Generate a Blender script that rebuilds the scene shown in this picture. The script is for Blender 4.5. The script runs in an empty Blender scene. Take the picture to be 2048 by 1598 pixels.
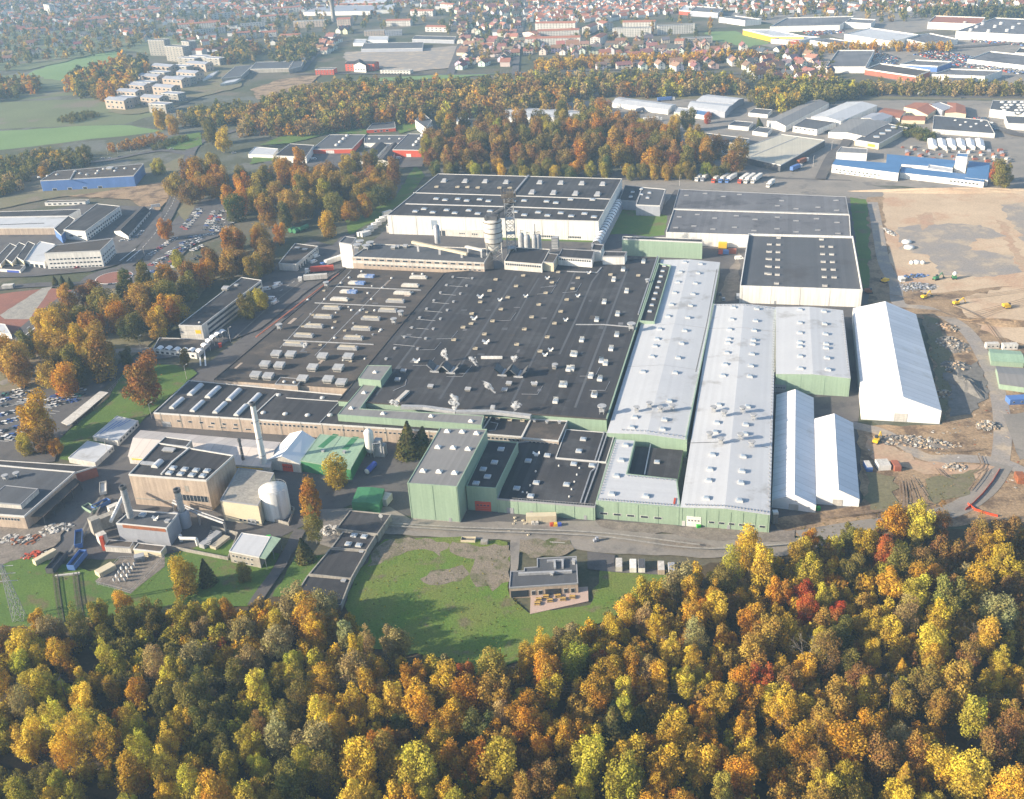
import bpy, math, random
import numpy as np
from mathutils import Vector, Matrix
from mathutils.geometry import delaunay_2d_cdt
rad = math.radians
random.seed(7); rng = np.random.default_rng(7)
SC = bpy.context.scene
COL = SC.collection

# ------------------------------------------------------------------ camera
HC = 250.0; FPX = 2048.0; PITCH = rad(27.227); ROLL = rad(-3.5625); YAW = rad(15.317)
_f = np.array([0, math.cos(PITCH), -math.sin(PITCH)]); _r0 = np.array([1., 0, 0]); _u0 = np.cross(_r0, _f)
_r = math.cos(ROLL)*_r0 + math.sin(ROLL)*_u0; _u = -math.sin(ROLL)*_r0 + math.cos(ROLL)*_u0
cam = bpy.data.cameras.new("camera"); cam.sensor_fit = 'HORIZONTAL'; cam.sensor_width = 36.0; cam.lens = 36.0*FPX/2048.0
cam.clip_start = 1.0; cam.clip_end = 20000.0
co = bpy.data.objects.new("camera", cam); COL.objects.link(co); SC.camera = co
co.matrix_world = Matrix(((_r[0], _u[0], -_f[0], 0), (_r[1], _u[1], -_f[1], 0), (_r[2], _u[2], -_f[2], HC), (0, 0, 0, 1)))
# ------------------------------------------------------------------ world, sun, exposure
SUN_EL = 21.0; SUN_AZ = 13.0       # shadows fall toward +x and a little +y
w = bpy.data.worlds.new("World"); SC.world = w; w.use_nodes = True
nt = w.node_tree; bg = nt.nodes['Background']; sky = nt.nodes.new('ShaderNodeTexSky'); sky.sky_type = 'NISHITA'
sky.sun_disc = False; sky.sun_elevation = rad(SUN_EL); sky.sun_rotation = rad(270-SUN_AZ); sky.dust_density = 1.5
nt.links.new(sky.outputs[0], bg.inputs[0]); bg.inputs[1].default_value = 0.105
sl = bpy.data.lights.new("sun", 'SUN'); sl.energy = 5.0; sl.angle = rad(0.53); sl.color = (1.0, 0.85, 0.65)
so = bpy.data.objects.new("sun", sl); COL.objects.link(so)
_d = Vector((math.cos(rad(SUN_AZ))*math.cos(rad(SUN_EL)), math.sin(rad(SUN_AZ))*math.cos(rad(SUN_EL)), -math.sin(rad(SUN_EL))))
so.rotation_euler = _d.to_track_quat('-Z', 'Y').to_euler(); so.location = (-300, 0, 400)
vs = SC.view_settings; vs.view_transform = 'Standard'; vs.look = 'None'; vs.gamma = 1; vs.use_curve_mapping = False; vs.exposure = 1.06
cy = SC.cycles; cy.max_bounces = 4; cy.diffuse_bounces = 2; cy.glossy_bounces = 2; cy.transmission_bounces = 2; cy.transparent_max_bounces = 8; cy.volume_bounces = 3
cy.use_denoising = True; cy.sample_clamp_indirect = 4.0

# ------------------------------------------------------------------ photo measuring helpers (pixel of the 2048 px photo -> point on a plane)
def G(px, py, z=0.0):
    d = _f + _r*(px-1024)/FPX - _u*(py-799)/FPX
    t = (z-HC)/d[2]
    return np.array([d[0]*t, d[1]*t])
def PR(p, z=0.0):
    v = np.array([p[0], p[1], z-HC]); q = v@_f
    return 1024+FPX*(v@_r)/q, 799-FPX*(v@_u)/q
def HT(top, base):
    b = G(*base); lo, hi = 0., 120.
    for _ in range(30):
        m = (lo+hi)/2
        if PR(b, m)[1] > top[1]: lo = m
        else: hi = m
    return lo
A = np.array([math.sin(YAW), math.cos(YAW)]); B = np.array([math.cos(YAW), -math.sin(YAW)])   # the works' two directions

# ------------------------------------------------------------------ materials
MATS = {}
def s2l(c):
    return tuple(((v/255.0)/12.92 if v <= 10 else ((v/255.0+0.055)/1.055)**2.4) for v in c)
def mat(name, c1, c2=None, scale=0.05, rough=0.8, fine=0.18, fscale=1.5, strip=0, sdir='A', svar=0.12, metal=0.0, c3=None, s3=0.02, t3=0.6, spec=0.3, bump=0.0, oc=False, seam=0.0, streak=0.0):
    """diffuse surface: c1/c2 mixed by a wide noise, c3 in blotches, fine speckle, strips of sheeting with their own tone"""
    m = bpy.data.materials.new(name); m.use_nodes = True; n = m.node_tree.nodes; L = m.node_tree.links
    bs = n['Principled BSDF']; bs.inputs['Roughness'].default_value = rough; bs.inputs['Metallic'].default_value = metal
    bs.inputs['Specular IOR Level'].default_value = spec
    geo = n.new('ShaderNodeNewGeometry'); pos = geo.outputs['Position']
    def noise(sc, det=4, r=0.6):
        t = n.new('ShaderNodeTexNoise'); t.inputs['Scale'].default_value = sc; t.inputs['Detail'].default_value = det; t.inputs['Roughness'].default_value = r
        L.new(pos, t.inputs['Vector']); return t.outputs['Fac']
    def ramp(fac, a, b):
        t = n.new('ShaderNodeMapRange'); t.inputs[1].default_value = a; t.inputs[2].default_value = b; L.new(fac, t.inputs[0]); return t.outputs[0]
    def mix(fac, a, b):
        t = n.new('ShaderNodeMix'); t.data_type = 'RGBA'
        if isinstance(fac, float): t.inputs[0].default_value = fac
        else: L.new(fac, t.inputs[0])
        for i, x in ((6, a), (7, b)):
            if isinstance(x, tuple): t.inputs[i].default_value = (*x[:3], 1)
            else: L.new(x, t.inputs[i])
        return t.outputs[2]
    def mul(col, fac, a, b):
        r = n.new('ShaderNodeMapRange'); L.new(fac, r.inputs[0]); r.inputs[3].default_value = a; r.inputs[4].default_value = b
        t = n.new('ShaderNodeVectorMath'); t.operation = 'SCALE'
        if isinstance(col, tuple): t.inputs[0].default_value = col[:3]
        else: L.new(col, t.inputs[0])
        L.new(r.outputs[0], t.inputs['Scale']); return t.outputs[0]
    if oc:
        oi = n.new('ShaderNodeObjectInfo'); col = oi.outputs['Color']
        if c2 is not None: col = mix(ramp(noise(scale), .35, .65), col, c2)
    else:
        col = c1 if c2 is None else mix(ramp(noise(scale), .35, .65), c1, c2)
    if c3 is not None: col = mix(ramp(noise(s3, 6, .65), t3-.05, t3+.05), col, c3)
    if strip:
        dv = n.new('ShaderNodeVectorMath'); dv.operation = 'DOT_PRODUCT'; L.new(pos, dv.inputs[0])
        d = B if sdir == 'A' else A
        dv.inputs[1].default_value = (d[0], d[1], 0)
        if sdir == 'W':      # wall sheets: along whichever way the wall runs
            dv.inputs[1].default_value = (B[0]+A[0], B[1]+A[1], 0)
        q = n.new('ShaderNodeMath'); q.operation = 'DIVIDE'; L.new(dv.outputs['Value'], q.inputs[0]); q.inputs[1].default_value = strip
        fl = n.new('ShaderNodeMath'); fl.operation = 'FLOOR'; L.new(q.outputs[0], fl.inputs[0])
        wn = n.new('ShaderNodeTexWhiteNoise'); wn.noise_dimensions = '1D'; L.new(fl.outputs[0], wn.inputs['W'])
        col = mul(col, wn.outputs['Value'], 1-svar, 1+svar)
        if seam:
            fr = n.new('ShaderNodeMath'); fr.operation = 'FRACT'; L.new(q.outputs[0], fr.inputs[0])
            lt = n.new('ShaderNodeMath'); lt.operation = 'LESS_THAN'; L.new(fr.outputs[0], lt.inputs[0]); lt.inputs[1].default_value = 0.12
            col = mul(col, lt.outputs[0], 1.0, 1.0-seam)
    if streak:      # rain-washed dirt running down the walls
        mp = n.new('ShaderNodeMapping'); mp.inputs['Scale'].default_value = (1, 1, .07); L.new(pos, mp.inputs['Vector']); tx = n.new('ShaderNodeTexNoise'); tx.inputs['Scale'].default_value = .9; tx.inputs['Detail'].default_value = 4; L.new(mp.outputs[0], tx.inputs['Vector'])
        col = mul(col, ramp(tx.outputs['Fac'], .35, .7), 1.0+streak*.4, 1.0-streak)
    if fine:
        col = mul(col, ramp(noise(fscale, 3, .7), .25, .75), 1-fine, 1+fine)
    if isinstance(col, tuple): bs.inputs['Base Color'].default_value = (*col[:3], 1)
    else: L.new(col, bs.inputs['Base Color'])
    if bump:
        bp = n.new('ShaderNodeBump'); bp.inputs['Strength'].default_value = bump; bp.inputs['Distance'].default_value = 0.5
        L.new(noise(fscale*.6, 4, .7), bp.inputs['Height']); L.new(bp.outputs[0], bs.inputs['Normal'])
    MATS[name] = m; return m
def foliage(name):
    m = bpy.data.materials.new(name); m.use_nodes = True; n = m.node_tree.nodes; L = m.node_tree.links
    n.remove(n['Principled BSDF']); out = n['Material Output']
    oi = n.new('ShaderNodeObjectInfo'); at = n.new('ShaderNodeAttribute'); at.attribute_name = 'tint'
    if name == 'foliage_mass':
        cc = n.new('ShaderNodeAttribute'); cc.attribute_name = 'tree_color'; base = cc.outputs['Color']
    else: base = oi.outputs['Color']
    # leaves turn unevenly: patches within and across crowns lean towards a shared olive-gold
    ge = n.new('ShaderNodeNewGeometry'); no = n.new('ShaderNodeTexNoise'); no.inputs['Scale'].default_value = .16; no.inputs['Detail'].default_value = 3; L.new(ge.outputs['Position'], no.inputs['Vector'])
    mr = n.new('ShaderNodeMapRange'); mr.inputs[1].default_value = .38; mr.inputs[2].default_value = .68; mr.inputs[4].default_value = .6; L.new(no.outputs['Fac'], mr.inputs[0])
    mc = n.new('ShaderNodeMix'); mc.data_type = 'RGBA'; L.new(mr.outputs[0], mc.inputs[0]); L.new(base, mc.inputs[6]); mc.inputs[7].default_value = (.25, .19, .05, 1)
    hs = n.new('ShaderNodeHueSaturation'); L.new(mc.outputs[2], hs.inputs['Color'])
    h = n.new('ShaderNodeMapRange'); L.new(at.outputs['Fac'], h.inputs[0]); h.inputs[3].default_value = 0.478; h.inputs[4].default_value = 0.528
    v = n.new('ShaderNodeMapRange'); L.new(at.outputs['Fac'], v.inputs[0]); v.inputs[3].default_value = 0.74; v.inputs[4].default_value = 1.62; hs.inputs['Saturation'].default_value = 1.02
    L.new(h.outputs[0], hs.inputs['Hue']); L.new(v.outputs[0], hs.inputs['Value'])
    df = n.new('ShaderNodeBsdfDiffuse'); tr = n.new('ShaderNodeBsdfTranslucent'); mx = n.new('ShaderNodeMixShader'); mx.inputs[0].default_value = 0.28
    L.new(hs.outputs[0], df.inputs[0]); L.new(hs.outputs[0], tr.inputs[0]); L.new(df.outputs[0], mx.inputs[1]); L.new(tr.outputs[0], mx.inputs[2])
    L.new(mx.outputs[0], out.inputs['Surface']); MATS[name] = m; return m
foliage('foliage'); foliage('foliage_mass')
mat('bark', (.10, .08, .06), (.16, .14, .11), .6)
mat('pale_bark', (.38, .35, .31), (.22, .19, .16), .5)
mat('roof_dark', (.036, .036, .041), (.056, .054, .057), .022, .85, .18, 2.0, 1.9, 'A', .18, c3=(.068, .069, .074), s3=.045, t3=.58)
mat('roof_old', (.088, .075, .066), (.062, .056, .053), .05, .9, .2, 1.2, 2.4, 'B', .10, c3=(.12, .10, .083), s3=.04, t3=.6)
mat('roof_grey', (.10, .106, .118), (.082, .088, .10), .02, .85, .12, 1.2, 2.4, 'A', .07, c3=(.075, .075, .08), s3=.03, t3=.62)
mat('roof_dust', (.165, .167, .18), (.125, .127, .14), .03, .85, .14, 1.0, 3.0, 'A', .09, c3=(.09, .09, .10), s3=.04, t3=.6)
mat('roof_metal_grey', (.23, .225, .22), (.20, .197, .195), .05, .55, .08, 2, 1.2, 'A', .07)
mat('roof_white', (.53, .545, .565), (.49, .505, .53), .03, .5, .04, .7, 1.6, 'A', .035, c3=(.37, .37, .37), s3=.05, t3=.62)
mat('roof_white_b', (.53, .545, .565), (.49, .505, .53), .03, .45, .04, .7, 1.6, 'B', .035)
mat('clad_green', (.295, .40, .30), (.275, .375, .28), .05, .5, .06, 1, 1.1, 'W', .03, seam=.05, streak=.09)
mat('clad_deep_green', (.05, .19, .085), (.06, .21, .10), .1, .5, .1, 1, 1.1, 'W', .05)
mat('roof_pale_green', (.30, .43, .31), (.26, .38, .27), .1, .5, .12, 1, 1.0, 'A', .07)
mat('white_paint', (.76, .75, .71), (.71, .70, .67), .05, .6, .05, 1, 2.0, 'W', .05, spec=.2, streak=.16)
mat('white_dirty', (.62, .60, .56), (.50, .48, .44), .15, .7, .12, 1, streak=.2)
mat('white_fabric', (.82, .82, .82), (.78, .79, .80), .05, .6, .03, 1, spec=.2)
mat('fabric_bays', (.78, .78, .79), (.72, .73, .75), .05, .6, .05, 1, 5.0, 'B', .07, seam=.13, c3=(.66, .65, .63), s3=.08, t3=.62)
mat('trim_white', (.56, .56, .55), rough=.6, fine=.1)
mat('trim_grey', (.30, .31, .33), rough=.6, fine=.1)
mat('concrete', (.36, .34, .30), (.28, .265, .24), .2, .85, .15, 1, streak=.2)
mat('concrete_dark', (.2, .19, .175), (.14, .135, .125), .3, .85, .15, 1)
mat('brick_beige', (.46, .375, .30), (.40, .325, .265), .15, .85, .12, 1.5, c3=(.34, .26, .21), s3=.12, t3=.64, streak=.2)
mat('brick_red', (.35, .13, .08), (.28, .10, .065), .15, .8, .12, 1)
mat('wall_red', (.52, .085, .04), (.48, .08, .04), .1, .6, .06)
mat('wall_cream', (.62, .55, .40), (.57, .5, .36), .1, .7, .08)
mat('wall_blue', (.10, .20, .47), (.085, .17, .41), .1, .55, .07, 1, 4.0, 'W', .04)
mat('roof_blue', (.085, .20, .40), (.07, .17, .35), .06, .5, .08, 1, 1.2, 'B', .05)
mat('wall_grey', (.33, .35, .40), (.29, .31, .36), .1, .6, .07, 1, 1.5, 'W', .05)
mat('roof_cream', (.50, .47, .38), (.44, .42, .35), .06, .6, .1, 1, 1.2, 'A', .05)
mat('roof_tile', (.36, .15, .09), (.28, .12, .08), .3, .85, .15, 1)
mat('paint', (.5, .5, .5), rough=.35, fine=.05, oc=True, spec=.5)
mat('wall_color', (.5, .5, .5), rough=.8, fine=.12, oc=True)
mat('roof_color', (.5, .5, .5), rough=.85, fine=.2, fscale=.8, oc=True)
mat('glass', (.035, .045, .06), rough=.12, fine=0, spec=.6)
mat('glass_pale', (.34, .40, .47), (.26, .32, .40), .5, .2, .1, 1, spec=.6)
mat('polycarbonate', (.62, .65, .70), (.5, .54, .6), .6, .35, .1, 1)
mat('steel', (.42, .43, .45), (.30, .31, .33), .4, .4, .1, 1, metal=.3)
mat('steel_dark', (.07, .075, .085), (.12, .12, .125), .5, .5, .15)
mat('galvanised', (.40, .41, .42), (.30, .31, .33), .5, .45, .12)
mat('beige_metal', (.48, .43, .34), (.40, .36, .28), .6, .6, .12)
mat('rubber', (.02, .02, .022), rough=.8, fine=.1)
mat('tarp_blue', (.05, .16, .48), (.35, .42, .55), .8, .5, .1)
mat('door_red', (.62, .07, .025), rough=.5, fine=.06)
mat('door_blue', (.05, .09, .4), rough=.5, fine=.06)
mat('table_wood', (.50, .33, .10), rough=.6, fine=.1)
mat('sign_yellow', (.8, .5, .03), rough=.5, fine=.05)
mat('rust', (.34, .12, .05), (.22, .09, .05), .4, .8, .2)
# ground surfaces
mat('land', (.105, .10, .068), (.15, .13, .095), .012, .95, .3, .5, c3=(.075, .085, .045), s3=.01, t3=.5)
mat('town_land', (.15, .15, .14), (.10, .11, .075), .012, .95, .3, .3, c3=(.08, .085, .05), s3=.02, t3=.5)
mat('forest_floor', (.06, .047, .03), (.095, .07, .035), .1, .95, .3, .8)
mat('lawn', (.105, .172, .032), (.08, .145, .03), .06, .95, .3, 1.4, c3=(.14, .125, .06), s3=.07, t3=.6, bump=.4)
mat('meadow', (.105, .185, .028), (.15, .185, .042), .06, .95, .38, 1.6, c3=(.15, .14, .07), s3=.10, t3=.62, bump=.6)
mat('meadow_bare', (.09, .11, .035), (.20, .17, .125), .12, .95, .4, 1.6, c3=(.23, .195, .15), s3=.14, t3=.47, bump=.6)
mat('terrace_pink', (.50, .37, .31), (.45, .34, .285), .4, .8, .1)
mat('fabric_cream', (.60, .55, .51), (.56, .51, .475), .1, .65, .06, 1, 5.0, 'A', .09, seam=.12)
mat('rough_grass', (.19, .17, .10), (.14, .14, .075), .03, .95, .25, .8, c3=(.20, .165, .115), s3=.03, t3=.56)
mat('field', (.17, .26, .10), (.145, .23, .085), .01, .95, .12, .3)
mat('field_dull', (.15, .175, .085), (.125, .145, .07), .015, .95, .2, .4, c3=(.18, .155, .115), s3=.012, t3=.6)
mat('asphalt', (.10, .096, .098), (.125, .118, .115), .05, .9, .16, 1.5, c3=(.08, .078, .082), s3=.08, t3=.58)
mat('asphalt_pale', (.27, .245, .215), (.215, .20, .18), .05, .9, .14, 1.2, c3=(.165, .155, .145), s3=.06, t3=.6)
mat('gravel', (.24, .21, .18), (.17, .15, .13), .25, .95, .3, 1.2, bump=.3)
mat('dirt', (.35, .25, .155), (.24, .17, .105), .07, .95, .38, .9, c3=(.15, .105, .07), s3=.07, t3=.55, bump=.5)
mat('dirt_pale', (.55, .43, .30), (.46, .35, .24), .03, .95, .2, .8, c3=(.46, .31, .205), s3=.02, t3=.56)
mat('dirt_red', (.43, .28, .19), (.42, .32, .22), .08, .95, .2, .6)
mat('dirt_grey', (.27, .25, .235), (.33, .285, .235), .06, .95, .2, .9, c3=(.42, .345, .26), s3=.06, t3=.57)
mat('mud_track', (.20, .145, .10), (.26, .19, .135), .3, .95, .25, 1)
mat('red_ash', (.28, .12, .085), (.23, .105, .08), .06, .95, .15, .8)
mat('marking', (.75, .75, .73), rough=.7, fine=.15)

# ------------------------------------------------------------------ mesh building
class Mb:
    def __init__(s): s.v = []; s.f = []; s.m = []
    def add(s, vs, fs, mi=0):
        o = len(s.v); s.v += [tuple(map(float, q)) for q in vs]; s.f += [tuple(o+i for i in q) for q in fs]; s.m += [mi]*len(fs); return s
    def prism(s, poly, z0, z1, mi=0, top=True, bot=False, mt=None):
        n = len(poly); vs = [(p[0], p[1], z0) for p in poly]+[(p[0], p[1], z1) for p in poly]
        s.add(vs, [(i, (i+1) % n, n+(i+1) % n, n+i) for i in range(n)], mi)
        if top: s.add([(p[0], p[1], z1) for p in poly], [tuple(range(n))], mi if mt is None else mt)
        if bot: s.add([(p[0], p[1], z0) for p in poly], [tuple(reversed(range(n)))], mi)
        return s
    def box(s, c, d, yaw=0., mi=0, z0=None, mt=None):
        ca, sa = math.cos(yaw), math.sin(yaw); hx, hy = d[0]/2, d[1]/2
        poly = [(c[0]+x*ca-y*sa, c[1]+x*sa+y*ca) for x, y in ((-hx, -hy), (hx, -hy), (hx, hy), (-hx, hy))]
        zb = c[2]-d[2]/2 if z0 is None else z0
        return s.prism(poly, zb, zb+d[2], mi, True, True, mt)
    def tube(s, p, q, r0, r1=None, n=10, mi=0, cap=True):
        p = Vector(p); q = Vector(q); r1 = r0 if r1 is None else r1; d = (q-p).normalized()
        a = d.orthogonal().normalized(); b = d.cross(a); vs = []
        for c, r in ((p, r0), (q, r1)):
            vs += [tuple(c+(a*math.cos(2*math.pi*i/n)+b*math.sin(2*math.pi*i/n))*r) for i in range(n)]
        s.add(vs, [(i, (i+1) % n, n+(i+1) % n, n+i) for i in range(n)], mi)
        if cap: s.add(vs, [tuple(reversed(range(n))), tuple(range(n, 2*n))], mi)
        return s
    def path(s, pts, r, n=6, mi=0):
        for a, b in zip(pts, pts[1:]): s.tube(a, b, r, r, n, mi)
        return s
    def lathe(s, c, prof, n=20, mi=0):
        vs = [(c[0]+r*math.cos(2*math.pi*i/n), c[1]+r*math.sin(2*math.pi*i/n), c[2]+z) for r, z in prof for i in range(n)]
        s.add(vs, [(k*n+i, k*n+(i+1) % n, (k+1)*n+(i+1) % n, (k+1)*n+i) for k in range(len(prof)-1) for i in range(n)], mi)
        return s
    def mesh(s, name, mats):
        me = bpy.data.meshes.new(name); me.from_pydata(s.v, [], s.f)
        for m in (mats if isinstance(mats, (list, tuple)) else [mats]): me.materials.append(MATS[m])
        if any(s.m): me.polygons.foreach_set('material_index', s.m)
        me.update(); return me
    def build(s, name, mats, parent=None, smooth=False):
        if parent is not None:
            l = parent.location; s.v = [(a-l[0], b-l[1], c-l[2]) for a, b, c in s.v]
        me = s.mesh(name, mats)
        if smooth: me.polygons.foreach_set('use_smooth', [True]*len(me.polygons))
        return put(name, me, parent)
def put(name, me, parent=None, loc=None, rz=0., sc=None):
    o = bpy.data.objects.new(name, me); COL.objects.link(o)
    if parent is not None:
        o.parent = parent
        if loc is not None: loc = tuple(loc[i]-parent.location[i] for i in range(3))
    if loc is not None: o.location = loc
    if rz: o.rotation_euler = (0, 0, rz)
    if sc is not None: o.scale = sc
    return o
LAB = []
def tag(o, label, cat, group=None, tail=None):
    """label = head; with tail the final label is head + tail and repeats get an ordinal counted from the left"""
    o['category'] = cat
    if group: o['group'] = group
    if tail is None: o['label'] = label
    else: LAB.append((o, label, tail))
    return o
def thing(name, loc, label, cat, group=None, tail=None, rz=0.):
    o = bpy.data.objects.new(name, None); COL.objects.link(o); o.empty_display_size = .5
    o.location = (loc[0], loc[1], loc[2] if len(loc) > 2 else 0.); o.rotation_euler = (0, 0, rz)
    return tag(o, label, cat, group, tail)
def copy_tree(o):
    c = o.copy(); COL.objects.link(c)
    for ch in KIDS.get(o.name, ()):
        d = ch.copy(); COL.objects.link(d); d.parent = c
    return c
KIDS = {}
_ON = "first second third fourth fifth sixth seventh eighth ninth tenth eleventh twelfth thirteenth fourteenth fifteenth sixteenth seventeenth eighteenth nineteenth".split()
_TE = {2: "twent", 3: "thirt", 4: "fort", 5: "fift", 6: "sixt", 7: "sevent", 8: "eight", 9: "ninet"}
def ordw(n):
    if n <= 19: return _ON[n-1]
    if n >= 100: return "hundredth" if n == 100 else "hundred and "+ordw(n-100)
    return _TE[n//10]+("ieth" if n % 10 == 0 else "y-"+_ON[n % 10-1])
def finish_labels():
    by = {}
    for o, h, t in LAB: by.setdefault((h, t), []).append(o)
    for (h, t), v in by.items():
        if len(v) == 1: v[0]['label'] = (h+" "+t).strip(); continue
        v.sort(key=lambda o: PR((o.location[0], o.location[1]), 0)[0])
        for i, o in enumerate(v): o['label'] = f"{ordw(i+1)} {h} from the left {t}".strip()

# ------------------------------------------------------------------ ground sheets
LAYER = [0]
def jag(pts, amp, step):
    out = []; amp = min(amp, .3*step)
    for a, b in zip(pts, pts[1:]+pts[:1]):
        n = max(1, int(np.linalg.norm(b-a)/step))
        for i in range(n):
            p = a+(b-a)*i/n; u = (b-a)/max(1e-6, np.linalg.norm(b-a))
            out.append(p+(np.array([-u[1], u[0]])*float(np.clip(rng.normal(0, amp), -2*amp, 2*amp)) if i else 0))
    return out
def sheet(name, px, m, amp=0., step=6.):
    pts = [G(*p) for p in px]
    if amp: pts = jag(pts, amp, step)
    LAYER[0] += 1; z = .012*LAYER[0]
    c = sum(pts)/len(pts); r = delaunay_2d_cdt([Vector(p-c) for p in pts], [], [list(range(len(pts)))], 1, 1e-5)
    o = Mb().add([(v[0]+c[0], v[1]+c[1], z) for v in r[0]], [tuple(f) for f in r[2]]).build(name, m); o['kind'] = 'structure'
    return o
def spline(px, n=8):
    P = [np.array(p, float) for p in px]; P = [2*P[0]-P[1]]+P+[2*P[-1]-P[-2]]; out = []
    for i in range(1, len(P)-2):
        for k in range(n):
            t = k/n; a, b, c, d = P[i-1:i+3]
            out.append(.5*((2*b)+(-a+c)*t+(2*a-5*b+4*c-d)*t*t+(-a+3*b-3*c+d)*t**3))
    out.append(P[-2]); return out
def road(name, px, width, m, curve=True, kind='structure', z=None):
    pts = [G(*p) for p in px]; pts = spline(pts) if curve and len(pts) > 2 else pts
    LAYER[0] += 1; z = .012*LAYER[0] if z is None else z; L = []; R = []
    for i, p in enumerate(pts):
        t = pts[min(i+1, len(pts)-1)]-pts[max(i-1, 0)]; t = t/np.linalg.norm(t); nn = np.array([-t[1], t[0]])
        L.append(p+nn*width/2); R.append(p-nn*width/2)
    n = len(pts); vs = [(p[0], p[1], z) for p in R+L]
    o = Mb().add(vs, [(i, i+1, n+i+1, n+i) for i in range(n-1)]).build(name, m)
    o['kind'] = kind; return o
# ------------------------------------------------------------------ the ground
g = Mb().add([(-9000, -600, 0), (9000, -600, 0), (9000, 11000, 0), (-9000, 11000, 0)], [(0, 1, 2, 3)]).build('ground', 'land'); g['kind'] = 'structure'
sheet('town_ground', [(-500, 95), (120, 130), (400, 190), (640, 200), (1050, 170), (1500, 165), (2600, 190), (3000, -190), (-1200, -130)], 'town_land', 25, 60)
sheet('forest_ground', [(-200, 1240), (120, 1245), (350, 1215), (510, 1205), (560, 1190), (690, 1195), (730, 1290), (900, 1310), (960, 1345), (1060, 1310), (1130, 1270), (1230, 1225), (1330, 1165), (1420, 1125), (1560, 1115), (1720, 1075), (1850, 1060), (2050, 1045), (2400, 1040), (2500, 1800), (-400, 1800)], 'forest_floor', 1.5, 5)
sheet('field', [(60, 145), (130, 115), (235, 102), (228, 122), (150, 160), (70, 165)], 'field', 4, 20)
sheet('field', [(-300, 268), (0, 262), (160, 252), (240, 250), (330, 262), (215, 275), (150, 282), (0, 300), (-300, 310)], 'field', 2, 15)
sheet('meadow', [(-300, 200), (0, 205), (215, 195), (330, 225), (250, 248), (0, 258), (-300, 262)], 'field_dull', 3, 15)
sheet('grass', [(-300, 155), (60, 150), (140, 165), (160, 190), (0, 203), (-300, 200)], 'field_dull', 3, 15)
# industrial quarter behind
sheet('industrial_ground', [(1000, 225), (1200, 195), (1360, 190), (1540, 200), (2600, 205), (2700, 400), (1950, 385), (1700, 365), (1440, 345), (1380, 300), (1300, 250), (1150, 240), (1020, 245)], 'asphalt_pale', 2, 12)
sheet('car_park', [(1500, 85), (1620, 90), (1760, 80), (2050, 60), (2500, 60), (2600, 170), (1850, 175), (1720, 145), (1600, 110)], 'asphalt_pale', 3, 25)
sheet('car_park', [(1430, 25), (1600, 60), (1700, 80), (2060, 40), (2060, 25), (1840, 20)], 'asphalt_pale', 3, 25)
sheet('grass', [(1410, 65), (1470, 62), (1540, 85), (1500, 95), (1420, 80)], 'field', 3, 15)
sheet('verge', [(1130, 203), (1130, 190), (1500, 182), (1700, 178), (2500, 172), (2600, 202), (2050, 200), (1500, 196)], 'rough_grass', 1, 10)
road('highway', [(1080, 200), (1250, 191), (1480, 188), (1700, 188), (1900, 192), (2100, 194), (2500, 196)], 20, 'asphalt')
# works site
sheet('works_yard', [(300, 830), (390, 745), (700, 515), (760, 470), (870, 345), (1250, 345), (1700, 360), (1760, 400), (1735, 540), (1740, 610), (1715, 850), (1725, 1010), (1560, 1065), (1190, 1052), (920, 1052), (700, 1010), (560, 1075), (360, 1110), (200, 1120), (60, 1110), (-200, 1100), (-200, 940), (180, 930)], 'asphalt', .3, 10)
sheet('grass', [(700, 470), (760, 435), (815, 398), (850, 350), (830, 330), (790, 395), (735, 425), (690, 440)], 'lawn', .6, 6)
sheet('grass', [(1216, 470), (1238, 402), (1335, 432), (1330, 470), (1300, 474), (1250, 468)], 'lawn', .5, 6)
sheet('grass', [(985, 480), (1195, 485), (1195, 468), (985, 462)], 'lawn', .4, 6); sheet('path', [(985, 474), (1190, 480), (1190, 477), (985, 471)], 'gravel', .3, 5)
sheet('yard', [(1405, 505), (1480, 500), (1500, 470), (1500, 500), (1478, 608), (1428, 610), (1440, 525), (1405, 520)], 'asphalt', .3, 6)
sheet('yard_dirt', [(1450, 560), (1478, 500), (1480, 600), (1432, 605)], 'gravel', .6, 5)
sheet('lorry_park', [(1235, 362), (1330, 352), (1700, 362), (1860, 395), (1730, 400), (1690, 395), (1350, 380), (1330, 410), (1240, 400)], 'asphalt_pale', .3, 8)
sheet('grass', [(1700, 395), (1735, 400), (1757, 560), (1725, 580)], 'lawn', .5, 5)
# construction site
sheet('construction_ground', [(1735, 395), (1950, 385), (2400, 400), (2600, 700), (2500, 1060), (2050, 1045), (1880, 1055), (1700, 1080), (1560, 1070), (1545, 1040), (1625, 1025), (1720, 1010), (1715, 850), (1885, 850), (1850, 640), (1740, 610)], 'dirt', 1.0, 6)
sheet('levelled_ground', [(1765, 385), (1950, 378), (2400, 392), (2450, 610), (2048, 570), (1960, 578), (1850, 590), (1790, 560), (1770, 470)], 'dirt_pale', 1.0, 6)
sheet('grey_hardcore', [(1795, 455), (1850, 448), (1960, 450), (2020, 475), (1950, 478), (1940, 500), (2020, 510), (2048, 545), (1960, 555), (1880, 550), (1855, 510), (1800, 500)], 'dirt_grey', 1.6, 4)
sheet('red_earth', [(1830, 430), (1862, 425), (1868, 450), (1845, 462)], 'dirt_red', 1.2, 4)
sheet('red_earth', [(1990, 440), (2010, 445), (2060, 540), (2045, 545)], 'dirt_red', 1.2, 4)
sheet('pale_strip', [(2000, 410), (2045, 405), (2300, 520), (2300, 560), (2060, 500)], 'dirt_grey', 1.6, 5)
road('dirt_road', [(1745, 405), (1757, 470), (1768, 525), (1790, 570), (1800, 610), (1860, 620), (1930, 660), (1975, 730), (1998, 800), (2005, 870), (2000, 925)], 8, 'dirt_grey')
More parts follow.
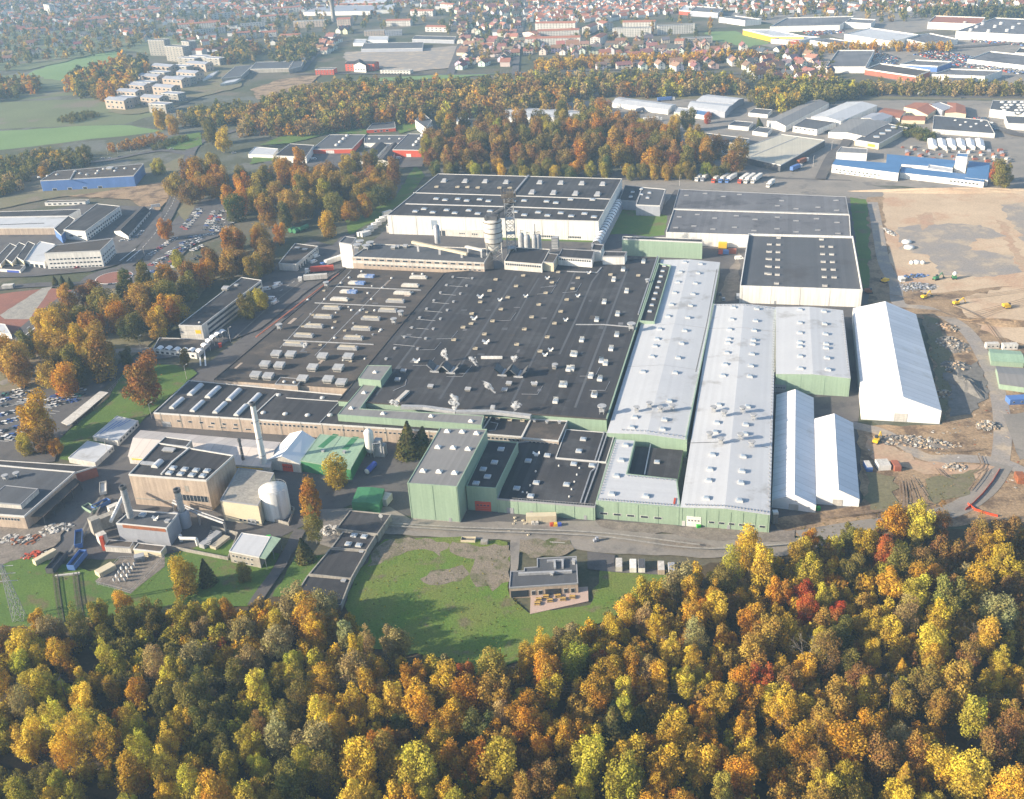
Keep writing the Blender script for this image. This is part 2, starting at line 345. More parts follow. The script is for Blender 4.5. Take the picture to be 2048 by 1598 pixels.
road('dirt_road', [(1700, 850), (1770, 868), (1850, 915), (1930, 918), (2000, 925), (2050, 945)], 7, 'dirt_grey')
road('dirt_road', [(2060, 590), (1990, 605), (1920, 628), (1850, 625), (1790, 620)], 9, 'dirt')
road('gravel_road', [(2005, 930), (1975, 975), (1930, 1010), (1880, 1030), (1800, 1045), (1720, 1055), (1600, 1075)], 9, 'asphalt_pale')
sheet('grass', [(1845, 630), (1880, 640), (1900, 700), (1905, 800), (1885, 845), (1868, 740)], 'rough_grass', 1.2, 5)
sheet('earth_patch', [(1730, 870), (1790, 895), (1850, 925), (1990, 935), (1960, 960), (1850, 950), (1740, 915)], 'dirt_red', 1.4, 4); sheet('earth_patch', [(1900, 600), (2050, 570), (2200, 640), (2050, 690), (1960, 660)], 'dirt_pale', 1.6, 5); sheet('earth_patch', [(1730, 945), (1790, 955), (1800, 1030), (1740, 1020)], 'rough_grass', 1.2, 4); sheet('earth_patch', [(1850, 960), (1960, 940), (1940, 990), (1870, 1010)], 'rough_grass', 1.3, 4)
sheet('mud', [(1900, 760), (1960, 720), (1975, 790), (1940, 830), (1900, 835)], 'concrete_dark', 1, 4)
sheet('site_yard', [(2005, 830), (2400, 810), (2500, 930), (2040, 920)], 'asphalt_pale', .6, 6)
# front road and meadow
sheet('front_road', [(640, 1020), (780, 1015), (822, 1040), (924, 1046), (1190, 1043), (1240, 1062), (1560, 1085), (1700, 1060), (1760, 1062), (1580, 1112), (1400, 1118), (1340, 1112), (1210, 1108), (1150, 1100), (1020, 1082), (900, 1078), (760, 1068), (690, 1110), (640, 1090)], 'asphalt_pale', .4, 5)
sheet('gravel', [(1190, 1042), (1540, 1064), (1590, 1062), (1590, 1086), (1390, 1080), (1340, 1068), (1240, 1063), (1200, 1055)], 'gravel', .6, 3)
sheet('gravel_patch', [(1312, 1080), (1400, 1085), (1440, 1098), (1400, 1100), (1330, 1096)], 'gravel', .5, 3)
sheet('meadow', [(690, 1215), (712, 1150), (770, 1080), (905, 1076), (1015, 1086), (1018, 1190), (1058, 1228), (1180, 1212), (1200, 1140), (1330, 1148), (1345, 1175), (1240, 1228), (1130, 1275), (1060, 1315), (960, 1350), (900, 1320), (720, 1300)], 'meadow', .6, 4)
sheet('bare_patch', [(770, 1085), (850, 1078), (900, 1090), (880, 1115), (850, 1100), (800, 1112), (760, 1130), (735, 1135), (745, 1105)], 'meadow_bare', 1.0, 3)
sheet('bare_patch', [(880, 1140), (925, 1132), (940, 1150), (920, 1165), (860, 1172), (840, 1160)], 'meadow_bare', 1.8, 2.5)
sheet('bare_patch', [(975, 1095), (1018, 1092), (1020, 1165), (985, 1185), (945, 1165), (950, 1120), (900, 1105), (905, 1085)], 'meadow_bare', 1.0, 3)
sheet('grass', [(1040, 1080), (1140, 1082), (1150, 1100), (1130, 1112), (1060, 1118), (1035, 1105)], 'meadow_bare', .8, 2.5)
sheet('path', [(1022, 1078), (1040, 1080), (1036, 1140), (1020, 1160)], 'asphalt_pale', .2, 4)
sheet('car_park', [(1175, 1105), (1230, 1112), (1230, 1140), (1330, 1142), (1330, 1152), (1225, 1146), (1175, 1140)], 'asphalt', .3, 4)
# west side
sheet('lawn', [(120, 880), (215, 800), (260, 725), (380, 735), (395, 748), (305, 825), (280, 850), (150, 925), (120, 920)], 'lawn', .4, 5)
sheet('lawn', [(-200, 1110), (60, 1112), (180, 1145), (360, 1105), (460, 1080), (560, 1110), (520, 1190), (500, 1215), (350, 1225), (120, 1255), (-200, 1260)], 'lawn', .6, 5)
sheet('lawn', [(545, 1195), (590, 1115), (690, 1110), (620, 1200)], 'lawn', .4, 4)
sheet('substation_ground', [(190, 1165), (240, 1120), (330, 1115), (330, 1135), (262, 1190)], 'gravel', .5, 4)
sheet('path', [(590, 1060), (612, 1062), (575, 1130), (518, 1215), (495, 1212), (555, 1125)], 'asphalt', .2, 5)
sheet('scrap_yard', [(-100, 1060), (60, 1050), (135, 1050), (110, 1095), (0, 1135), (-100, 1130)], 'gravel', 1.0, 4)
sheet('staff_car_park', [(-300, 830), (0, 775), (60, 765), (190, 780), (215, 785), (120, 880), (110, 925), (-300, 960)], 'asphalt', .2, 8)
sheet('park_grass', [(-200, 700), (60, 690), (100, 640), (150, 590), (330, 560), (520, 490), (545, 520), (430, 560), (360, 640), (300, 690), (240, 735), (200, 770), (0, 785), (-200, 810)], 'rough_grass', .6, 6)
road('works_road', [(90, 800), (170, 790), (235, 740), (300, 716), (380, 705), (430, 690), (480, 650), (560, 585), (640, 530), (700, 470)], 11, 'asphalt')
road('works_road', [(0, 770), (90, 735), (200, 708), (300, 702), (350, 712)], 7, 'asphalt_pale')
sheet('yard', [(520, 560), (620, 480), (690, 500), (700, 530), (620, 580), (520, 660), (440, 690), (480, 640)], 'asphalt', .3, 6)
sheet('red_ash_ground', [(-100, 600), (100, 578), (145, 582), (75, 665), (20, 690), (-100, 700)], 'red_ash', .4, 6)
sheet('path', [(85, 578), (105, 575), (60, 640), (10, 640), (0, 632)], 'concrete', .3, 5)
road('main_road', [(-60, 740), (20, 692), (60, 655), (130, 600), (200, 562), (262, 525), (310, 470), (345, 410), (368, 345), (378, 310), (400, 285), (470, 262), (560, 245), (680, 228), (830, 215)], 12, 'asphalt')
road('side_road', [(-60, 585), (60, 572), (150, 570), (200, 562)], 9, 'asphalt')
road('side_road', [(378, 310), (330, 302), (280, 308), (210, 322), (120, 330), (-60, 345)], 9, 'asphalt')
rc = G(229, 557)
def disc(name, r, m, z, n=40, r0=0): 
    mm = Mb(); pts = [(rc[0]+r*math.cos(2*math.pi*i/n), rc[1]+r*math.sin(2*math.pi*i/n)) for i in range(n)]
    mm.prism(pts, 0, z); o = mm.build(name, m); o['kind'] = 'structure'; return o
LAYER[0] += 1; disc('roundabout', 24, 'asphalt', .012*LAYER[0]+.004); disc('roundabout_kerb', 13.4, 'marking', .012*LAYER[0]+.16); disc('roundabout_island', 12.9, 'red_ash', .012*LAYER[0]+.22)
sheet('visitor_car_park', [(285, 520), (350, 440), (400, 400), (470, 395), (475, 430), (450, 470), (390, 490), (330, 540), (300, 545)], 'asphalt', .3, 8)
sheet('verge', [(355, 425), (385, 385), (400, 400), (370, 445)], 'rough_grass', .4, 6)
sheet('grass', [(325, 285), (345, 275), (400, 266), (405, 290), (375, 300), (335, 300)], 'lawn', .5, 6)
sheet('bare_ground', [(80, 390), (180, 385), (330, 360), (345, 380), (310, 440), (260, 400), (150, 395)], 'dirt', .8, 6)
sheet('rough_ground', [(-100, 420), (60, 385), (330, 330), (370, 310), (350, 360), (200, 385), (90, 400), (-100, 440)], 'rough_grass', .8, 6)
sheet('yard', [(-100, 470), (60, 430), (160, 410), (300, 415), (330, 430), (300, 470), (240, 530), (180, 545), (60, 555), (-100, 560)], 'asphalt', .3, 6)
sheet('yard', [(505, 320), (560, 312), (620, 300), (720, 305), (850, 300), (845, 335), (700, 340), (540, 330)], 'asphalt', .3, 6)
sheet('grass', [(500, 330), (548, 322), (550, 300), (510, 305)], 'lawn', .4, 5)
sheet('grass', [(560, 275), (640, 262), (730, 258), (735, 270), (660, 268), (580, 288), (520, 292)], 'lawn', .5, 6)
sheet('lawn', [(790, 252), (828, 245), (840, 258), (800, 268)], 'lawn', .5, 5)
sheet('brown_ground', [(500, 180), (560, 160), (640, 150), (620, 170), (560, 195), (515, 200)], 'dirt', 2, 10)
sheet('building_site', [(215, 225), (300, 140), (420, 120), (500, 130), (480, 175), (400, 195), (340, 220), (260, 230)], 'rough_grass', 2, 10)
sheet('waste_ground', [(690, 105), (830, 100), (940, 90), (915, 135), (820, 145), (690, 130)], 'dirt_grey', 2, 10)
sheet('green_strip', [(740, 158), (900, 150), (1010, 148), (900, 158), (740, 165)], 'field', 2, 10)
sheet('grass', [(-200, 70), (200, 60), (420, 80), (300, 110), (230, 100), (60, 140), (-200, 150)], 'field_dull', 4, 25)
road('street', [(600, 145), (640, 100), (680, 65), (705, 40), (720, 0)], 12, 'asphalt')
road('street', [(900, 150), (915, 110), (930, 70), (960, 0)], 12, 'asphalt')
road('street', [(1030, 150), (1036, 90), (1045, 40), (1050, -10)], 10, 'asphalt')
road('street', [(590, 150), (700, 148), (900, 150), (1050, 146), (1300, 140), (1500, 150)], 9, 'asphalt')
road('avenue', [(1500, 100), (1640, 98), (1760, 92), (1900, 96), (2100, 80)], 16, 'asphalt')
road('avenue', [(2500, 300), (2080, 275), (2010, 262), (1950, 245), (1900, 225), (1880, 205)], 12, 'asphalt')
road('avenue', [(1640, 360), (1665, 310), (1690, 290), (1690, 270), (1640, 262)], 9, 'asphalt')
# kerbs of the main road and painted lines
def marks(pxs, wd=.35, dash=None, name='road_markings'):
    mm = Mb(); z = .012*(LAYER[0]+1); LAYER[0] += 1
    for a, b in pxs:
        p, s_ = G(*a), G(*b); d = s_-p; L = np.linalg.norm(d); u = d/L; nn = np.array([-u[1], u[0]])*wd/2
        k = [(0, L)] if not dash else [(t, min(L, t+dash)) for t in np.arange(0, L, dash*2)]
        for x, y in k:
            i, j = p+u*x, p+u*y; mm.add([(*(i-nn), z), (*(j-nn), z), (*(j+nn), z), (*(i+nn), z)], [(0, 1, 2, 3)])
    o = mm.build(name, 'marking'); o['kind'] = 'structure'
marks([(c[0], c[1]) for c in (((240, 524), (272, 500)), ((254, 525), (280, 503)), ((398, 690), (402, 735)), ((408, 690), (412, 735)), ((45, 690), (90, 672)), ((60, 692), (85, 680)), ((32, 688), (75, 655)))], .9)
marks([((20, 690), (60, 655)), ((130, 600), (180, 570)), ((262, 525), (310, 470)), ((310, 470), (345, 410)), ((345, 410), (368, 345)), ((560, 585), (640, 530))], .25, 4)
rows = []
for k, (x0, y0, x1, y1, n) in enumerate(((0, 885, 110, 820, 14), (0, 850, 140, 800, 16), (0, 815, 160, 785, 16))):
    for i in range(n):
        x, y = x0+(x1-x0)*i/n, y0+(y1-y0)*i/n; rows.append(((x, y), (x+18, y+1.5)))
marks(rows, .22, None, 'parking_markings')
marks([((1092+i*4, 1050+i*.2), (1090+i*4, 1075)) for i in range(0)] or [((1100, 1088), (1130, 1090))], .2)
# rails
def rails(px, name='railway_track'):
    pts = spline([G(*p) for p in px]); mm = Mb(); z = .012*(LAYER[0]+1); LAYER[0] += 1
    for i in range(len(pts)-1):
        d = pts[i+1]-pts[i]; L = np.linalg.norm(d); u = d/L; nn = np.array([-u[1], u[0]]); an = math.atan2(u[1], u[0]); c = (pts[i]+pts[i+1])/2
        for s_ in (-.75, .75): mm.box((*(c+nn*s_), 0), (L, .16, .17), an, 0, z0=z+.12)
        for k in np.arange(0, L, .9): mm.box((*(pts[i]+u*k), 0), (.28, 2.6, .06), an, 1, z0=z)
    o = mm.build(name, ['bark', 'bark']); o['kind'] = 'structure'
rails([(112, 1150), (118, 1200), (128, 1262)])
rails([(152, 1150), (158, 1200), (170, 1262)])
road('track_bed', [(-40, 1470), (120, 1530), (300, 1582), (520, 1640)], 14, 'forest_floor'); rails([(-40, 1462), (120, 1521), (300, 1572), (520, 1628)]); rails([(-40, 1482), (120, 1541), (300, 1592), (520, 1648)])

# wheel tracks over the churned ground and the roads
for px in ([(1798, 965), (1800, 1000), (1796, 1030)], [(1803, 960), (1808, 1000), (1806, 1028)], [(1812, 962), (1822, 990), (1830, 1012)], [(1820, 958), (1838, 985), (1850, 1005)], [(1870, 940), (1885, 955), (1900, 960)], [(1940, 950), (1960, 935), (1955, 915)], [(1935, 985), (1955, 960), (1968, 940)], [(1780, 880), (1830, 900), (1900, 905), (1960, 900)], [(1860, 620), (1930, 640), (2000, 620), (2060, 610)], [(1880, 640), (1960, 625), (2050, 600)], [(1900, 610), (1960, 640), (2000, 690)], [(1760, 590), (1840, 600), (1950, 595), (2060, 580)], [(1640, 1040), (1720, 1030), (1800, 1020), (1850, 1010)]):
    road('wheel_track', px, .5, 'mud_track'); road('wheel_track', [(x+6, y+2) for x, y in px], .45, 'mud_track')
for px in ([(760, 1050), (925, 1060), (1190, 1070), (1400, 1095)], [(760, 1055), (925, 1066), (1190, 1077), (1400, 1102), (1600, 1092)], [(200, 1000), (170, 1060), (140, 1110)], [(210, 1000), (180, 1060), (150, 1110)], [(640, 540), (560, 600), (470, 680)]): road('wheel_track', px, .9, 'concrete' if px[0][0] > 700 else 'concrete_dark')
# ------------------------------------------------------------------ building helper
def inset(poly, d):
    n = len(poly); out = []
    for i in range(n):
        a, b, c = poly[i-1], poly[i], poly[(i+1) % n]
        u = (b-a)/np.linalg.norm(b-a); v = (c-b)/np.linalg.norm(c-b)
        n1 = np.array([-u[1], u[0]]); n2 = np.array([-v[1], v[0]]); k = 1+n1@n2
        out.append(b+(n1+n2)*d/max(k, .3))
    return out
PM = {}
def pm(key, fn):
    if key not in PM: PM[key] = fn()
    return PM[key]
def _win(): 
    m = Mb()
    m.box((0, 0, 0), (1, .10, 1), mi=0); m.box((0, 0, 0), (.84, .16, .80), mi=1)
    return m.mesh('window', ['trim_white', 'glass'])
def _winb():
    m = Mb(); m.box((0, 0, 0), (1, .10, 1), mi=0); m.box((0, 0, 0), (.96, .16, .8), mi=1)
    for i in range(1, 3): m.box((-.5+i/3., 0, 0), (.03, .2, .8), mi=0)
    return m.mesh('window', ['trim_grey', 'glass'])
def _door(dm, lites=True):
    def f():
        m = Mb(); m.box((0, 0, .5), (1, .16, 1), mi=0)
        for i in range(5): m.box((0, 0, .1+.2*i), (.98, .19, .015), mi=2)
        if lites:
            for i in range(4): m.box((-.33+.22*i, 0, .62), (.12, .22, .10), mi=1)
        return m.mesh('door', [dm, 'glass', 'trim_grey'])
    return f
class Bd:
    def __init__(s, name, label, roof, h=None, base=None, wall='white_paint', roofm='roof_grey', par=.5, gable=None, rise=1.0, rim='trim_grey', cat='building', group=None, tail=None, rimw=.34, z0=0., over=.35, plinth=None, ridge_at=.5, lvl=None):
        if h is None: h = HT(roof[0], base)
        s.h = h; s.rise = rise
        P = [G(x, y, h if lvl is None else lvl) for x, y in roof]
        if len(P) == 3: P = [P[0], P[1], P[1]+P[2]-P[0], P[2]]
        ar = sum(P[i][0]*P[(i+1) % len(P)][1]-P[i][1]*P[(i+1) % len(P)][0] for i in range(len(P)))
        s.P = P; c = sum(P)/len(P)
        s.root = r = thing(name, (c[0], c[1], 0), label, cat, group, tail); s.name = name
        if gable is None:
            s.zr = h-par if par > .05 else h
            Mb().prism(P, z0, s.zr-.02, top=False).build('wall', wall, r)
            Mb().add([(p[0], p[1], s.zr) for p in inset(P, .02)], [tuple(range(len(P)))]).build('roof', roofm, r)
            if par > .05:
                Q = inset(P, rimw); n = len(P); O = inset(P, -.06)
                vs = [(p[0], p[1], s.zr-.35) for p in O]+[(p[0], p[1], h) for p in O]+[(p[0], p[1], h) for p in Q]+[(p[0], p[1], s.zr+.004) for p in Q]
                fs = [(k*n+i, k*n+(i+1) % n, (k+1)*n+(i+1) % n, (k+1)*n+i) for k in range(3) for i in range(n)]
                Mb().add(vs, fs).build('parapet', rim, r)
        else:
            s.zr = h; fl, fr, br, bl = P
            if gable == 'A': f = fl+(fr-fl)*ridge_at; b = bl+(br-bl)*ridge_at
            else: f = fl+(bl-fl)*ridge_at; b = fr+(br-fr)*ridge_at
            s.ridge = (f, b); m = Mb().prism(P, z0, h, top=False); zt = h+rise
            k = lambda p, z: (p[0], p[1], z)
            if gable == 'A': m.add([k(fl, h), k(fr, h), k(f, zt)], [(0, 1, 2)]); m.add([k(br, h), k(bl, h), k(b, zt)], [(0, 1, 2)])
            else: m.add([k(fl, h), k(f, zt), k(bl, h)], [(0, 1, 2)]); m.add([k(fr, h), k(br, h), k(b, zt)], [(0, 1, 2)])
            m.build('wall', wall, r)
            t = .14; rm = Mb()
            e = (f-b)/np.linalg.norm(f-b)*over; f2 = f+e; b2 = b-e
            for (p, q) in (((fl, bl), (fr, br)) if gable == 'A' else ((fl, fr), (bl, br))):
                o1 = p-(f-p)/np.linalg.norm(f-p)*over*.6+e; o2 = q-(b-q)/np.linalg.norm(b-q)*over*.6-e
                dz = rise*over*.6/np.linalg.norm(f-p)
                vs = [k(o1, h-dz+.03), k(o2, h-dz+.03), k(b2, zt+.03), k(f2, zt+.03)]; vs += [(x, y, z+t) for x, y, z in vs]
                rm.add(vs, [(0, 1, 2, 3), (7, 6, 5, 4), (0, 4, 5, 1), (1, 5, 6, 2), (3, 7, 4, 0), (2, 6, 7, 3)])
            rm.build('roof', roofm, r)
        if plinth: Mb().prism(inset(P, -.08), 0, .7, top=True).build('plinth', plinth, r)
    def seg(s, e):
        a, b = s.P[e], s.P[(e+1) % len(s.P)]; d = b-a; L = np.linalg.norm(d); u = d/L
        return a, u, L, np.array([u[1], -u[0]]), math.atan2(u[1], u[0])
    def wins(s, e, n, z0, z1, s0=.05, s1=.95, fill=.6, kind='w', w=None, name='window'):
        a, u, L, nn, an = s.seg(e); step = L*(s1-s0)/n; ww = w or step*fill
        me = pm('win'+kind, _win if kind == 'w' else _winb)
        for i in range(n):
            p = a+u*(L*s0+step*(i+.5)); put(name, me, s.root, (p[0], p[1], (z0+z1)/2), an, (ww, 1.6, z1-z0))
        return s
    def door(s, e, t, w, h, m='white_paint', lites=True, name='door'):
        a, u, L, nn, an = s.seg(e); p = a+u*L*t
        o = put(name, pm('door'+m+str(lites), _door(m, lites)), s.root, (p[0], p[1], .02), an, (w, 1.6, h)); return s
    def band(s, e, z0, z1, m, s0=0., s1=1., t=.09, name='wall_band'):
        a, u, L, nn, an = s.seg(e); c = a+u*L*(s0+s1)/2
        Mb().box((c[0], c[1], (z0+z1)/2), (L*(s1-s0)-.04, 2*t, z1-z0), an).build(name, m, s.root); return s
    def zat(s, p):
        if not hasattr(s, 'ridge'): return s.zr
        f, b = s.ridge; d = (b-f)/np.linalg.norm(b-f); q = p-f; dist = abs(d[0]*q[1]-d[1]*q[0])
        w1 = max(abs(d[0]*(x-f)[1]-d[1]*(x-f)[0]) for x in s.P)
        return s.h+s.rise*max(0, 1-dist/w1)+.14
    def at(s, kind, px, sc=(1, 1, 1), rz=0.):
        p = G(px[0], px[1], s.zr+.5); nm, me = roofpart(kind)
        return rput(nm, me, s.root, (p[0], p[1], s.zat(p)), -YAW+rz, sc, kind)
    def row(s, kind, p0, p1, n, sc=(1, 1, 1), rz=0., skip=()):
        a = G(*p0, s.zr+.5); b = G(*p1, s.zr+.5); nm, me = roofpart(kind)
        for i in range(n):
            if i in skip: continue
            p = a+(b-a)*(i/(n-1) if n > 1 else 0)
            rput(nm, me, s.root, (p[0], p[1], s.zat(p)), -YAW+rz, sc, kind)
    def line(s, name, m, pts, wd=.5, ht=.25, z=None):
        mm = Mb()
        for p, q in zip(pts, pts[1:]):
            a = G(*p, s.zr+.3); b = G(*q, s.zr+.3); c = (a+b)/2; d = b-a; zz = (s.zr if z is None else z)
            za = s.zat(a) if z is None else z; zb = s.zat(b) if z is None else z
            L = np.linalg.norm(d); nn = np.array([-d[1], d[0]])/L*wd/2
            vs = [(*(a+nn), za), (*(a-nn), za), (*(b-nn), zb), (*(b+nn), zb)]; vs += [(x, y, zz_+ht) for x, y, zz_ in vs]
            mm.add(vs, [(0, 3, 2, 1), (4, 5, 6, 7), (0, 1, 5, 4), (1, 2, 6, 5), (2, 3, 7, 6), (3, 0, 4, 7)])
        return mm.build(name, m, s.root)
RK = {'sky': 1.15, 'vent': 1.12, 'hvac': .85, 'crate': 1.0, 'dome': 1.0, 'fanbox': .9}
def rput(nm, me, root, loc, rz, sc, kind):
    k = RK.get(kind, 1); sc = tuple(v*k for v in sc); two = isinstance(me, tuple)
    o = put(nm, me[0] if two else me, root, loc, rz, sc)
    if two: put(me[1][0], me[1][1], o)
    return o
def roofpart(kind):
    def sky(): 
        m = Mb()
        a, b, z0, z1 = 1.05, .95, .65, .95
        m.add([(-a, -b, z0), (a, -b, z0), (a, b, z0), (-a, b, z0), (-a*.7, -b*.7, z1), (a*.7, -b*.7, z1), (a*.7, b*.7, z1), (-a*.7, b*.7, z1)], [(0, 1, 5, 4), (1, 2, 6, 5), (2, 3, 7, 6), (3, 0, 4, 7), (4, 5, 6, 7)])
        c = Mb().box((0, 0, .3), (2.5, 2.3, .7)); return c.mesh('skylight', 'trim_white'), ('pane', m.mesh('pane', 'glass_pale'))
    def vent():   # smoke vent with its flap standing open
        m = Mb(); m.box((0, 0, .5), (2.3, 3.0, 1.1), mi=0); m.box((0, .1, 1.09), (1.9, 2.7, .1), mi=1); g_ = Mb()
        g_.add([(-1.1, 1.4, 1.12), (1.1, 1.4, 1.12), (1.1, .9, 2.3), (-1.1, .9, 2.3)], [(0, 1, 2, 3), (3, 2, 1, 0)])
        return m.mesh('roof_vent', ['white_paint', 'glass_pale']), ('flap', g_.mesh('flap', 'white_paint'))
    def crate():
        m = Mb()
        for x, y, a, b in ((0, -.8, 2.6, .15), (0, .8, 2.6, .15), (-1.25, 0, .15, 1.6), (1.25, 0, .15, 1.6)): m.box((x, y, .75), (a, b, .9))
        m.box((0, 0, .45), (2.4, 1.5, .2), mi=1); m.box((0, 0, .1), (2.2, 1.2, .5), mi=1)
        return m.mesh('vent_crate', ['beige_metal', 'steel_dark'])
    def small():
        m = Mb(); m.box((0, 0, .35), (1.2, 1.6, .8)); m.box((0, 0, .85), (1.5, 1.9, .18), mi=0)
        return m.mesh('small_vent', ['galvanised'])
    def lantern():
        m = Mb(); m.box((0, 0, .6), (12, 3.4, 1.3), mi=0); m.box((-.3, .6, 1.55), (9.5, 1.6, .7), mi=1)
        for i in range(9): m.box((-5+i*1.25, -1.72, .65), (.1, .1, 1.2), mi=1)
        m.box((5.4, 0, 1.5), (1.1, 2.4, .6), mi=2)
        return m.mesh('ridge_lantern', ['galvanised', 'beige_metal', 'steel'])
    def lantern_white():
        m = Mb(); m.box((0, 0, .6), (12, 3.2, 1.2), mi=0); m.box((0, .3, 1.45), (10, 2.2, .6), mi=0)
        return m.mesh('ridge_lantern', ['white_dirty'])
    def lantern_tarp():
        m = Mb(); m.box((-2.6, 0, .6), (6.2, 3.2, 1.2), mi=0); m.box((2.8, 0, .75), (6, 3.6, 1.7), mi=1); m.box((-2, .3, 1.5), (5, 2, .6), mi=0); m.box((.3, -.2, 1.5), (1.7, 3.4, .4), mi=1)
        return m.mesh('ridge_lantern', ['white_dirty', 'tarp_blue'])
    def fanbox():
        m = Mb(); m.box((0, 0, .7), (5.0, 4.6, 1.4), mi=1)
        vs = [(-3.1, -2.3, 1.4), (3.1, -2.3, 1.4), (3.1, 2.6, 1.4), (-3.1, 2.6, 1.4), (-3.1, -2.3, 2.6), (3.1, -2.3, 2.6), (3.1, 2.6, 3.4), (-3.1, 2.6, 3.4)]
        m.add(vs, [(0, 1, 5, 4), (1, 2, 6, 5), (2, 3, 7, 6), (3, 0, 4, 7), (4, 5, 6, 7), (3, 2, 1, 0)], 0)
        m.box((0, -2.33, 1.05), (4.4, .12, .5), mi=2)
        for x in (-1.4, 0, 1.4): m.box((x, -2.4, 1.1), (.5, .5, .5), mi=2)
        return m.mesh('fan_housing', ['galvanised', 'concrete', 'steel_dark'])
    def hvac():
        m = Mb(); 
        for x in (-.8, .8):
            for y in (-.8, .8): m.tube((x, y, 0), (x, y, 1), .1)
        m.box((0, 0, 1.5), (2.1, 2.1, 1.1), mi=0); m.lathe((0, 0, 2.05), [(1.0, 0), (1.9, .7), (1.9, 1.0), (0, 1.0)], 10, 0)
        return m.mesh('exhaust_unit', ['galvanised', 'steel_dark'])
    def cooler():     # a pair of dark panels leaning apart over a curved gutter
        m = Mb()
        for sx in (-1, 1):
            vs = [(sx*.35, -2.4, .9), (sx*.35, 2.4, .9), (sx*2.4, 2.4, 3.6), (sx*2.4, -2.4, 3.6)]
            m.add(vs, [(0, 1, 2, 3)], 0); m.add([(x+sx*.25, y, z-.2) for x, y, z in vs], [(3, 2, 1, 0)], 0)
            m.add([(x, -2.41, z) for x, z in ((sx*.1, .5), (sx*.5, .8), (sx*2.75, 3.35), (sx*2.35, 3.75))], [(0, 1, 2, 3), (3, 2, 1, 0)], 1)
        m.box((0, 0, .45), (1.6, 4.9, .9), mi=1); m.box((0, -2.5, .6), (3.0, .25, .7), mi=1)
        return m.mesh('cooler', ['steel_dark', 'galvanised'])
    def flap():       # white two-leaf ventilator standing open
        m = Mb(); m.box((0, 0, .3), (1.6, 1.6, .6), mi=0)
        m.add([(-1.6, -.7, 1.2), (-.1, -.7, .6), (-.1, .9, .6), (-1.6, .9, 1.6)], [(0, 1, 2, 3), (3, 2, 1, 0)], 0)
        m.add([(1.6, -.7, 1.3), (.1, -.7, .6), (.1, .9, .6), (1.2, .9, 1.9)], [(0, 1, 2, 3), (3, 2, 1, 0)], 0)
        return m.mesh('flap_vent', ['white_paint'])
    def barrel():     # long curved rooflight on a curb
        m = Mb(); L = 13.; n = 6; m.box((0, 0, .3), (3.3, L, .6), mi=0)
        pr = [(1.5*math.cos(math.pi*i/n), .6+.95*math.sin(math.pi*i/n)) for i in range(n+1)]
        vs = [(x, -L/2+.2, z) for x, z in pr]+[(x, L/2-.2, z) for x, z in pr]; k = n+1
        m.add(vs, [(i, i+1, k+i+1, k+i) for i in range(n)], 1); m.add(vs[:k], [tuple(range(k))], 2); m.add(vs[k:], [tuple(range(k-1, -1, -1))], 2)
        for j in range(9):
            y = -L/2+.4+j*(L-.8)/8
            for i in range(n):
                m.add([(pr[i][0]*1.03, y-.08, pr[i][1]+.03), (pr[i+1][0]*1.03, y-.08, pr[i+1][1]+.03), (pr[i+1][0]*1.03, y+.08, pr[i+1][1]+.03), (pr[i][0]*1.03, y+.08, pr[i][1]+.03)], [(0, 3, 2, 1)], 2)
        return m.mesh('barrel_rooflight', ['trim_white', 'polycarbonate', 'trim_white'])
    def dome():
        m = Mb(); m.lathe((0, 0, 0), [(.95, 0), (.95, .4), (.8, .7), (.45, .92), (0, 1.0)], 10, 0)
        return m.mesh('dome_light', ['trim_white'])
    def tent_cap():
        m = Mb(); m.box((0, 0, .2), (2.4, 2.2, .4)); m.add([(-1, -1, .4), (1, -1, .4), (1, 1, .4), (-1, 1, .4), (0, 0, 1.4)], [(0, 1, 4), (1, 2, 4), (2, 3, 4), (3, 0, 4)], 0)
        return m.mesh('dome_light', ['white_paint'])
    def dark_slot():
        m = Mb()
        for x, y, a, b in ((0, -.5, 3.6, .2), (0, .5, 3.6, .2), (-1.8, 0, .2, 1.0), (1.8, 0, .2, 1.0)): m.box((x, y, .3), (a, b, .6))
        m.box((0, 0, .1), (3.4, .9, .2), mi=1)
        return m.mesh('roof_hatch', ['trim_grey', 'steel_dark'])
    def pyr_light():
        m = Mb(); m.box((0, 0, .25), (3.6, 3.0, .5), mi=0)
        m.add([(-1.6, -1.3, .5), (1.6, -1.3, .5), (1.6, 1.3, .5), (-1.6, 1.3, .5), (-1.2, .9, 1.9), (1.2, .9, 1.9)], [(0, 1, 5, 4), (1, 2, 5), (2, 3, 4, 5), (3, 0, 4)], 1)
        return m.mesh('sloped_rooflight', ['trim_white', 'galvanised'])
    def slit():
        m = Mb(); m.box((0, 0, .4), (3.0, 2.0, .9), mi=0); m.box((0, 0, .87), (2.6, .25, .06), mi=1); m.box((0, .6, .87), (2.6, .2, .06), mi=1); m.box((0, -.6, .87), (2.6, .2, .06), mi=1)
        return m.mesh('louvre_box', ['white_dirty', 'steel_dark'])
    fn = {'sky': (sky, 'skylight'), 'vent': (vent, 'roof_vent'), 'crate': (crate, 'vent_crate'), 'small': (small, 'small_vent'), 'lantern': (lantern, 'ridge_lantern'), 'lantern_white': (lantern_white, 'ridge_lantern'),
          'lantern_tarp': (lantern_tarp, 'ridge_lantern'), 'fanbox': (fanbox, 'fan_housing'), 'hvac': (hvac, 'exhaust_unit'), 'cooler': (cooler, 'cooler'), 'flap': (flap, 'flap_vent'), 'barrel': (barrel, 'barrel_rooflight'),
          'dome': (dome, 'dome_light'), 'cap': (tent_cap, 'dome_light'), 'slot': (dark_slot, 'roof_hatch'), 'pyr': (pyr_light, 'sloped_rooflight'), 'slit': (slit, 'louvre_box')}[kind]
    return fn[1], pm('rp'+kind, fn[0])
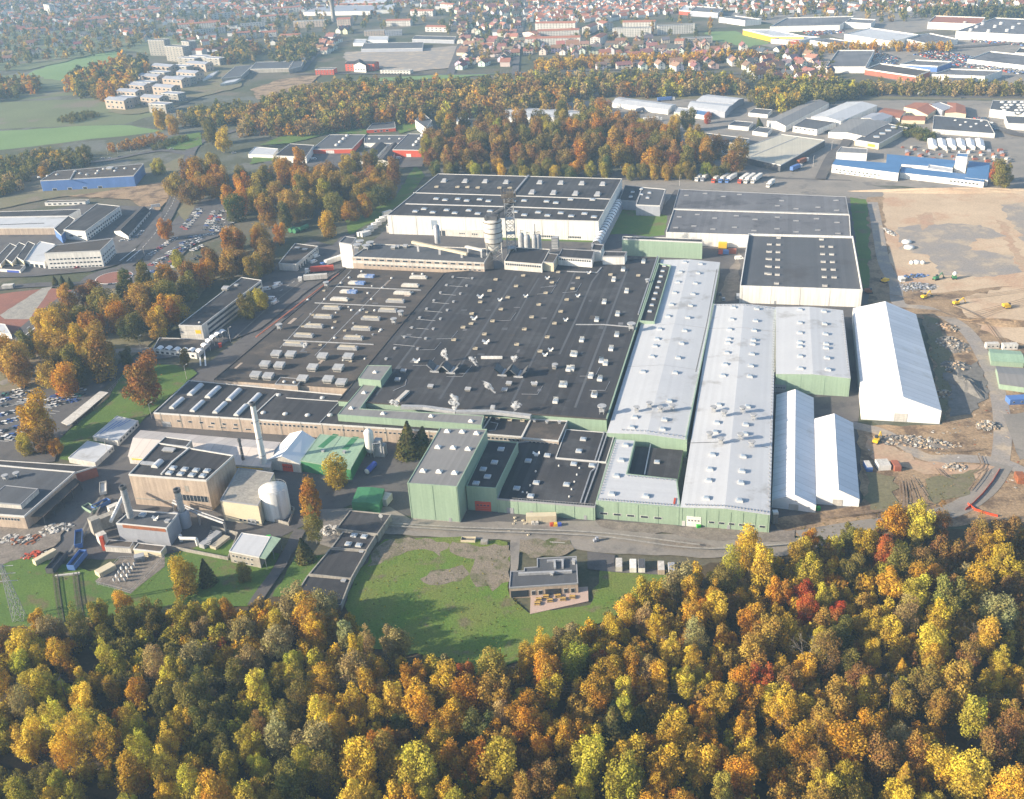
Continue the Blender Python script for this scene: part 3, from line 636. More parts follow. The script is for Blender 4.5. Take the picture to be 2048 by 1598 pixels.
# ------------------------------------------------------------------ the works: halls
def r2(cx, cy): return (860+cx/5.12, 340+cy/5.12)
def r1(cx, cy): return (640+cx/3.413, 700+cy/3.415)
def r3(cx, cy): return (1200+cx/5.689, 480+cy/5.689)
def q(ox, oy): return lambda cx, cy: (ox+cx/4.0, oy+cy/4.0)
c5, c6, c7, c8 = q(0, 400), q(512, 400), q(1024, 400), q(1536, 400)
d1, d2, d3, d4 = q(0, 800), q(512, 800), q(1024, 800), q(1536, 800)
t1, t2, t3, t4 = q(0, 0), q(512, 0), q(1024, 0), q(1536, 0)

A_ = Bd('old_hall', 'wide factory hall with an old grey-brown roof, rows of ridge lanterns and fan housings', [(428, 758), (697, 775), (888, 545), (690, 536)], h=10.5, wall='brick_beige', roofm='roof_old', par=.35, rim='roof_old', cat='factory hall')
for i in range(9):
    y = 600+i*69.5
    x = 855-i*62-(i > 5)*3
    A_.at(('lantern_tarp', 'lantern_tarp', 'lantern_tarp', 'lantern_white', 'lantern', 'lantern', 'lantern', 'lantern', 'lantern')[i], c6((880, 805, 740, 670, 605, 540, 465, 385, 300)[i], (610, 665, 735, 795, 865, 935, 1010, 1085, 1155)[i]))
    A_.at(('lantern_white', 'lantern_white', 'lantern_white', 'lantern', 'lantern', 'lantern', 'lantern', 'lantern', 'lantern')[i], c6((1300, 1235, 1175, 1115, 1055, 920, 845, 780, 735)[i], (620, 685, 745, 810, 885, 950, 1030, 1105, 1185)[i]))
for (x, y) in ((165, 1245), (280, 1250), (75, 1330), (190, 1338), (100, 1425), (535, 1265), (740, 1268), (455, 1355), (660, 1358), (375, 1445), (580, 1450), (685, 1475), (0, 1415)): A_.at('fanbox', c6(x, y))
for (x, y) in ((565, 690), (190, 1030), (1105, 985), (1160, 925)): A_.at('hvac', c6(x, y), (1.3, 1.3, 1.4))
for (x, y) in ((845, 568), (1085, 622), (1010, 700), (925, 790), (835, 880), (765, 878), (950, 880), (615, 1020), (1000, 1035), (550, 790), (895, 742), (680, 660), (745, 618), (1330, 590), (415, 795), (630, 1100), (1255, 588)): A_.at('dome', c6(x, y))
for (a, b) in (((640, 690), (1320, 720)), ((470, 822), (1200, 856)), ((220, 1120), (940, 1155))): A_.line('roof_pipe', 'galvanised', [c6(*a), c6(*b)], .5, .5)
A_.line('roof_seam', 'galvanised', [c6(760, 560), c6(190, 1180)], .35, .06)
A_.line('roof_seam', 'galvanised', [c6(1060, 640), c6(470, 1240)], .35, .06)
A_.line('gutter_edge', 'brick_red', [c6(660, 590), c6(0, 1095)], .8, .5)

B_ = Bd('dark_hall', 'largest factory hall with a nearly black flat roof full of vents and coolers', [(676, 800), (1213, 838), (1318, 514), (888, 545)], h=11.3, wall='clad_green', roofm='roof_dark', par=.35, rim='roof_old', cat='factory hall', rimw=.5)
B_.line('edge_fittings', 'clad_green', [(1213, 838), (1318, 514)], .7, .5)
for (x, y) in ((1052, 495), (890, 558), (813, 640), (917, 732), (738, 818), (845, 915), (678, 960), (838, 1080), (558, 1122), (792, 1192), (503, 1238), (748, 1308), (452, 1355), (703, 1433), (398, 1480), (655, 1558)): B_.at('vent', c7(x, y))
for (x, y) in ((1920, 75), (1848, 180), (1875, 310), (1608, 350), (1725, 30), (1720, 130), (1670, 240)): B_.at('vent', r1(x, y))
for (x, y) in ((90, 605), (33, 690), (320, 660), (528, 625), (270, 745), (485, 710), (215, 838), (438, 798), (158, 938), (390, 893), (100, 1035), (340, 988), (283, 1098), (225, 1212), (38, 1157), (1010, 605), (788, 598), (370, 578)): B_.at('crate', c7(x, y))
for (x, y) in ((1918, 637), (1870, 727), (1795, 818), (1960, 875), (1727, 910), (1893, 970), (1657, 1020), (1828, 1075), (1583, 1120), (1755, 1190), (2015, 780), (1722, 990)): B_.at('crate', c6(x, y))
for (x, y) in ((1575, 615), (1730, 625), (1525, 680), (1685, 685), (1475, 740), (1635, 748), (1423, 803), (1580, 812), (1365, 870), (1530, 880), (1310, 940), (1475, 950), (1247, 1020), (1418, 1030), (1187, 1095), (1357, 1107), (1110, 1185), (1293, 1190), (1040, 1270)): B_.at('small', c6(x, y))
for (x, y) in ((283, 625), (527, 768), (430, 960), (310, 1200), (175, 1470), (20, 1265), (615, 583), (265, 1240), (110, 770), (1860, 800)): B_.at('flap', c7(x, y) if x < 1500 else (1000, 600))
for (x, y) in ((1795, 775), (1285, 1290), (1840, 1140), (1745, 950)): B_.at('flap', c6(x, y), (1.4, 1.4, 1.2))
for (x, y) in ((795, 130), (905, 140), (1255, 155), (1365, 165)): B_.at('cooler', r1(x, y), (1.7, 1.5, 1.25))
for (x, y) in ((755, 250), (1010, 270), (1260, 275), (1290, 230), (570, 145), (530, 205), (1465, 235)): B_.at('fanbox', r1(x, y), (.55, .5, .5))
B_.at('hvac', c7(955, 1035), (1.6, 1.6, 1.7)); B_.at('hvac', d3(720, 100), (1.4, 1.4, 1.7)); B_.at('hvac', c7(345, 1340), (1.1, 1.1, 1)); B_.at('hvac', c7(1083, 660), (1, 1, 1.1))
for (x, y) in ((1600, 120), (1180, 410)): B_.at('fanbox', r1(x, y), (.4, .5, .9))
B_.line('duct', 'galvanised', [r1(555, 395), r1(705, 398), r1(930, 430), r1(1180, 430), r1(1440, 460)], 2.4, 1.6)
B_.line('duct', 'white_paint', [r1(1100, 55), r1(1245, 55)], 1.2, 1.3)
B_.line('duct', 'white_dirty', [r1(530, 350), r1(600, 285)], 2.2, 1.2)
B_.line('roof_pipe', 'galvanised', [c7(510, 995), c7(735, 995), c7(935, 1012)], .8, .4)
B_.line('roof_pipe', 'galvanised', [c7(440, 570), c7(680, 580), c7(715, 540)], .7, .5)
B_.line('roof_pipe', 'galvanised', [r1(500, 275), r1(580, 240), r1(590, 200)], .25, .2)
B_.line('walkway', 'steel', [c7(1165, 450), c7(1010, 915)], .7, .7)
for i in range(9): B_.line('roof_pipe', 'galvanised', [c6(1575-i*62+20, 607+i*67+8), c6(1730-i*55-20, 615+i*68+8)], .22, .15)
B_.line('roof_valley', 'roof_grey', [c7(720, 545), c7(640, 650), c7(520, 930), c7(380, 1230)], 1.2, .03)
B_.line('roof_valley', 'roof_grey', [c7(215, 620), c7(130, 760), c7(20, 960)], 1.0, .03)

pr_ = np.random.default_rng(3)
bl = lambda f, g: tuple(np.array((676, 800))*(1-f)*(1-g)+np.array((1213, 838))*f*(1-g)+np.array((1318, 514))*f*g+np.array((888, 545))*(1-f)*g)
for i, f in enumerate((.12, .24, .36, .5, .63, .75, .87)): B_.line('roof_valley', ('roof_grey', 'roof_dark')[i % 2], [bl(f, .06), bl(f, .5), bl(f, .94)], 1.3, .03+.004*i)  # ridge and valley shading painted as strips of differing tone on the flat roof
for i in range(34):
    f, g_ = pr_.uniform(.05, .95), pr_.uniform(.05, .92); d = pr_.uniform(.008, .03); B_.line('roof_patch', ('roof_grey', 'roof_old', 'roof_dust')[i % 3], [bl(f, g_), bl(f+d*(i % 2), g_+d*(1-i % 2))], pr_.uniform(1.0, 3.4), .05+.003*(i % 7))
for i in range(12):
    f, g_ = pr_.uniform(.05, .9), pr_.uniform(.05, .9); B_.line('roof_cable', 'steel', [bl(f, g_), bl(f+.06, g_+.004), bl(f+.065, g_+.06)], .18, .15)
al = lambda f, g: tuple(np.array((428, 758))*(1-f)*(1-g)+np.array((697, 775))*f*(1-g)+np.array((888, 545))*f*g+np.array((690, 536))*(1-f)*g)
for i in range(22):
    f, g_ = pr_.uniform(.05, .93), pr_.uniform(.05, .9); A_.line('roof_patch', ('roof_dark', 'roof_dust', 'brick_beige')[i % 3], [al(f, g_), al(f+.05*(i % 2), g_+.05*(1-i % 2))], pr_.uniform(.6, 2.6), .05+.003*(i % 7))
for i in range(26):
    f, g_ = pr_.uniform(.04, .95), pr_.uniform(.04, .93); A_.at(('small', 'crate', 'dome')[i % 3], al(f, g_), (.7, .7, .8))
K_ = Bd('brick_hall', 'long beige brick front building with curved rooflights along its flat roof', [(307, 825), (960, 868), (992, 818), (378, 760)], h=8.3, wall='brick_beige', roofm='roof_dark', par=.5, rim='trim_white', cat='factory hall')
for (x, y) in ((395, 780), (430, 785), (472, 790), (512, 800)): K_.at('barrel', (x-4, y-1), rz=0)
for (x, y) in ((352, 806), (393, 812), (438, 815), (480, 820)): K_.at('barrel', (x+2, y), (.9, .9, .9))
for (x, y) in ((58, 97), (233, 107), (412, 117), (592, 117)): K_.at('dome', d2(x, y), (1.5, 1.5, 1))
for (x, y) in ((180, 1555), (530, 1578), (712, 1578)): K_.at('dome', c6(x, y), (1.4, 1.4, 1))
K_.line('roof_pipe', 'galvanised', [c6(-100, 1480), c6(440, 1495), c6(830, 1515)], .8, .6)
K_.line('roof_edge', 'trim_white', [c6(165, 1545), c6(0, 1700)], .5, .4); K_.line('roof_edge', 'trim_white', [c6(240, 1580), c6(600, 1605), c6(780, 1610)], .4, .3)
K_.line('roof_edge', 'trim_grey', [c6(740, 1530), c6(510, 1780)], .4, .3)
K_.wins(0, 6, 3.6, 4.8, .06, .28, .35); K_.wins(0, 16, 5.3, 6.6, .31, .52, .6); K_.wins(0, 18, 5.0, 6.0, .55, .8, .6); K_.wins(0, 10, 4.6, 6.0, .82, .97, .7); K_.wins(0, 4, 1.6, 2.4, .16, .32, .5)
K_.door(0, .035, 5, 3.2, 'galvanised', False)
pt = Mb(); a, b = G(*c6(150, 1475), 8.3), G(*c6(320, 1500), 8.3)
PB = Bd('roof_cabin', 'small brick plant cabin with a brown box beside it on the brick hall roof', [c6(150, 1470), c6(330, 1482), c6(370, 1430), c6(195, 1415)], h=11.4, z0=8.3, wall='brick_beige', roofm='roof_old', par=.2, cat='plant room')
for (x, y) in ((225, 1450), (305, 1455)): PB.at('dome', c6(x, y))

# green L-shaped gallery over the front
GT = Bd('green_roof_block', 'mint green box standing at the inner end of the L-shaped gallery', [(716, 757), (761, 761), (783, 731), (735, 730)], h=15.3, z0=8.2, wall='clad_green', roofm='roof_metal_grey', par=.2, rim='clad_green', cat='factory block'); GT.at('cap', r1(375, 148))
GL = Bd('green_gallery', 'mint green L-shaped gallery with a grey roof above the brick front', [(675, 829), (963, 850), (968, 831), (720, 817), (757, 766), (729, 765)], h=12.0, z0=8.2, wall='clad_green', roofm='roof_metal_grey', par=.2, rim='clad_green', cat='factory block')
for (x, y) in ((300, 288), (213, 393), (430, 430), (758, 448), (1030, 482)): GL.at('cap', r1(x, y))
BR1 = Bd('link_building', 'low dark-roofed link building between green gallery and grey-roofed annex', [(952, 866), (1043, 873), (1062, 836), (978, 828)], h=8.0, wall='concrete', roofm='roof_dark', par=.4, rim='trim_white'); BR1.wins(0, 10, 5.2, 6.6, .04, .96, .7)
for (x, y) in ((1130, 465), (1215, 470), (1297, 478), (1382, 483)): BR1.at('crate', r1(x, y), (.8, .8, .8))
BR1.line('roof_pipe', 'galvanised', [r1(1150, 550), r1(1195, 545), r1(1215, 500), r1(1165, 490)], .3, .3)
BR2 = Bd('annex', 'annex with worn grey-brown roof and a window band in its pale brick front', [(1043, 875), (1117, 881), (1135, 841), (1062, 837)], h=9.0, wall='brick_beige', roofm='roof_old', par=.5, rim='trim_white'); BR2.wins(0, 8, 6.0, 7.4, .05, .97, .8)
for (x, y) in ((1465, 487), (1550, 497), (1635, 500)): BR2.at('hvac', r1(x, y), (.6, .6, .6))

# front green halls
GB = Bd('green_tower_hall', 'tallest mint green hall with a grey roof of nine dome lights', [(814.5, 966), (914, 973), (974, 858), (880, 855)], base=(822.5, 1039), wall='clad_green', roofm='roof_metal_grey', par=.25, rim='clad_green', cat='factory hall', plinth='concrete')
for (x, y) in ((1530, 245), (1650, 250), (1765, 262), (1455, 372), (1578, 377), (1697, 387), (1337, 562), (1465, 568), (1590, 578)): GB.at('cap', d2(x, y), (1.15, 1.15, 1.1))
GA = Bd('green_annex_hall', 'mint green annex with black roof and red roller door', [(932, 972), (992, 976), (1036, 884), (976, 880)], base=(933, 1020), wall='clad_green', roofm='roof_dark', par=.5, rim='clad_green', cat='factory hall')
for (x, y) in ((1760, 663), (1852, 610), (1818, 550), (1908, 495), (1960, 390)): GA.at('sky', d2(x, y))
GA.door(0, .52, 7.2, 5.0, 'door_red')
GD = Bd('low_dark_hall', 'low front hall with a black roof behind the beige container', [(994, 997), (1190, 1013), (1231, 866), (1036, 884)], base=(1000, 1025), wall='clad_green', roofm='roof_dark', par=.45, rim='trim_grey', cat='factory hall')
for (x, y) in ((130, 483), (283, 440), (195, 658), (38, 703), (150, 765), (437, 672), (495, 508), (640, 520)): GD.at('sky', d3(x, y))
GD.line('roof_pipe', 'steel', [d3(548, 820), d3(630, 575), d3(665, 545), d3(740, 250)], .6, .5); GD.line('roof_pipe', 'steel', [d3(580, 825), d3(680, 545), d3(765, 260)], .6, .5)
for (x, y) in ((375, 522), (540, 540), (520, 593), (500, 650), (478, 710), (458, 768), (145, 680), (85, 733), (190, 567), (120, 738)): GD.at('dome', d3(x, y), (.45, .45, .8))
GD.at('flap', d3(195, 435), (1.1, 1.1, 1))
m = Mb()
for i in range(30):
    p = G(*d3(10+i*22, 800+i*1.6), GD.h); m.box((p[0], p[1], 0), (.08, .08, 1.0), 0, z0=GD.h)
a, b = G(*d3(0, 799), GD.h), G(*d3(655, 848), GD.h); m.tube((*a, GD.h+1), (*b, GD.h+1), .06); m.build('guard_rail', 'galvanised', GD.root)
GD.door(0, .13, 3, 3, 'trim_grey', False)
GR = Bd('raised_dark_roof', 'slightly raised black-roofed block behind the low front hall', [(1111, 915), (1212, 924), (1230, 866), (1132, 858)], h=GD.h+.55, wall='trim_grey', roofm='roof_dark', par=.25, rim='trim_white', cat='factory hall')
for (x, y) in ((570, 310), (535, 405)): GR.at('sky', d3(x, y))
GR.line('roof_pipe', 'steel', [d3(665, 480), d3(740, 250)], .6, .5); GR.line('roof_pipe', 'steel', [d3(690, 485), d3(765, 258)], .6, .5)

# white-roofed halls
C_ = Bd('narrow_white_hall', 'long white-roofed hall alongside the black hall, with two skylight rows and four exhaust units', [(1214, 866), (1374, 880), (1440, 525), (1322, 520)], h=9.7, wall='clad_green', roofm='roof_white', gable='A', rise=1.1, cat='factory hall', over=.1)
for (x, y) in ((965, 265), (915, 375), (885, 490), (850, 610), (815, 745), (775, 880), (680, 1025), (650, 1135), (628, 1215), (595, 1335), (490, 1505)): C_.at('sky', r3(x, y))
for (x, y) in ((1145, 280), (1115, 385), (1085, 500), (1060, 622), (1030, 755), (1000, 892), (965, 1040), (930, 1185), (890, 1350), (855, 1520)): C_.at('sky', r3(x, y))
for (x, y) in ((1260, 15), (1220, 165), (1205, 240), (960, 225), (985, 145)): C_.at('sky', d3(x, y))
for (x, y) in ((995, 100), (1098, 70), (1185, 105), (1283, 85)): C_.at('hvac', d3(x, y), (1.0, 1.0, 1.15))
C_.line('roof_joint', 'trim_grey', [r3(620, 975), r3(840, 972), r3(1235, 1003)], .35, .08); C_.line('roof_joint', 'trim_grey', [r3(320, 1440), r3(720, 1440), r3(1130, 1480)], .3, .08)
C_.line('edge_fittings', 'clad_green', [d3(1390, 315), r3(1290, 730)], .6, .5)
S_ = Bd('black_strip_roof', 'narrow black-roofed strip with small skylights between the black hall and a white roof', [(1279, 641), (1309, 643), (1342, 530), (1317, 526)], h=12.0, wall='clad_green', roofm='roof_dark', par=1.0, rim='clad_green', rimw=.5, cat='factory hall')
S_.row('sky', r3(567, 806), r3(732, 290), 9, (.85, .85, .8))
D_ = Bd('wide_white_hall', 'wide white-roofed hall ending in the mint green street front with a white door', [(1361, 1015), (1540, 1030), (1552, 615), (1425, 609)], h=9.2, wall='clad_green', roofm='roof_white', gable='A', rise=1.3, cat='factory hall', over=.1)
for (x, y) in ((1518, 780), (1500, 915), (1475, 1030), (1465, 1137), (1455, 1180), (1443, 1295), (1425, 1427), (1400, 1553), (1785, 793), (1770, 930), (1755, 1040), (1745, 1150), (1738, 1195), (1730, 1308), (1718, 1443), (1705, 1565)): D_.at('sky', r3(x, y))
for (x, y) in ((1655, 47), (1640, 190), (1627, 265), (1605, 445), (1585, 562), (1575, 652), (1555, 795), (1885, 62), (1870, 207), (1865, 280), (1850, 462), (1840, 580), (1832, 672), (1820, 815)): D_.at('sky', d3(x, y))
for (x, y) in ((1612, 100), (1695, 140), (1843, 110), (1930, 160), (1580, 310), (1668, 360), (1825, 325), (1915, 380)): D_.at('hvac', d3(x, y), (1.05, 1.05, 1.2))
D_.line('roof_joint', 'trim_grey', [r3(1240, 1005), r3(1620, 1018), r3(2045, 1045)], .35, .08); D_.line('roof_joint', 'steel_dark', [d3(1390, 342), d3(1690, 350), d3(2045, 380)], .35, .08)
D_.wins(0, 6, 2.6, 3.7, .30, .98, .62, 'w'); D_.door(0, .155, 6, 5.2, 'white_paint'); D_.door(0, .04, 1.4, 2.6, 'trim_white', False)
W_ = Bd('white_roof_wing', 'white-roofed wing wrapped round a sunken courtyard roof', [(1192, 1001), (1361, 1015), (1354, 958), (1254, 947), (1271, 880), (1230, 877)], h=9.2, wall='clad_green', roofm='roof_white_b', par=.12, rim='clad_green', rimw=.5, cat='factory hall')
for (x, y) in ((910, 355), (875, 475), (838, 600), (800, 745), (1073, 763)): W_.at('sky', d3(x, y))
W_.wins(0, 5, 2.4, 3.5, .01, .82, .62)
CY = Bd('courtyard_roof', 'sunken grey flat roof inside the courtyard of the white wing', [(1254, 947), (1353, 957), (1367, 887), (1271, 879)], h=5.6, lvl=9.2, wall='clad_green', roofm='roof_dark', par=0, cat='factory hall')
CY.line('ridge_strip', 'trim_white', [d3(1110, 345), d3(1060, 595)], .5, .4); CY.at('sky', d3(1160, 493), (.9, .9, 1))
E_ = Bd('small_white_hall', 'small white-roofed hall with mint green gable wall beside the tents', [(1552, 748), (1701, 757), (1686, 621), (1552, 614)], h=10.6, wall='clad_green', roofm='roof_white', gable='A', rise=1.1, cat='factory hall', over=.1)
for (x, y) in ((255, 885), (255, 990), (255, 1070), (255, 1145), (255, 1178), (258, 1257), (260, 1355), (448, 897), (452, 997), (460, 1078), (465, 1157), (465, 1190), (473, 1270), (480, 1363)): E_.at('sky', c8(x, y))
E_.line('roof_joint', 'trim_grey', [c8(70, 1050), c8(600, 1080)], .35, .08); E_.door(0, .07, 6, 4.6, 'trim_grey')
WB = Bd('white_box_hall', 'square hall with blank white walls and a grey roof of louvre boxes', [(1480, 571), (1725, 579), (1706, 472), (1497, 467)], base=(1480, 606), wall='white_paint', roofm='roof_grey', par=1.5, rim='white_paint', rimw=.5, cat='warehouse')
for i in range(5): WB.at('slit', c8(15-i*1.0-(i == 0)*2, 352+i*59.5)); WB.at('slit', c8(82-i*2, 355+i*60))
for i in range(7): WB.at('slit', (r3(1925, 45+i*85)[0]-i*1.2, 488+i*14.6)) if i < 5 else 0
for i in range(5): WB.at('slit', c8(433+i*4.5, 370+i*61)); WB.at('slit', c8(503+i*6.5, 372+i*61))
for (x, y) in ((85, 300), (428, 313), (68, 665), (455, 683)): WB.at('slit', c8(x, y))
W2 = Bd('dusty_warehouse', 'white-walled warehouse with a dusty grey roof behind the white box hall', [(1332, 464), (1702, 476), (1699, 429), (1347, 418)], base=(1331, 490), wall='white_paint', roofm='roof_dust', par=.6, rim='white_paint', cat='warehouse')
for (x, y) in ((1338, 132), (1483, 113), (1310, 218), (1455, 205), (1622, 142), (1795, 123), (1607, 230), (1780, 215), (1945, 152), (1935, 242)): W2.at('slot', c7(x, y))
for (x, y) in ((75, 135), (225, 163), (388, 147), (553, 177), (72, 227), (225, 252), (398, 238), (560, 265)): W2.at('slot', c8(x, y))
W3 = Bd('rear_dusty_warehouse', 'rearmost dusty grey warehouse roof next to the lorry park', [(1347, 416), (1698, 427), (1692, 393), (1358, 378)], h=9.4, wall='white_dirty', roofm='roof_dust', par=.4, rim='trim_grey', cat='warehouse')
for (x, y) in ((1395, 1560), (1545, 1545), (1690, 1570), (1820, 1553)): W3.at('slot', t3(x, y))
for (x, y) in ((75, 48), (225, 72), (400, 60), (545, 5), (110, 8), (550, 85)): W3.at('slot', c8(x, y-5))
LB = Bd('grey_link_block', 'grey metal block joining the two warehouse groups', [(1272, 409), (1320, 411), (1331, 378), (1284, 374)], h=9, wall='wall_grey', roofm='roof_grey', par=.5, rim='trim_white')
for (x, y) in ((1035, 1510), (965, 1535), (1100, 1540), (950, 1572), (1085, 1580), (1035, 1553)): LB.at('sky', t3(x, y))
LB2 = Bd('dark_link_wall', 'dark blue-grey link building beside the far warehouse', [(1238, 400), (1273, 402), (1284, 374), (1250, 370)], h=8, wall='wall_grey', roofm='roof_dark', par=.5)
FW = Bd('far_warehouse', 'huge flat-roofed warehouse with white walls in front of the russet grove', [(774, 430), (1197, 442), (1244, 357), (876, 347)], base=(777, 468), wall='white_paint', roofm='roof_dark', par=.5, rim='trim_white', cat='warehouse')
FW.line('roof_band', 'trim_white', [r2(-250, 345), r2(0, 352), r2(900, 378), r2(1790, 412)], 1.2, .5); FW.line('roof_band', 'trim_white', [r2(-170, 232), r2(720, 258), r2(1840, 297)], .8, .5)
FW.line('roof_step', 'trim_grey', [r2(1010, 55), r2(820, 285)], 1.4, .9)
for (x, y) in ((1125, 125), (1340, 130), (1555, 135), (1768, 142), (1045, 225), (1265, 230), (1490, 238), (1715, 245), (145, 108), (360, 112), (565, 115), (780, 122)): FW.at('pyr', r2(x, y+4), (1.3, 2.6 if y > 200 else 2.0, 1.2))
for (x, y) in ((65, 290), (155, 303), (285, 293), (378, 310), (510, 297), (600, 315), (850, 320), (965, 310), (1195, 318), (1290, 332), (1440, 298), (1665, 300), (30, 430), (172, 407), (255, 437), (398, 410), (490, 443), (615, 418), (872, 425), (967, 457), (1108, 430), (1205, 462), (1340, 437), (1447, 468), (1583, 443), (1680, 477), (-60, 395), (-150, 420)): FW.at('sky', r2(x, y), (1.5, 1.4, 1))
for (x, y) in ((68, 175), (283, 177), (385, 178), (490, 183), (712, 185), (818, 187)): FW.at('crate', r2(x, y), (1.3, 1.3, 1.2))
FW.wins(0, 8, 1.5, 3.2, .72, .80, .8); FW.wins(0, 8, 1.5, 3.2, .86, .92, .8); FW.band(0, 2, 12, 'trim_grey', .48, .495); FW.band(0, 2, 12, 'trim_grey', .705, .71); FW.band(0, 5, 12.5, 'glass_pale', .215, .245)
FC = Bd('loading_annex', 'low pale annex along the front of the far warehouse', [(772, 452), (976, 463), (980, 449), (777, 444)], h=5.5, wall='white_dirty', roofm='roof_dust', par=.3, rim='trim_white')
FC.wins(0, 3, 2.2, 3.4, .27, .33, .7); FC.wins(0, 3, 2.2, 3.4, .38, .44, .7); FC.wins(0, 3, 2.2, 3.4, .72, .78, .7); FC.wins(0, 3, 2.2, 3.4, .84, .9, .7); FC.door(0, .55, 6, 4.2, 'glass', False)
GW = Bd('green_wall_building', 'narrow deep green building with a large blank facade', [(1244, 477), (1405, 484), (1405, 477), (1246, 472)], base=(1245, 511), wall='clad_green', roofm='roof_dark', par=.6, rim='trim_white', cat='factory block')
def facade_pipes(k, e, n, m_='clad_green', s0=.02, s1=.98):
    for i in range(n): k.band(e, 0, k.h-.1, m_, s0+(s1-s0)*i/(n-1), s0+(s1-s0)*i/(n-1)+.003, .12, 'downpipe')
def edge_studs(k, a, b, n):
    mm = Mb(); p, q_ = G(*a, k.h), G(*b, k.h)
    for i in range(n): x = p+(q_-p)*(i+.5)/n; mm.box((x[0], x[1], k.zat(x)+.3), (.5, .5, .7), -YAW)
    mm.build('edge_fittings', 'trim_grey', k.root)  # small guard brackets along the roof edge, joined into one mesh
facade_pipes(GD, 0, 6); facade_pipes(D_, 0, 8); facade_pipes(W_, 0, 5); facade_pipes(GB, 0, 3); facade_pipes(WB, 0, 5, 'white_dirty'); facade_pipes(FW, 0, 9, 'white_dirty'); facade_pipes(E_, 0, 4); facade_pipes(K_, 0, 16, 'concrete')
edge_studs(D_, (1368, 1011), (1537, 1026), 26); edge_studs(W_, (1196, 998), (1356, 1011), 26); edge_studs(D_, (1537, 1018), (1548, 640), 60); edge_studs(D_, (1430, 612), (1548, 618), 16); edge_studs(C_, (1240, 862), (1370, 875), 14); edge_studs(W_, (1199, 990), (1232, 885), 20); edge_studs(E_, (1697, 745), (1684, 628), 24); edge_studs(W_, (1252, 951), (1352, 961), 14)
for b_, e_, t_ in ((GD, 0, .35), (GD, 0, .9), (D_, 0, .55), (GB, 0, .8), (WB, 0, .3)): b_.door(e_, t_, 1.2, 2.3, 'trim_grey', False)
C_.line('roof_stain', 'concrete_dark', [r3(1090, 1500), r3(1215, 950), r3(1330, 330)], .5, .05); D_.line('roof_stain', 'concrete', [r3(2010, 850), r3(2000, 1050), r3(1985, 1500)], .9, .05); D_.line('roof_stain', 'wall_red', [d3(1305, 780), d3(1296, 830)], .8, .04)
# mixing-tower row
MX = Bd('mixing_wing', 'long window-banded wing at the back of the works with chillers on its roof', [(704, 513), (968, 525), (985, 497), (742, 487)], h=17.5, wall='brick_beige', roofm='roof_grey', par=.6, rim='white_dirty')
MX.wins(0, 16, 15.0, 16.4, .02, .98, .75); MX.wins(0, 26, 11.3, 12.4, .08, .98, .7); MX.band(0, 12.7, 14.7, 'white_dirty', .0, 1, .06)
for (x, y) in ((810, 385), (885, 390), (835, 355), (915, 365)): MX.at('hvac', c6(x, y), (1.9, 1.9, 1.3))
for (x, y) in ((1195, 375), (1100, 385), (1130, 380)): MX.at('fanbox', c6(x, y), (.6, .6, .7))
WT = Bd('white_stair_tower', 'white stair tower at the end of the window-banded wing', [(678, 484), (703, 488), (713, 475), (690, 472)], base=(684, 535), wall='white_paint', roofm='roof_grey', par=.5)
MR = Bd('dark_roof_wing', 'dark-roofed wing to the right of the banded silo', [(1008, 522), (1084, 528), (1100, 498), (1024, 494)], h=17.0, wall='white_dirty', roofm='roof_dark', par=.5, rim='white_dirty'); MR.wins(0, 16, 14.2, 15.8, .03, .97, .8)
MY = Bd('yellow_green_block', 'small yellowish block with dark roof between two windowed wings', [(1086, 523), (1107, 525), (1117, 508), (1096, 506)], h=17.4, wall='wall_cream', roofm='roof_old', par=.3)
MZ = Bd('end_wing', 'white wing with a band of windows beside the white tower', [(1116, 513), (1184, 518), (1189, 501), (1124, 497)], h=17, wall='white_paint', roofm='roof_dark', par=.4); MZ.wins(0, 14, 14.6, 16, .03, .97, .8)
MW = Bd('white_block_tower', 'white square tower with dark flat roof at the end of the wing', [(1183, 499), (1202, 501), (1208, 489), (1187, 487)], base=(1183, 545), wall='white_paint', roofm='roof_dark', par=.5)
MV = Bd('white_end_box', 'white box building with dark roof beside the white tower', [(1205, 512), (1249, 512), (1254, 503), (1209, 502)], h=17, wall='white_paint', roofm='roof_dark', par=.5)

# ------------------------------------------------------------------ silo tower, silos, conveyors
def zfor(p, py):
    lo, hi = -10., 150.
    for _ in range(40):
        m = (lo+hi)/2
        if PR(p, m)[1] > py: lo = m
        else: hi = m
    return lo
c = G(990, 521, 11); R_ = 6.2
t = thing('banded_silo', (c[0], c[1], 10.8), 'tall banded white silo on a steel frame behind the black roof', 'silo'); z0, z1 = zfor(c, 484), zfor(c, 441)
m = Mb(); m.lathe((c[0], c[1], 0), [(1.2, z0-9), (R_, z0), (R_, z1), (R_*.8, z1+1.2), (0, z1+1.6)], 26); m.build('tank', 'white_dirty', t, True)
for k in range(5): Mb().lathe((c[0], c[1], z0+.5+k*(z1-z0-1)/4), [(R_, -.3), (R_+.28, -.3), (R_+.28, .3), (R_, .3)], 26).build('band_ring', 'steel' if k % 2 else 'bark', t)
for x in (-5.2, 5.2):
    for y in (-5.2, 5.2): 
        Mb().tube((c[0]+x, c[1]+y, 10.8), (c[0]+x, c[1]+y, z0+1), .38).build('leg', 'white_dirty', t)
m = Mb()
for sx, sy, ex, ey in ((-1, -1, 1, -1), (1, -1, 1, 1), (-1, -1, -1, 1), (-1, 1, 1, 1)):
    for za, zb in ((11, (11+z0)/2), ((11+z0)/2, z0)):
        m.tube((c[0]+sx*5.2, c[1]+sy*5.2, za), (c[0]+ex*5.2, c[1]+ey*5.2, zb), .17); m.tube((c[0]+ex*5.2, c[1]+ey*5.2, za), (c[0]+sx*5.2, c[1]+sy*5.2, zb), .17)
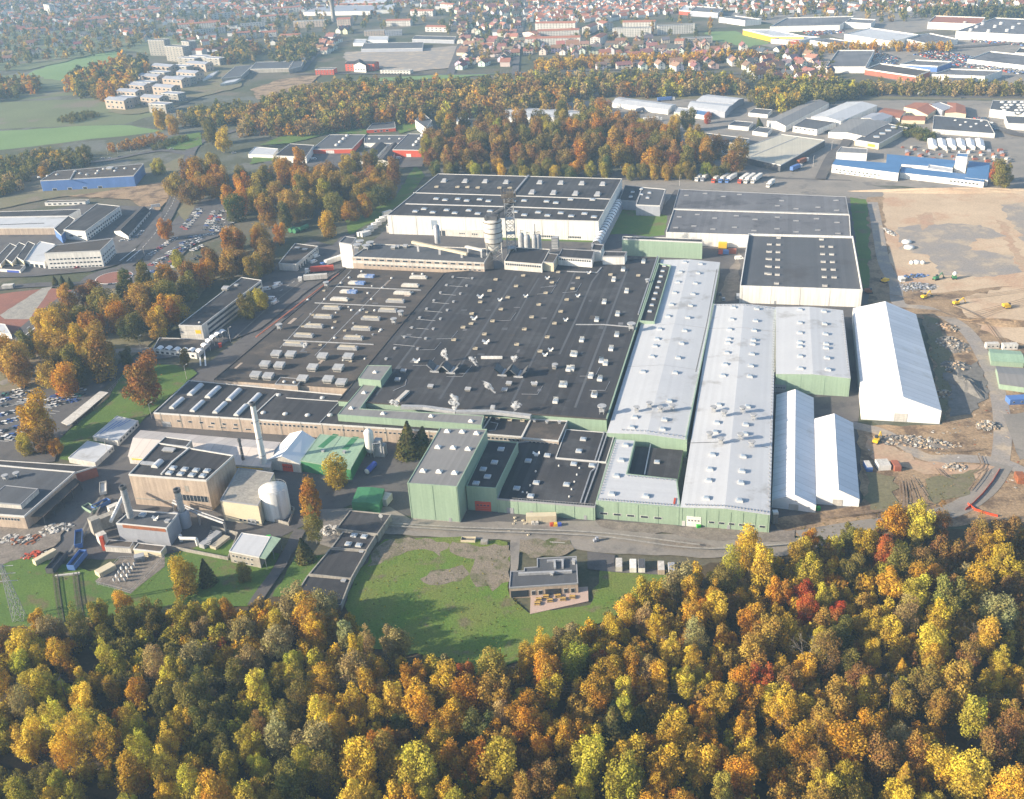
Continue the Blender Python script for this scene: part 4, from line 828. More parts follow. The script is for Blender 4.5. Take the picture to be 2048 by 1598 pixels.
m.build('brace', 'white_dirty', t)
m = Mb(); m.box((c[0], c[1], 0), (9, 8, 3), -YAW, z0=z1+1)
for x in (-4, -1.5, 1.5, 4): m.tube((c[0]+x, c[1]-3.6, z1+1), (c[0]+x, c[1]-3.6, z1+5.2), .18)
m.tube((c[0]-4, c[1]-3.6, z1+5.2), (c[0]+4, c[1]-3.6, z1+5.2), .18); m.build('top_platform', 'steel_dark', t)
c2 = c+B*10.5+A*7; t2z = zfor(c2, 392)
t = thing('lattice_tower', (c2[0], c2[1], 8), 'steel lattice tower with a rusty top platform beside the banded silo', 'tower'); L_ = []
for x in (-3, 3):
    for y in (-3, 3): Mb().tube((c2[0]+x, c2[1]+y, 8), (c2[0]+x, c2[1]+y, t2z), .28, n=6).build('leg', 'steel', t)
m = Mb(); n = 9
for i in range(n):
    za, zb = 8+(t2z-8)*i/n, 8+(t2z-8)*(i+1)/n
    for (ax, ay, bx, by) in ((-3, -3, 3, -3), (3, -3, 3, 3), (3, 3, -3, 3), (-3, 3, -3, -3)):
        m.tube((c2[0]+ax, c2[1]+ay, za), (c2[0]+bx, c2[1]+by, zb), .15, n=5); m.tube((c2[0]+ax, c2[1]+ay, zb), (c2[0]+bx, c2[1]+by, zb), .17, n=5); m.tube((c2[0]+bx, c2[1]+by, za), (c2[0]+ax, c2[1]+ay, zb), .15, n=5)
    if i % 2: m.box((c2[0], c2[1], zb), (6.5, 6.5, .2))
m.build('bracing', 'steel', t)
m = Mb(); m.box((c2[0], c2[1], t2z), (10, 9, .5)); m.box((c2[0], c2[1], t2z-3.5), (8, 8, .4))
for x in range(-5, 6, 2):
    for y in (-4.4, 4.4): m.tube((c2[0]+x*.98, c2[1]+y, t2z), (c2[0]+x*.98, c2[1]+y, t2z+4), .14, n=5)
for y in (-4.4, 4.4):
    for z in (1.3, 4): m.tube((c2[0]-4.9, c2[1]+y, t2z+z), (c2[0]+4.9, c2[1]+y, t2z+z), .12, n=5)
m.box((c2[0]+1, c2[1], t2z+1.5), (5, 4, 2.6)); m.build('platform', 'bark', t)
t = thing('inclined_gallery', (c[0], c[1], z1+5), 'dark inclined conveyor gallery from the lattice tower to the silo top', 'conveyor')
m = Mb(); p, qv = Vector((c[0], c[1], z1+4)), Vector((c2[0]+4, c2[1], t2z-5)); d = (qv-p); m.tube(p, qv, 1.4, n=8); m.build('gallery', 'steel_dark', t)
def conveyor(label, a, b, za, zb, m_, w=2.2, h=1.6, legs=3):
    p, q2 = G(*a, za), G(*b, zb); t = thing('conveyor', (p[0], p[1], za), label, 'conveyor'); d = (q2-p)/np.linalg.norm(q2-p); nn = np.array([-d[1], d[0]])*w/2
    mm = Mb(); vs = [(*(p+nn), za), (*(p-nn), za), (*(q2-nn), zb), (*(q2+nn), zb)]; vs += [(x, y, z+h) for x, y, z in vs]
    mm.add(vs, [(0, 3, 2, 1), (4, 5, 6, 7), (0, 1, 5, 4), (1, 2, 6, 5), (2, 3, 7, 6), (3, 0, 4, 7)]).build('casing', m_, t)
    for i in range(legs):
        f = .1+.8*i/max(1, legs-1); x = p+(q2-p)*f; z = za+(zb-za)*f; gz = 11 if legs > 2 else 17
        if z-gz > .5: Mb().box((x[0], x[1], gz), (w*.8, .3, z-gz), math.atan2(d[1], d[0]), z0=gz).build('leg', 'steel', t)
    return t
conveyor('long cream conveyor bridge sloping down across the back wing roof', c6(1250, 345), c6(1690, 440), 22.5, 19.5, 'wall_cream')
conveyor('short white conveyor running up to the banded silo', c6(1680, 380), c6(1815, 410), 20, 22, 'white_dirty', 2, 1.4, 2)
for i, (x, y) in enumerate(((938, 790), (1000, 810), (1075, 808), (1112, 805))):
    p = G(*r2(x, y), 8.); t = thing('storage_silo', (p[0], p[1], 8), 'slim upright steel silo', 'silo', 'slim steel silos beside the lattice tower', 'in the row beyond the dark-roofed wing')
    Mb().lathe((p[0], p[1], 0), [(2.3, 0), (2.3, 17), (1.6, 18.5), (0, 18.8)], 14).build('tank', 'galvanised', t, True)
    m = Mb(); m.tube((p[0], p[1], 18), (p[0], p[1], 21), .25); m.tube((p[0]+1.5, p[1], 17), (p[0]+1.5, p[1], 20.5), .15); m.tube((p[0], p[1], 20.5), (p[0]+2, p[1], 20.5), .12); m.build('top_pipe', 'steel_dark', t)
p = G(*r2(80, 745), 11); t = thing('storage_silo', (p[0], p[1], 11), 'single slim silver silo behind the back wing roof', 'silo'); Mb().lathe((p[0], p[1], 0), [(2.2, 11), (2.2, 24), (0, 25)], 14).build('tank', 'steel', t, True)
p = G(*r2(1285, 800), 17.); t = thing('dust_filter', (p[0], p[1], 17), 'tall louvred dust filter standing at the back of the dark-roofed wing', 'filter unit'); m = Mb(); m.box((p[0], p[1], 0), (4.5, 4, 8), -YAW, z0=17); m.build('casing', 'galvanised', t); m = Mb(); [m.box((p[0], p[1], 0), (4.9, 4.4, .3), -YAW, z0=18+i*1.1) for i in range(7)]; m.build('louvre', 'steel_dark', t)
# ribbed gallery along the far warehouse
a, b = G(1192, 487, 6), G(1238, 402, 6); t = thing('ribbed_gallery', (*((a+b)/2), 0), 'long walkway gallery with a row of white hooped covers beside the far warehouse', 'gallery'); d = (b-a); L = np.linalg.norm(d); u = d/L; an = math.atan2(u[1], u[0])
Mb().box((*((a+b)/2), 0), (L, 7, 5.5), an, z0=0).build('base', 'wall_grey', t)
mm = Mb(); pr = [(2.9*math.cos(math.pi*i/8), 2.4*math.sin(math.pi*i/8)) for i in range(9)]
vs = [(-2.6, x, z) for x, z in pr]+[(2.6, x, z) for x, z in pr]; mm.add(vs, [(i, i+1, 9+i+1, 9+i) for i in range(8)]); mm.add(vs[:9], [tuple(range(9))], 1); mm.add(vs[9:], [tuple(range(8, -1, -1))], 1); hm = mm.mesh('hoop_cover', ['white_fabric', 'steel_dark'])
for i in range(16): x = a+d*(i+.5)/16; put('hoop_cover', hm, t, (x[0], x[1], 5.55), an, (1 if i % 2 else .95, 1, 1))
# ------------------------------------------------------------------ boiler house quarter (west front)
PH = Bd('boiler_house', 'tall beige brick boiler house with a dark flat roof and rooflights', [(257, 948), (412, 960), (467, 910), (316, 885)], h=16.5, wall='brick_beige', roofm='roof_dark', par=.6, rim='trim_white')
for (x, y) in ((1385, 540), (1478, 550), (1568, 558), (1655, 563), (1355, 580), (1445, 588), (1535, 597), (1622, 603)): PH.at('sky', d1(x, y), (1, 1, 1))
PH.line('roof_edge', 'trim_white', [d1(1290, 595), d1(1380, 495), d1(1520, 380)], .7, .7); PH.at('barrel', d1(1260, 510), (1, .45, 1), .0); PH.at('fanbox', d1(1180, 505), (1.3, .6, .2)); PH.at('fanbox', d1(1350, 400), (1.1, .6, .4))
PH.band(0, 4.6, 7.6, 'glass', .60, .97, .12); 
for i in range(9): PH.band(0, 4.6, 7.6, 'trim_white', .60+.0462*i-.002*(i == 8), .604+.0462*i-.002*(i == 8), .18, 'glazing_bar')
PH.band(0, 9.5, 12.5, 'concrete', .7, .75); PH.band(0, 3.4, 3.9, 'concrete', .02, .6, .25, 'ledge')
PH2 = Bd('boiler_house_wing', 'lower boiler house wing with a sloping pale grey roof and cream wall', [(440, 1000), (516, 1010), (548, 945), (478, 935)], h=11, wall='wall_cream', roofm='concrete', par=.25, rim='trim_grey'); PH2.wins(0, 5, 1.2, 2.4, .4, .95, .7); PH2.door(0, .75, 4, 3, 'galvanised', False)
PH3 = Bd('boiler_house_extension', 'dark-roofed rear part of the boiler house beside the tent', [(316, 886), (372, 893), (383, 880), (330, 873)], h=15.0, wall='brick_beige', roofm='roof_dark', par=.4, rim='trim_white')
TH = Bd('turbine_house', 'lower grey boiler annex with an orange window band', [(232, 1046), (333, 1056), (356, 1026), (262, 1019)], h=9.5, wall='wall_grey', roofm='roof_grey', par=.5, rim='trim_white')
TH.band(0, 7.4, 9.0, 'wood_orange' if 'wood_orange' in MATS else 'rust', .12, .97, .1, 'window_band'); TH.at('sky', d1(1140, 915)); TH.at('small', d1(1340, 970), (1.5, 1, 1.2)); TH.at('flap', d1(1245, 950))
def chimney(label, base, top, r0, r1, m_='galvanised', zb=0., lean=0):
    p = G(*base, zb); h = zfor(p, top[1]); t = thing('chimney', (p[0], p[1], 0), label, 'chimney')
    Mb().lathe((p[0], p[1], 0), [(r0, zb), (r1, h)], 18).build('shaft', m_, t, True); Mb().lathe((p[0], p[1], 0), [(r1+.25, h-1.2), (r1+.25, h+.3), (r1*.7, h+.3), (r1*.7, h-3)], 18).build('cap', 'steel_dark', t)
    mm = Mb(); [mm.lathe((p[0], p[1], 0), [(r0+(r1-r0)*f-.02, zb+(h-zb)*f-.15), (r0+(r1-r0)*f+.16, zb+(h-zb)*f-.15), (r0+(r1-r0)*f+.16, zb+(h-zb)*f+.15), (r0+(r1-r0)*f-.02, zb+(h-zb)*f+.15)], 18) for f in (.25, .5, .75)]; mm.build('flange', 'trim_grey', t)
chimney('tallest slim white chimney in front of the beige brick hall', (531, 943), (503, 806), 1.7, 1.2, 'white_paint')
chimney('short grey steel chimney rising from the grey boiler annex roof', d1(1045, 935), d1(972, 690), 1.5, 1.35, 'galvanised', 10)
chimney('grey steel chimney on a wide round base beside the grey annex', (371, 1052), d1(1390, 715), 1.6, 1.35, 'galvanised', 0)
p = G(371, 1052); t = thing('chimney_foundation', (p[0], p[1], 0), 'wide grey cylinder round the foot of the second steel chimney', 'machine'); Mb().lathe((p[0], p[1], 0), [(2.9, 0), (2.9, 7), (1.9, 8.2)], 20).build('shell', 'wall_grey', t, True); Mb().box((p[0]-4, p[1]-.5, 0), (3.2, 5, 6.5), -YAW, z0=0).build('duct_box', 'wall_grey', t)
chimney('thin black stack beside the white tent roof', d1(1960, 550), d1(1905, 315), .8, .6, 'steel_dark', 0)
p = G(555, 1028); t = thing('storage_tank', (p[0], p[1], 0), 'large white cylindrical storage tank with a handrail', 'tank'); R0 = 6.3; hh = 13.5
Mb().lathe((p[0], p[1], 0), [(R0, 0), (R0, hh), (0, hh+.7)], 32).build('shell', 'white_paint', t, True)
m = Mb(); n = 24; pts = [(p[0]+R0*.97*math.cos(2*math.pi*i/n), p[1]+R0*.97*math.sin(2*math.pi*i/n)) for i in range(n+1)]; m.path([(x, y, hh+1.1) for x, y in pts], .06); [m.tube((x, y, hh), (x, y, hh+1.1), .05, n=5) for x, y in pts]; m.build('handrail', 'galvanised', t)
m = Mb(); [m.box((p[0]+3+R0*.0, p[1]-R0*.92, .5+.5*i), (.7, .1, .08)) for i in range(26)]; m.box((p[0]+2.6, p[1]-R0*.94, 7), (.08, .1, 13)); m.box((p[0]+3.4, p[1]-R0*.94, 7), (.08, .1, 13)); m.build('ladder', 'galvanised', t)
t2_ = thing('bund_wall', (p[0]-4, p[1]-4, 0), 'low concrete bund wall round the white tank', 'wall'); pl = [G(520, 1035), G(578, 1052), G(590, 1020), G(548, 1000)]
pl = [np.array(x) for x in pl]; ii = inset(pl, .4); m = Mb()
for i in range(4): m.add([(*pl[i], 0), (*pl[(i+1) % 4], 0), (*pl[(i+1) % 4], 1.6), (*pl[i], 1.6), (*ii[i], 0), (*ii[(i+1) % 4], 0), (*ii[(i+1) % 4], 1.6), (*ii[i], 1.6)], [(0, 1, 2, 3), (5, 4, 7, 6), (3, 2, 6, 7)])
m.build('wall', 'concrete', t2_)
# white tent-hall and green-roofed shed behind the boiler house
TT = Bd('long_tent_hall', 'long pale tent hall with creased fabric bays along the brick front', [(257, 913), (540, 935), (560, 885), (282, 861)], h=4.2, wall='white_dirty', roofm='fabric_cream', gable='B', rise=3.0, cat='tent hall'); TT.band(0, 2.6, 3.3, 'sign_yellow', .02, .95, .06, 'yellow_band')
TG = Bd('gabled_tent', 'white gabled tent with an orange-red roller door', [(531, 921), (600, 928), (632, 880), (580, 868)], h=5.0, wall='white_dirty', roofm='white_fabric', gable='A', rise=3.4, cat='tent hall'); TG.door(0, .62, 5.4, 4.2, 'door_red')
GS = Bd('green_shed', 'pale green-roofed shed with deep green walls next to the gabled tent', [(601, 921), (701, 938), (734, 878), (640, 868)], h=6.2, wall='clad_deep_green', roofm='roof_pale_green', par=.1, rim='clad_green', cat='shed')
for (a, b) in ((d2(640, 270), d2(515, 375)), (d2(800, 290), d2(710, 390))): GS.line('rooflight_strip', 'clad_deep_green', [a, b], 3.2, .05)
for (x, y) in ((538, 405), (705, 415)): GS.at('small', d2(x, y))
GS.line('ridge', 'clad_green', [d2(680, 285), d2(560, 450)], .4, .1)
p = G(743, 912); t = thing('process_silo', (p[0], p[1], 0), 'white vertical silo tank beside the green-roofed shed', 'silo'); h = zfor(p, 864); Mb().lathe((p[0], p[1], 0), [(1.6, 2.5), (2.3, 4.5), (2.3, h), (1.2, h+1.4), (0, h+1.7)], 18).build('tank', 'white_paint', t, True)
for a in range(4): Mb().tube((p[0]+1.6*math.cos(a*1.57), p[1]+1.6*math.sin(a*1.57), 0), (p[0]+1.6*math.cos(a*1.57), p[1]+1.6*math.sin(a*1.57), 4.5), .16).build('leg', 'steel', t)
p = G(762, 910); t = thing('process_unit', (p[0], p[1], 0), 'grey boxy process unit with pipes behind the white silo', 'machine'); m = Mb(); m.box((p[0], p[1], 0), (5.5, 4, 6), -YAW, z0=0); m.box((p[0]-.5, p[1], 0), (3.5, 3, 9), -YAW, z0=0); m.build('casing', 'galvanised', t); m = Mb(); m.path([(p[0]-3, p[1]-2.5, .5), (p[0]-3, p[1]-2.5, 8), (p[0]+1, p[1]-2.3, 8), (p[0]+1, p[1]-2.3, 2)], .35, 8); m.build('pipe', 'steel', t)
p = G(749, 940); q_ = G(742, 948); t = thing('tank_trailer', (p[0], p[1], 0), 'bright blue cylindrical tank lying in front of the white silo', 'tank'); m = Mb(); m.tube((p[0], p[1]+3, 1.8), (p[0]-3, p[1]-4, 1.8), 1.4, n=14); m.build('tank', 'door_blue', t); m = Mb(); m.tube((p[0]-3.02, p[1]-4.05, 1.8), (p[0]-3.2, p[1]-4.4, 1.8), 1.42, .9, 14); m.build('end_cap', 'white_paint', t); m = Mb(); [m.box((p[0]-1.5+dx*.7, p[1]-.5+dx*1.6, 0), (2.2, .5, .7), .4, z0=0) for dx in (-1.5, 1.5)]; m.build('cradle', 'steel_dark', t)
# ducts and filter plant west of the annex
DF = [('concrete', 197, 1072, 4, 4, 7.5), ('white_dirty', 207, 1086, 3.6, 3.6, 5), ('concrete', 218, 1052, 8, 3.5, 6), ('white_dirty', 233, 1034, 5, 3, 6.5)]
p = G(205, 1090); t = thing('filter_plant', (p[0], p[1], 0), 'cream stacked filter ducts beside the grey boiler annex', 'machine')
for mm_, x, y, a, b, h in DF: pp = G(x, y); Mb().box((pp[0], pp[1], 0), (a, b, h), rad(40), z0=0 if h < 7 else 2).build('duct_box', mm_, t)
pp = G(210, 1100); Mb().box((pp[0], pp[1], 0), (1.4, 1.4, 7), 0, z0=0).build('support', 'wall_red', t)
p1, p2 = G(222, 1045, 6), G(252, 985, 9); Mb().tube((*p1, 6.5), (*p2, 10), .8, n=10).build('duct', 'white_paint', t)
def hut(name, label, roof, h, wall, roofm, cat='hut', **k): return Bd(name, label, roof, h=h, wall=wall, roofm=roofm, par=.25, cat=cat, **k)
hut('brick_hut', 'low cream hut with a flat dark roof beside the substation', [d1(1065, 1190), d1(1285, 1215), d1(1325, 1165), d1(1105, 1140)], 3.6, 'wall_cream', 'roof_old', rim='trim_white')
hut('container_hut', 'white site container below the filter plant', [d1(835, 1165), d1(1040, 1180), d1(1070, 1130), d1(870, 1115)], 3.2, 'white_dirty', 'roof_old')
LW = Bd('pump_house', 'two-storey cream pump house with a white roof and a green canopy', [(458, 1102), (518, 1114), (541, 1073), (483, 1065)], h=6.2, wall='concrete', roofm='roof_white', par=.2, rim='trim_white'); LW.wins(0, 6, 3.6, 4.6, .05, .8, .5); LW.wins(0, 4, 1.2, 2.0, .05, .8, .5); m = Mb(); m.prism([G(*x, 5.9) for x in ((518, 1115), (531, 1118), (562, 1077), (542, 1072))], 5.7, 6.0, bot=True); m.build('canopy', 'clad_green', LW.root)
for x in ((530, 1118), (545, 1098), (560, 1079)): x = G(*x, 5.7); Mb().box((x[0], x[1], 0), (.2, .2, 5.7), 0, z0=0).build('post', 'steel', LW.root)
p = G(415, 1090); t = thing('tank_compound', (p[0], p[1], 0), 'walled compound with pale ducts between the annex and pump house', 'wall'); pl = [np.array(G(*x)) for x in (d1(1380, 1200), d1(1830, 1290), d1(1910, 1090), d1(1700, 1040))]
m = Mb()
for i in range(3):
    a, b = pl[i], pl[i+1]; d = b-a; m.box((*((a+b)/2), 0), (np.linalg.norm(d), .35, 2.2), math.atan2(d[1], d[0]), z0=0)
m.build('wall', 'concrete', t)
p = G(*d1(1690, 1140)); t = thing('grey_plant_box', (p[0], p[1], 0), 'long grey ribbed plant box inside the walled compound', 'machine'); m = Mb(); m.box((p[0], p[1], 0), (3, 11, 2.6), -YAW-.25, z0=0); m.box((p[0]+4.5, p[1]-2, 0), (3.4, 9, 1.8), -YAW-.25, z0=0, mi=1); [m.box((p[0], p[1]+i*1.2-5, 2.6), (2.8, .3, .2), -YAW-.25) for i in range(9)]; m.build('casing', ['galvanised', 'beige_metal'], t)
p = G(*d1(1480, 1150)); t = thing('pipe_loop', (p[0], p[1], 0), 'thick white pipe loop at the corner of the compound', 'pipe'); m = Mb(); m.path([(p[0]-2, p[1]+2, .2), (p[0]-2, p[1]+2, 3.2), (p[0]-1, p[1]-1, 3.6), (p[0]+6, p[1]-2, 3.6), (p[0]+6.2, p[1]-2, .2)], .75, 10); m.build('pipe', 'white_paint', t)
t = thing('pipe_bridge', (*G(450, 1045), 0), 'steel pipe bridge running from the boiler house towards the compound', 'pipe bridge'); m = Mb(); pts = [d1(1380, 820), d1(1580, 910), d1(1790, 985)]; P3 = [(*G(*x, 6), 6.) for x in pts]; m.path(P3, .5, 8)
m.path([(x, y+1.2, z+.6) for x, y, z in P3], .3, 8); m.build('pipe', 'galvanised', t)
for x, y, z in P3: Mb().box((x, y+.5, 0), (.4, 2, z-.4), 0, z0=0).build('support', 'steel', t)
# workshop with canopy at far left
WS = Bd('workshop', 'large flat dark-roofed workshop at the west edge with a white parapet', [(-60, 1024), (48, 1032), (150, 943), (0, 930), (-60, 925)], h=7.5, wall='brick_beige', roofm='roof_grey', par=.6, rim='trim_white'); WS.wins(0, 8, 4.6, 6.0, .45, .9, .7)
WS2 = Bd('rear_workshop', 'low rear annex of the workshop with long dark roof', [(0, 930), (150, 945), (192, 932), (-20, 919)], h=6.0, wall='brick_red', roofm='roof_dark', par=.4, rim='trim_white')
Bd('roof_box', 'raised rooflight block with white window strip on the workshop roof', [(-30, 1003), (41, 1009), (76, 977), (10, 970)], h=9.4, z0=6.9, wall='white_dirty', roofm='roof_grey', par=.2, cat='plant room')
for (x, y) in ((45, 630), (135, 610)): WS.at('hvac', d1(x, y))
p = G(110, 1015); t = thing('canopy', (p[0], p[1], 0), 'long open canopy with ribbed grey roof along the workshop', 'canopy'); pl = [G(*d1(*x), 5.) for x in ((240, 930), (345, 935), (640, 650), (600, 625))]; m = Mb(); m.prism(pl, 4.8, 5.05, bot=True); m.build('roof', 'roof_old', t)
for f in (0, .25, .5, .75, 1): x = pl[1]+(pl[2]-pl[1])*f; Mb().box((x[0], x[1], 0), (.25, .25, 4.8), 0, z0=0).build('post', 'steel_dark', t)
# two pale flat huts with blue roof sheets
H1 = hut('flat_hut', 'white office hut with a bluish patched roof and a row of windows', [d1(740, 290), d1(940, 325), d1(1105, 165), d1(935, 125)], 3.2, 'white_dirty', 'roof_white', rim='trim_white'); H1.wins(1, 6, 1.2, 2.4, .05, .95, .6)
for i in range(4): H1.line('roof_panel', 'wall_blue', [d1(800+i*48, 250-i*18+14), d1(935+i*38, 165-i*4)], .5, .06)
H2 = hut('flat_hut', 'whitish low hut with worn patched roof beside the works road', [d1(545, 460), d1(760, 500), d1(905, 365), d1(700, 325)], 3.0, 'white_dirty', 'roof_white', rim='trim_white'); H2.wins(1, 2, 1.2, 2.2, .7, .98, .6)
p = G(165, 822); pl = [G(*x, 2.6) for x in ((122, 845), (137, 852), (217, 785), (200, 782))]; t = thing('walkway_canopy', (p[0], p[1], 0), 'long pale bicycle shelter roof beside the staff car park', 'shelter'); m = Mb(); m.prism(pl, 2.5, 2.7, bot=True); m.build('roof', 'white_dirty', t)
for f in (0, .2, .4, .6, .8, 1): x = pl[1]+(pl[2]-pl[1])*f; Mb().box((x[0]-.3, x[1], 0), (.15, .15, 2.5), 0, z0=0).build('post', 'steel', t)
# rail wagons, containers and scrap
def opentop(label, px, L, W, H, yaw, m_, inner='steel_dark', name='freight_wagon', cat='wagon', wheels=True):
    p = G(*px); t = thing(name, (p[0], p[1], 0), label, cat); t.rotation_euler = (0, 0, yaw); z = .9 if wheels else .1
    m = Mb(); 
    for cx, cy_, a, b in ((0, W/2, L, .15), (0, -W/2, L, .15), (L/2, 0, .15, W), (-L/2, 0, .15, W)): m.box((cx, cy_, z+H/2), (a, b, H))
    m.box((0, 0, z+.1), (L-.2, W-.2, .2)); me = m.mesh('body', m_); put('body', me, t)
    me = Mb().box((0, 0, z+H*.35), (L-.4, W-.4, H*.3)).mesh('load', inner); put('load', me, t)
    if wheels:
        wm = Mb().tube((0, -.8, .45), (0, .8, .45), .45, n=12).mesh('wheel_set', 'steel_dark')
        for x in (-L*.36, -L*.22, L*.22, L*.36): put('wheel_set', wm, t).location = (x, 0, 0)
    return t
ya = math.atan2(*(G(112, 1150)-G(128, 1262))[::-1])
opentop('blue open freight wagon standing nearest the grey boiler annex', (160, 1085), 12, 3, 2.3, rad(108), 'wall_blue'); opentop('dark open freight wagon at the left track end', (116, 1133), 12, 3.2, 2.6, rad(82), 'steel_dark'); opentop('blue open freight wagon at the right track end', (157, 1128), 11, 3.2, 2.6, rad(82), 'wall_blue')
opentop('dark low wagon with a pale load beside the brick boiler house', (208, 982), 10, 3, 1.6, rad(108), 'white_dirty', 'white_dirty'); opentop('green edged skip full of scrap in the west yard', (181, 1020), 8, 3.4, 1.6, rad(140), 'clad_green', 'steel_dark', 'skip', 'skip', False); opentop('dark blue skip behind the green edged skip', (203, 1012), 8, 3.0, 1.8, rad(50), 'wall_blue', 'steel_dark', 'skip', 'skip', False)
p = G(136, 1153); t = thing('buffer_beam', (p[0], p[1], 0), 'white barrier beam between the two track ends', 'barrier'); Mb().box((p[0], p[1], .8), (10, 1, 1), .1).build('beam', 'white_dirty', t)
def container(label, px, L, W, H, yaw, m_, cat='container', name='container', roofm=None, win=0, group=None, tail=None):
    p = G(*px); t = thing(name, (p[0], p[1], 0), label, cat, group, tail); t.rotation_euler = (0, 0, yaw); m = Mb(); m.box((0, 0, 0), (L, W, H), z0=.1)
    for i in range(int(L/.6)): 
        for s_ in (-1, 1): m.box((-L/2+.3+i*.6, s_*(W/2+.03), 0), (.28, .05, H-.4), z0=.3)
    put('body', m.mesh('body', m_), t); put('roof', Mb().box((0, 0, H+.13), (L-.1, W-.1, .1)).mesh('roof', roofm or m_), t)
    put('door', Mb().box((L/2+.03, 0, .2+H/2), (.06, W-.3, H-.4)).mesh('door', 'trim_grey'), t)
    for i in range(win): put('window', pm('winw', _win), t, None, 0, (.9, 1.5, .9)).location = (-L/2+(i+.5)*L/win, -W/2-.02, 1.7)
    return t
container('cream container lying in the grass beside the track end', (92, 1120), 10, 2.5, 2.7, rad(52), 'wall_cream'); container('pale cream container beside the switchyard', (213, 1146), 7.5, 4, 2.6, rad(48), 'wall_cream')
# open-air switchyard: three rows of white insulators
p = G(258, 1140); t = thing('switchyard', (p[0], p[1], 0), 'small electrical switchyard with transformer and white insulator stacks', 'switchyard')
tm = Mb(); tm.box((p[0]+3, p[1]+6, 0), (4, 3, 3), .3, z0=0); [tm.box((p[0]+3+i*.5-1.5, p[1]+4.2, 0), (.15, .8, 2.4), .3, z0=.3) for i in range(7)]; tm.build('transformer', 'galvanised', t)
for i in range(3):
    for j in range(5):
        x, y = p[0]-3+i*2.2+j*.2, p[1]-9+j*2.6; m = Mb(); m.tube((x, y, 0), (x, y, 1.4), .12, n=6); m.lathe((x, y, 1.4), [(.25, 0), (.55, .2), (.3, .4), (.55, .6), (.3, .8), (.55, 1.), (.3, 1.2), (.2, 1.6)], 8); m.build('insulator', 'white_paint' if j % 2 else 'galvanised', t)
# lattice pylon
pa, pb = G(40, 1240), None; H = 27; t = thing('pylon', (pa[0], pa[1], 0), 'grey steel lattice power pylon at the west edge of the grass', 'pylon'); m = Mb(); n = 9
w_ = lambda z: 1.5*(1-z/H)+.4
for sx in (-1, 1):
    for sy in (-1, 1): Mb().tube((pa[0]+sx*w_(0), pa[1]+sy*w_(0), 0), (pa[0]+sx*w_(H), pa[1]+sy*w_(H), H), .13, n=5).build('leg', 'galvanised', t)
for i in range(n):
    za, zb = H*i/n, H*(i+1)/n; a, b = w_(za), w_(zb)
    for (x0, y0, x1, y1) in ((-1, -1, 1, -1), (1, -1, 1, 1), (1, 1, -1, 1), (-1, 1, -1, -1)):
        m.tube((pa[0]+x0*a, pa[1]+y0*a, za), (pa[0]+x1*b, pa[1]+y1*b, zb), .07, n=4); m.tube((pa[0]+x1*a, pa[1]+y1*a, za), (pa[0]+x0*b, pa[1]+y0*b, zb), .07, n=4)
m.build('lattice', 'galvanised', t)
for z in (19, 22.5, 26): Mb().tube((pa[0]-4.5, pa[1], z), (pa[0]+4.5, pa[1], z), .16, n=5).build('cross_arm', 'galvanised', t)
# power line through the wood
pole_px = ((140, 1420), (542, 1420), (1772, 1452)); tops = []
for x, y in pole_px:
    p = G(x, y); t = thing('power_pole', (p[0], p[1], 0), 'wooden power pole', 'pole', 'poles carrying the line through the wood', 'along the power line in the wood'); Mb().tube((p[0], p[1], 0), (p[0], p[1], 15), .16, .1, 8).build('post', 'bark', t); Mb().box((p[0], p[1], 14.6), (.15, 2.8, .15)).build('cross_arm', 'steel_dark', t); tops.append(p)
tops = [tops[0]+(tops[0]-tops[1])*1.2]+tops+[tops[-1]+(tops[-1]-tops[-2])*.6]
for k, dy in enumerate((-1.4, 0, 1.4)):
    m = Mb(); 
    for a, b in zip(tops, tops[1:]):
        pts = [(*(a+(b-a)*i/10+np.array([0, dy])), 14.8-4*(i/10)*(1-i/10)*2) for i in range(11)]; m.path(pts, .018, 4)
    o = m.build('power_line', 'steel_dark'); tag(o, ('nearest', 'middle', 'farthest')[k]+' of the three thin wires strung over the wood', 'wire', 'power line wires')
# long flat-roofed row stepping down to the wood
for i, (lab, pts) in enumerate((('topmost', [(672, 1057), (755, 1068), (783, 1028), (700, 1020)]), ('second highest', [(662, 1095), (733, 1100), (752, 1070), (686, 1062)]), ('third highest', [(617, 1148), (702, 1157), (733, 1102), (660, 1097)]), ('lowest', [(583, 1200), (682, 1210), (702, 1158), (615, 1150)]))):
    k = Bd('flat_roof_hall', lab+' of the dark flat roofs stepping down towards the wood', pts, h=4.2-.5*i, wall='concrete', roofm='roof_dark', par=.35, rim='concrete', rimw=.45, group='stepped flat-roofed halls')
    if i == 1:
        for (x, y) in ((783, 1078), (865, 1088), (738, 1147), (822, 1157)): k.at('sky', d2(x, y), (.9, .9, .8))
    if i > 1: k.at('small', d2((845, 700)[i-2], (1205, 1440)[i-2]), (1.4, 1, .6))
GCN = Bd('green_container_hall', 'deep green tarpaulin-covered shed in the yard', [d2(765, 820), d2(985, 838), d2(1028, 712), d2(815, 700)], h=5.0, wall='clad_deep_green', roofm='clad_deep_green', gable='A', rise=.5, cat='shed', over=.05)
container('grey-white container beside the deep green shed', (772, 1005), 6, 4, 3.4, rad(68), 'white_dirty')
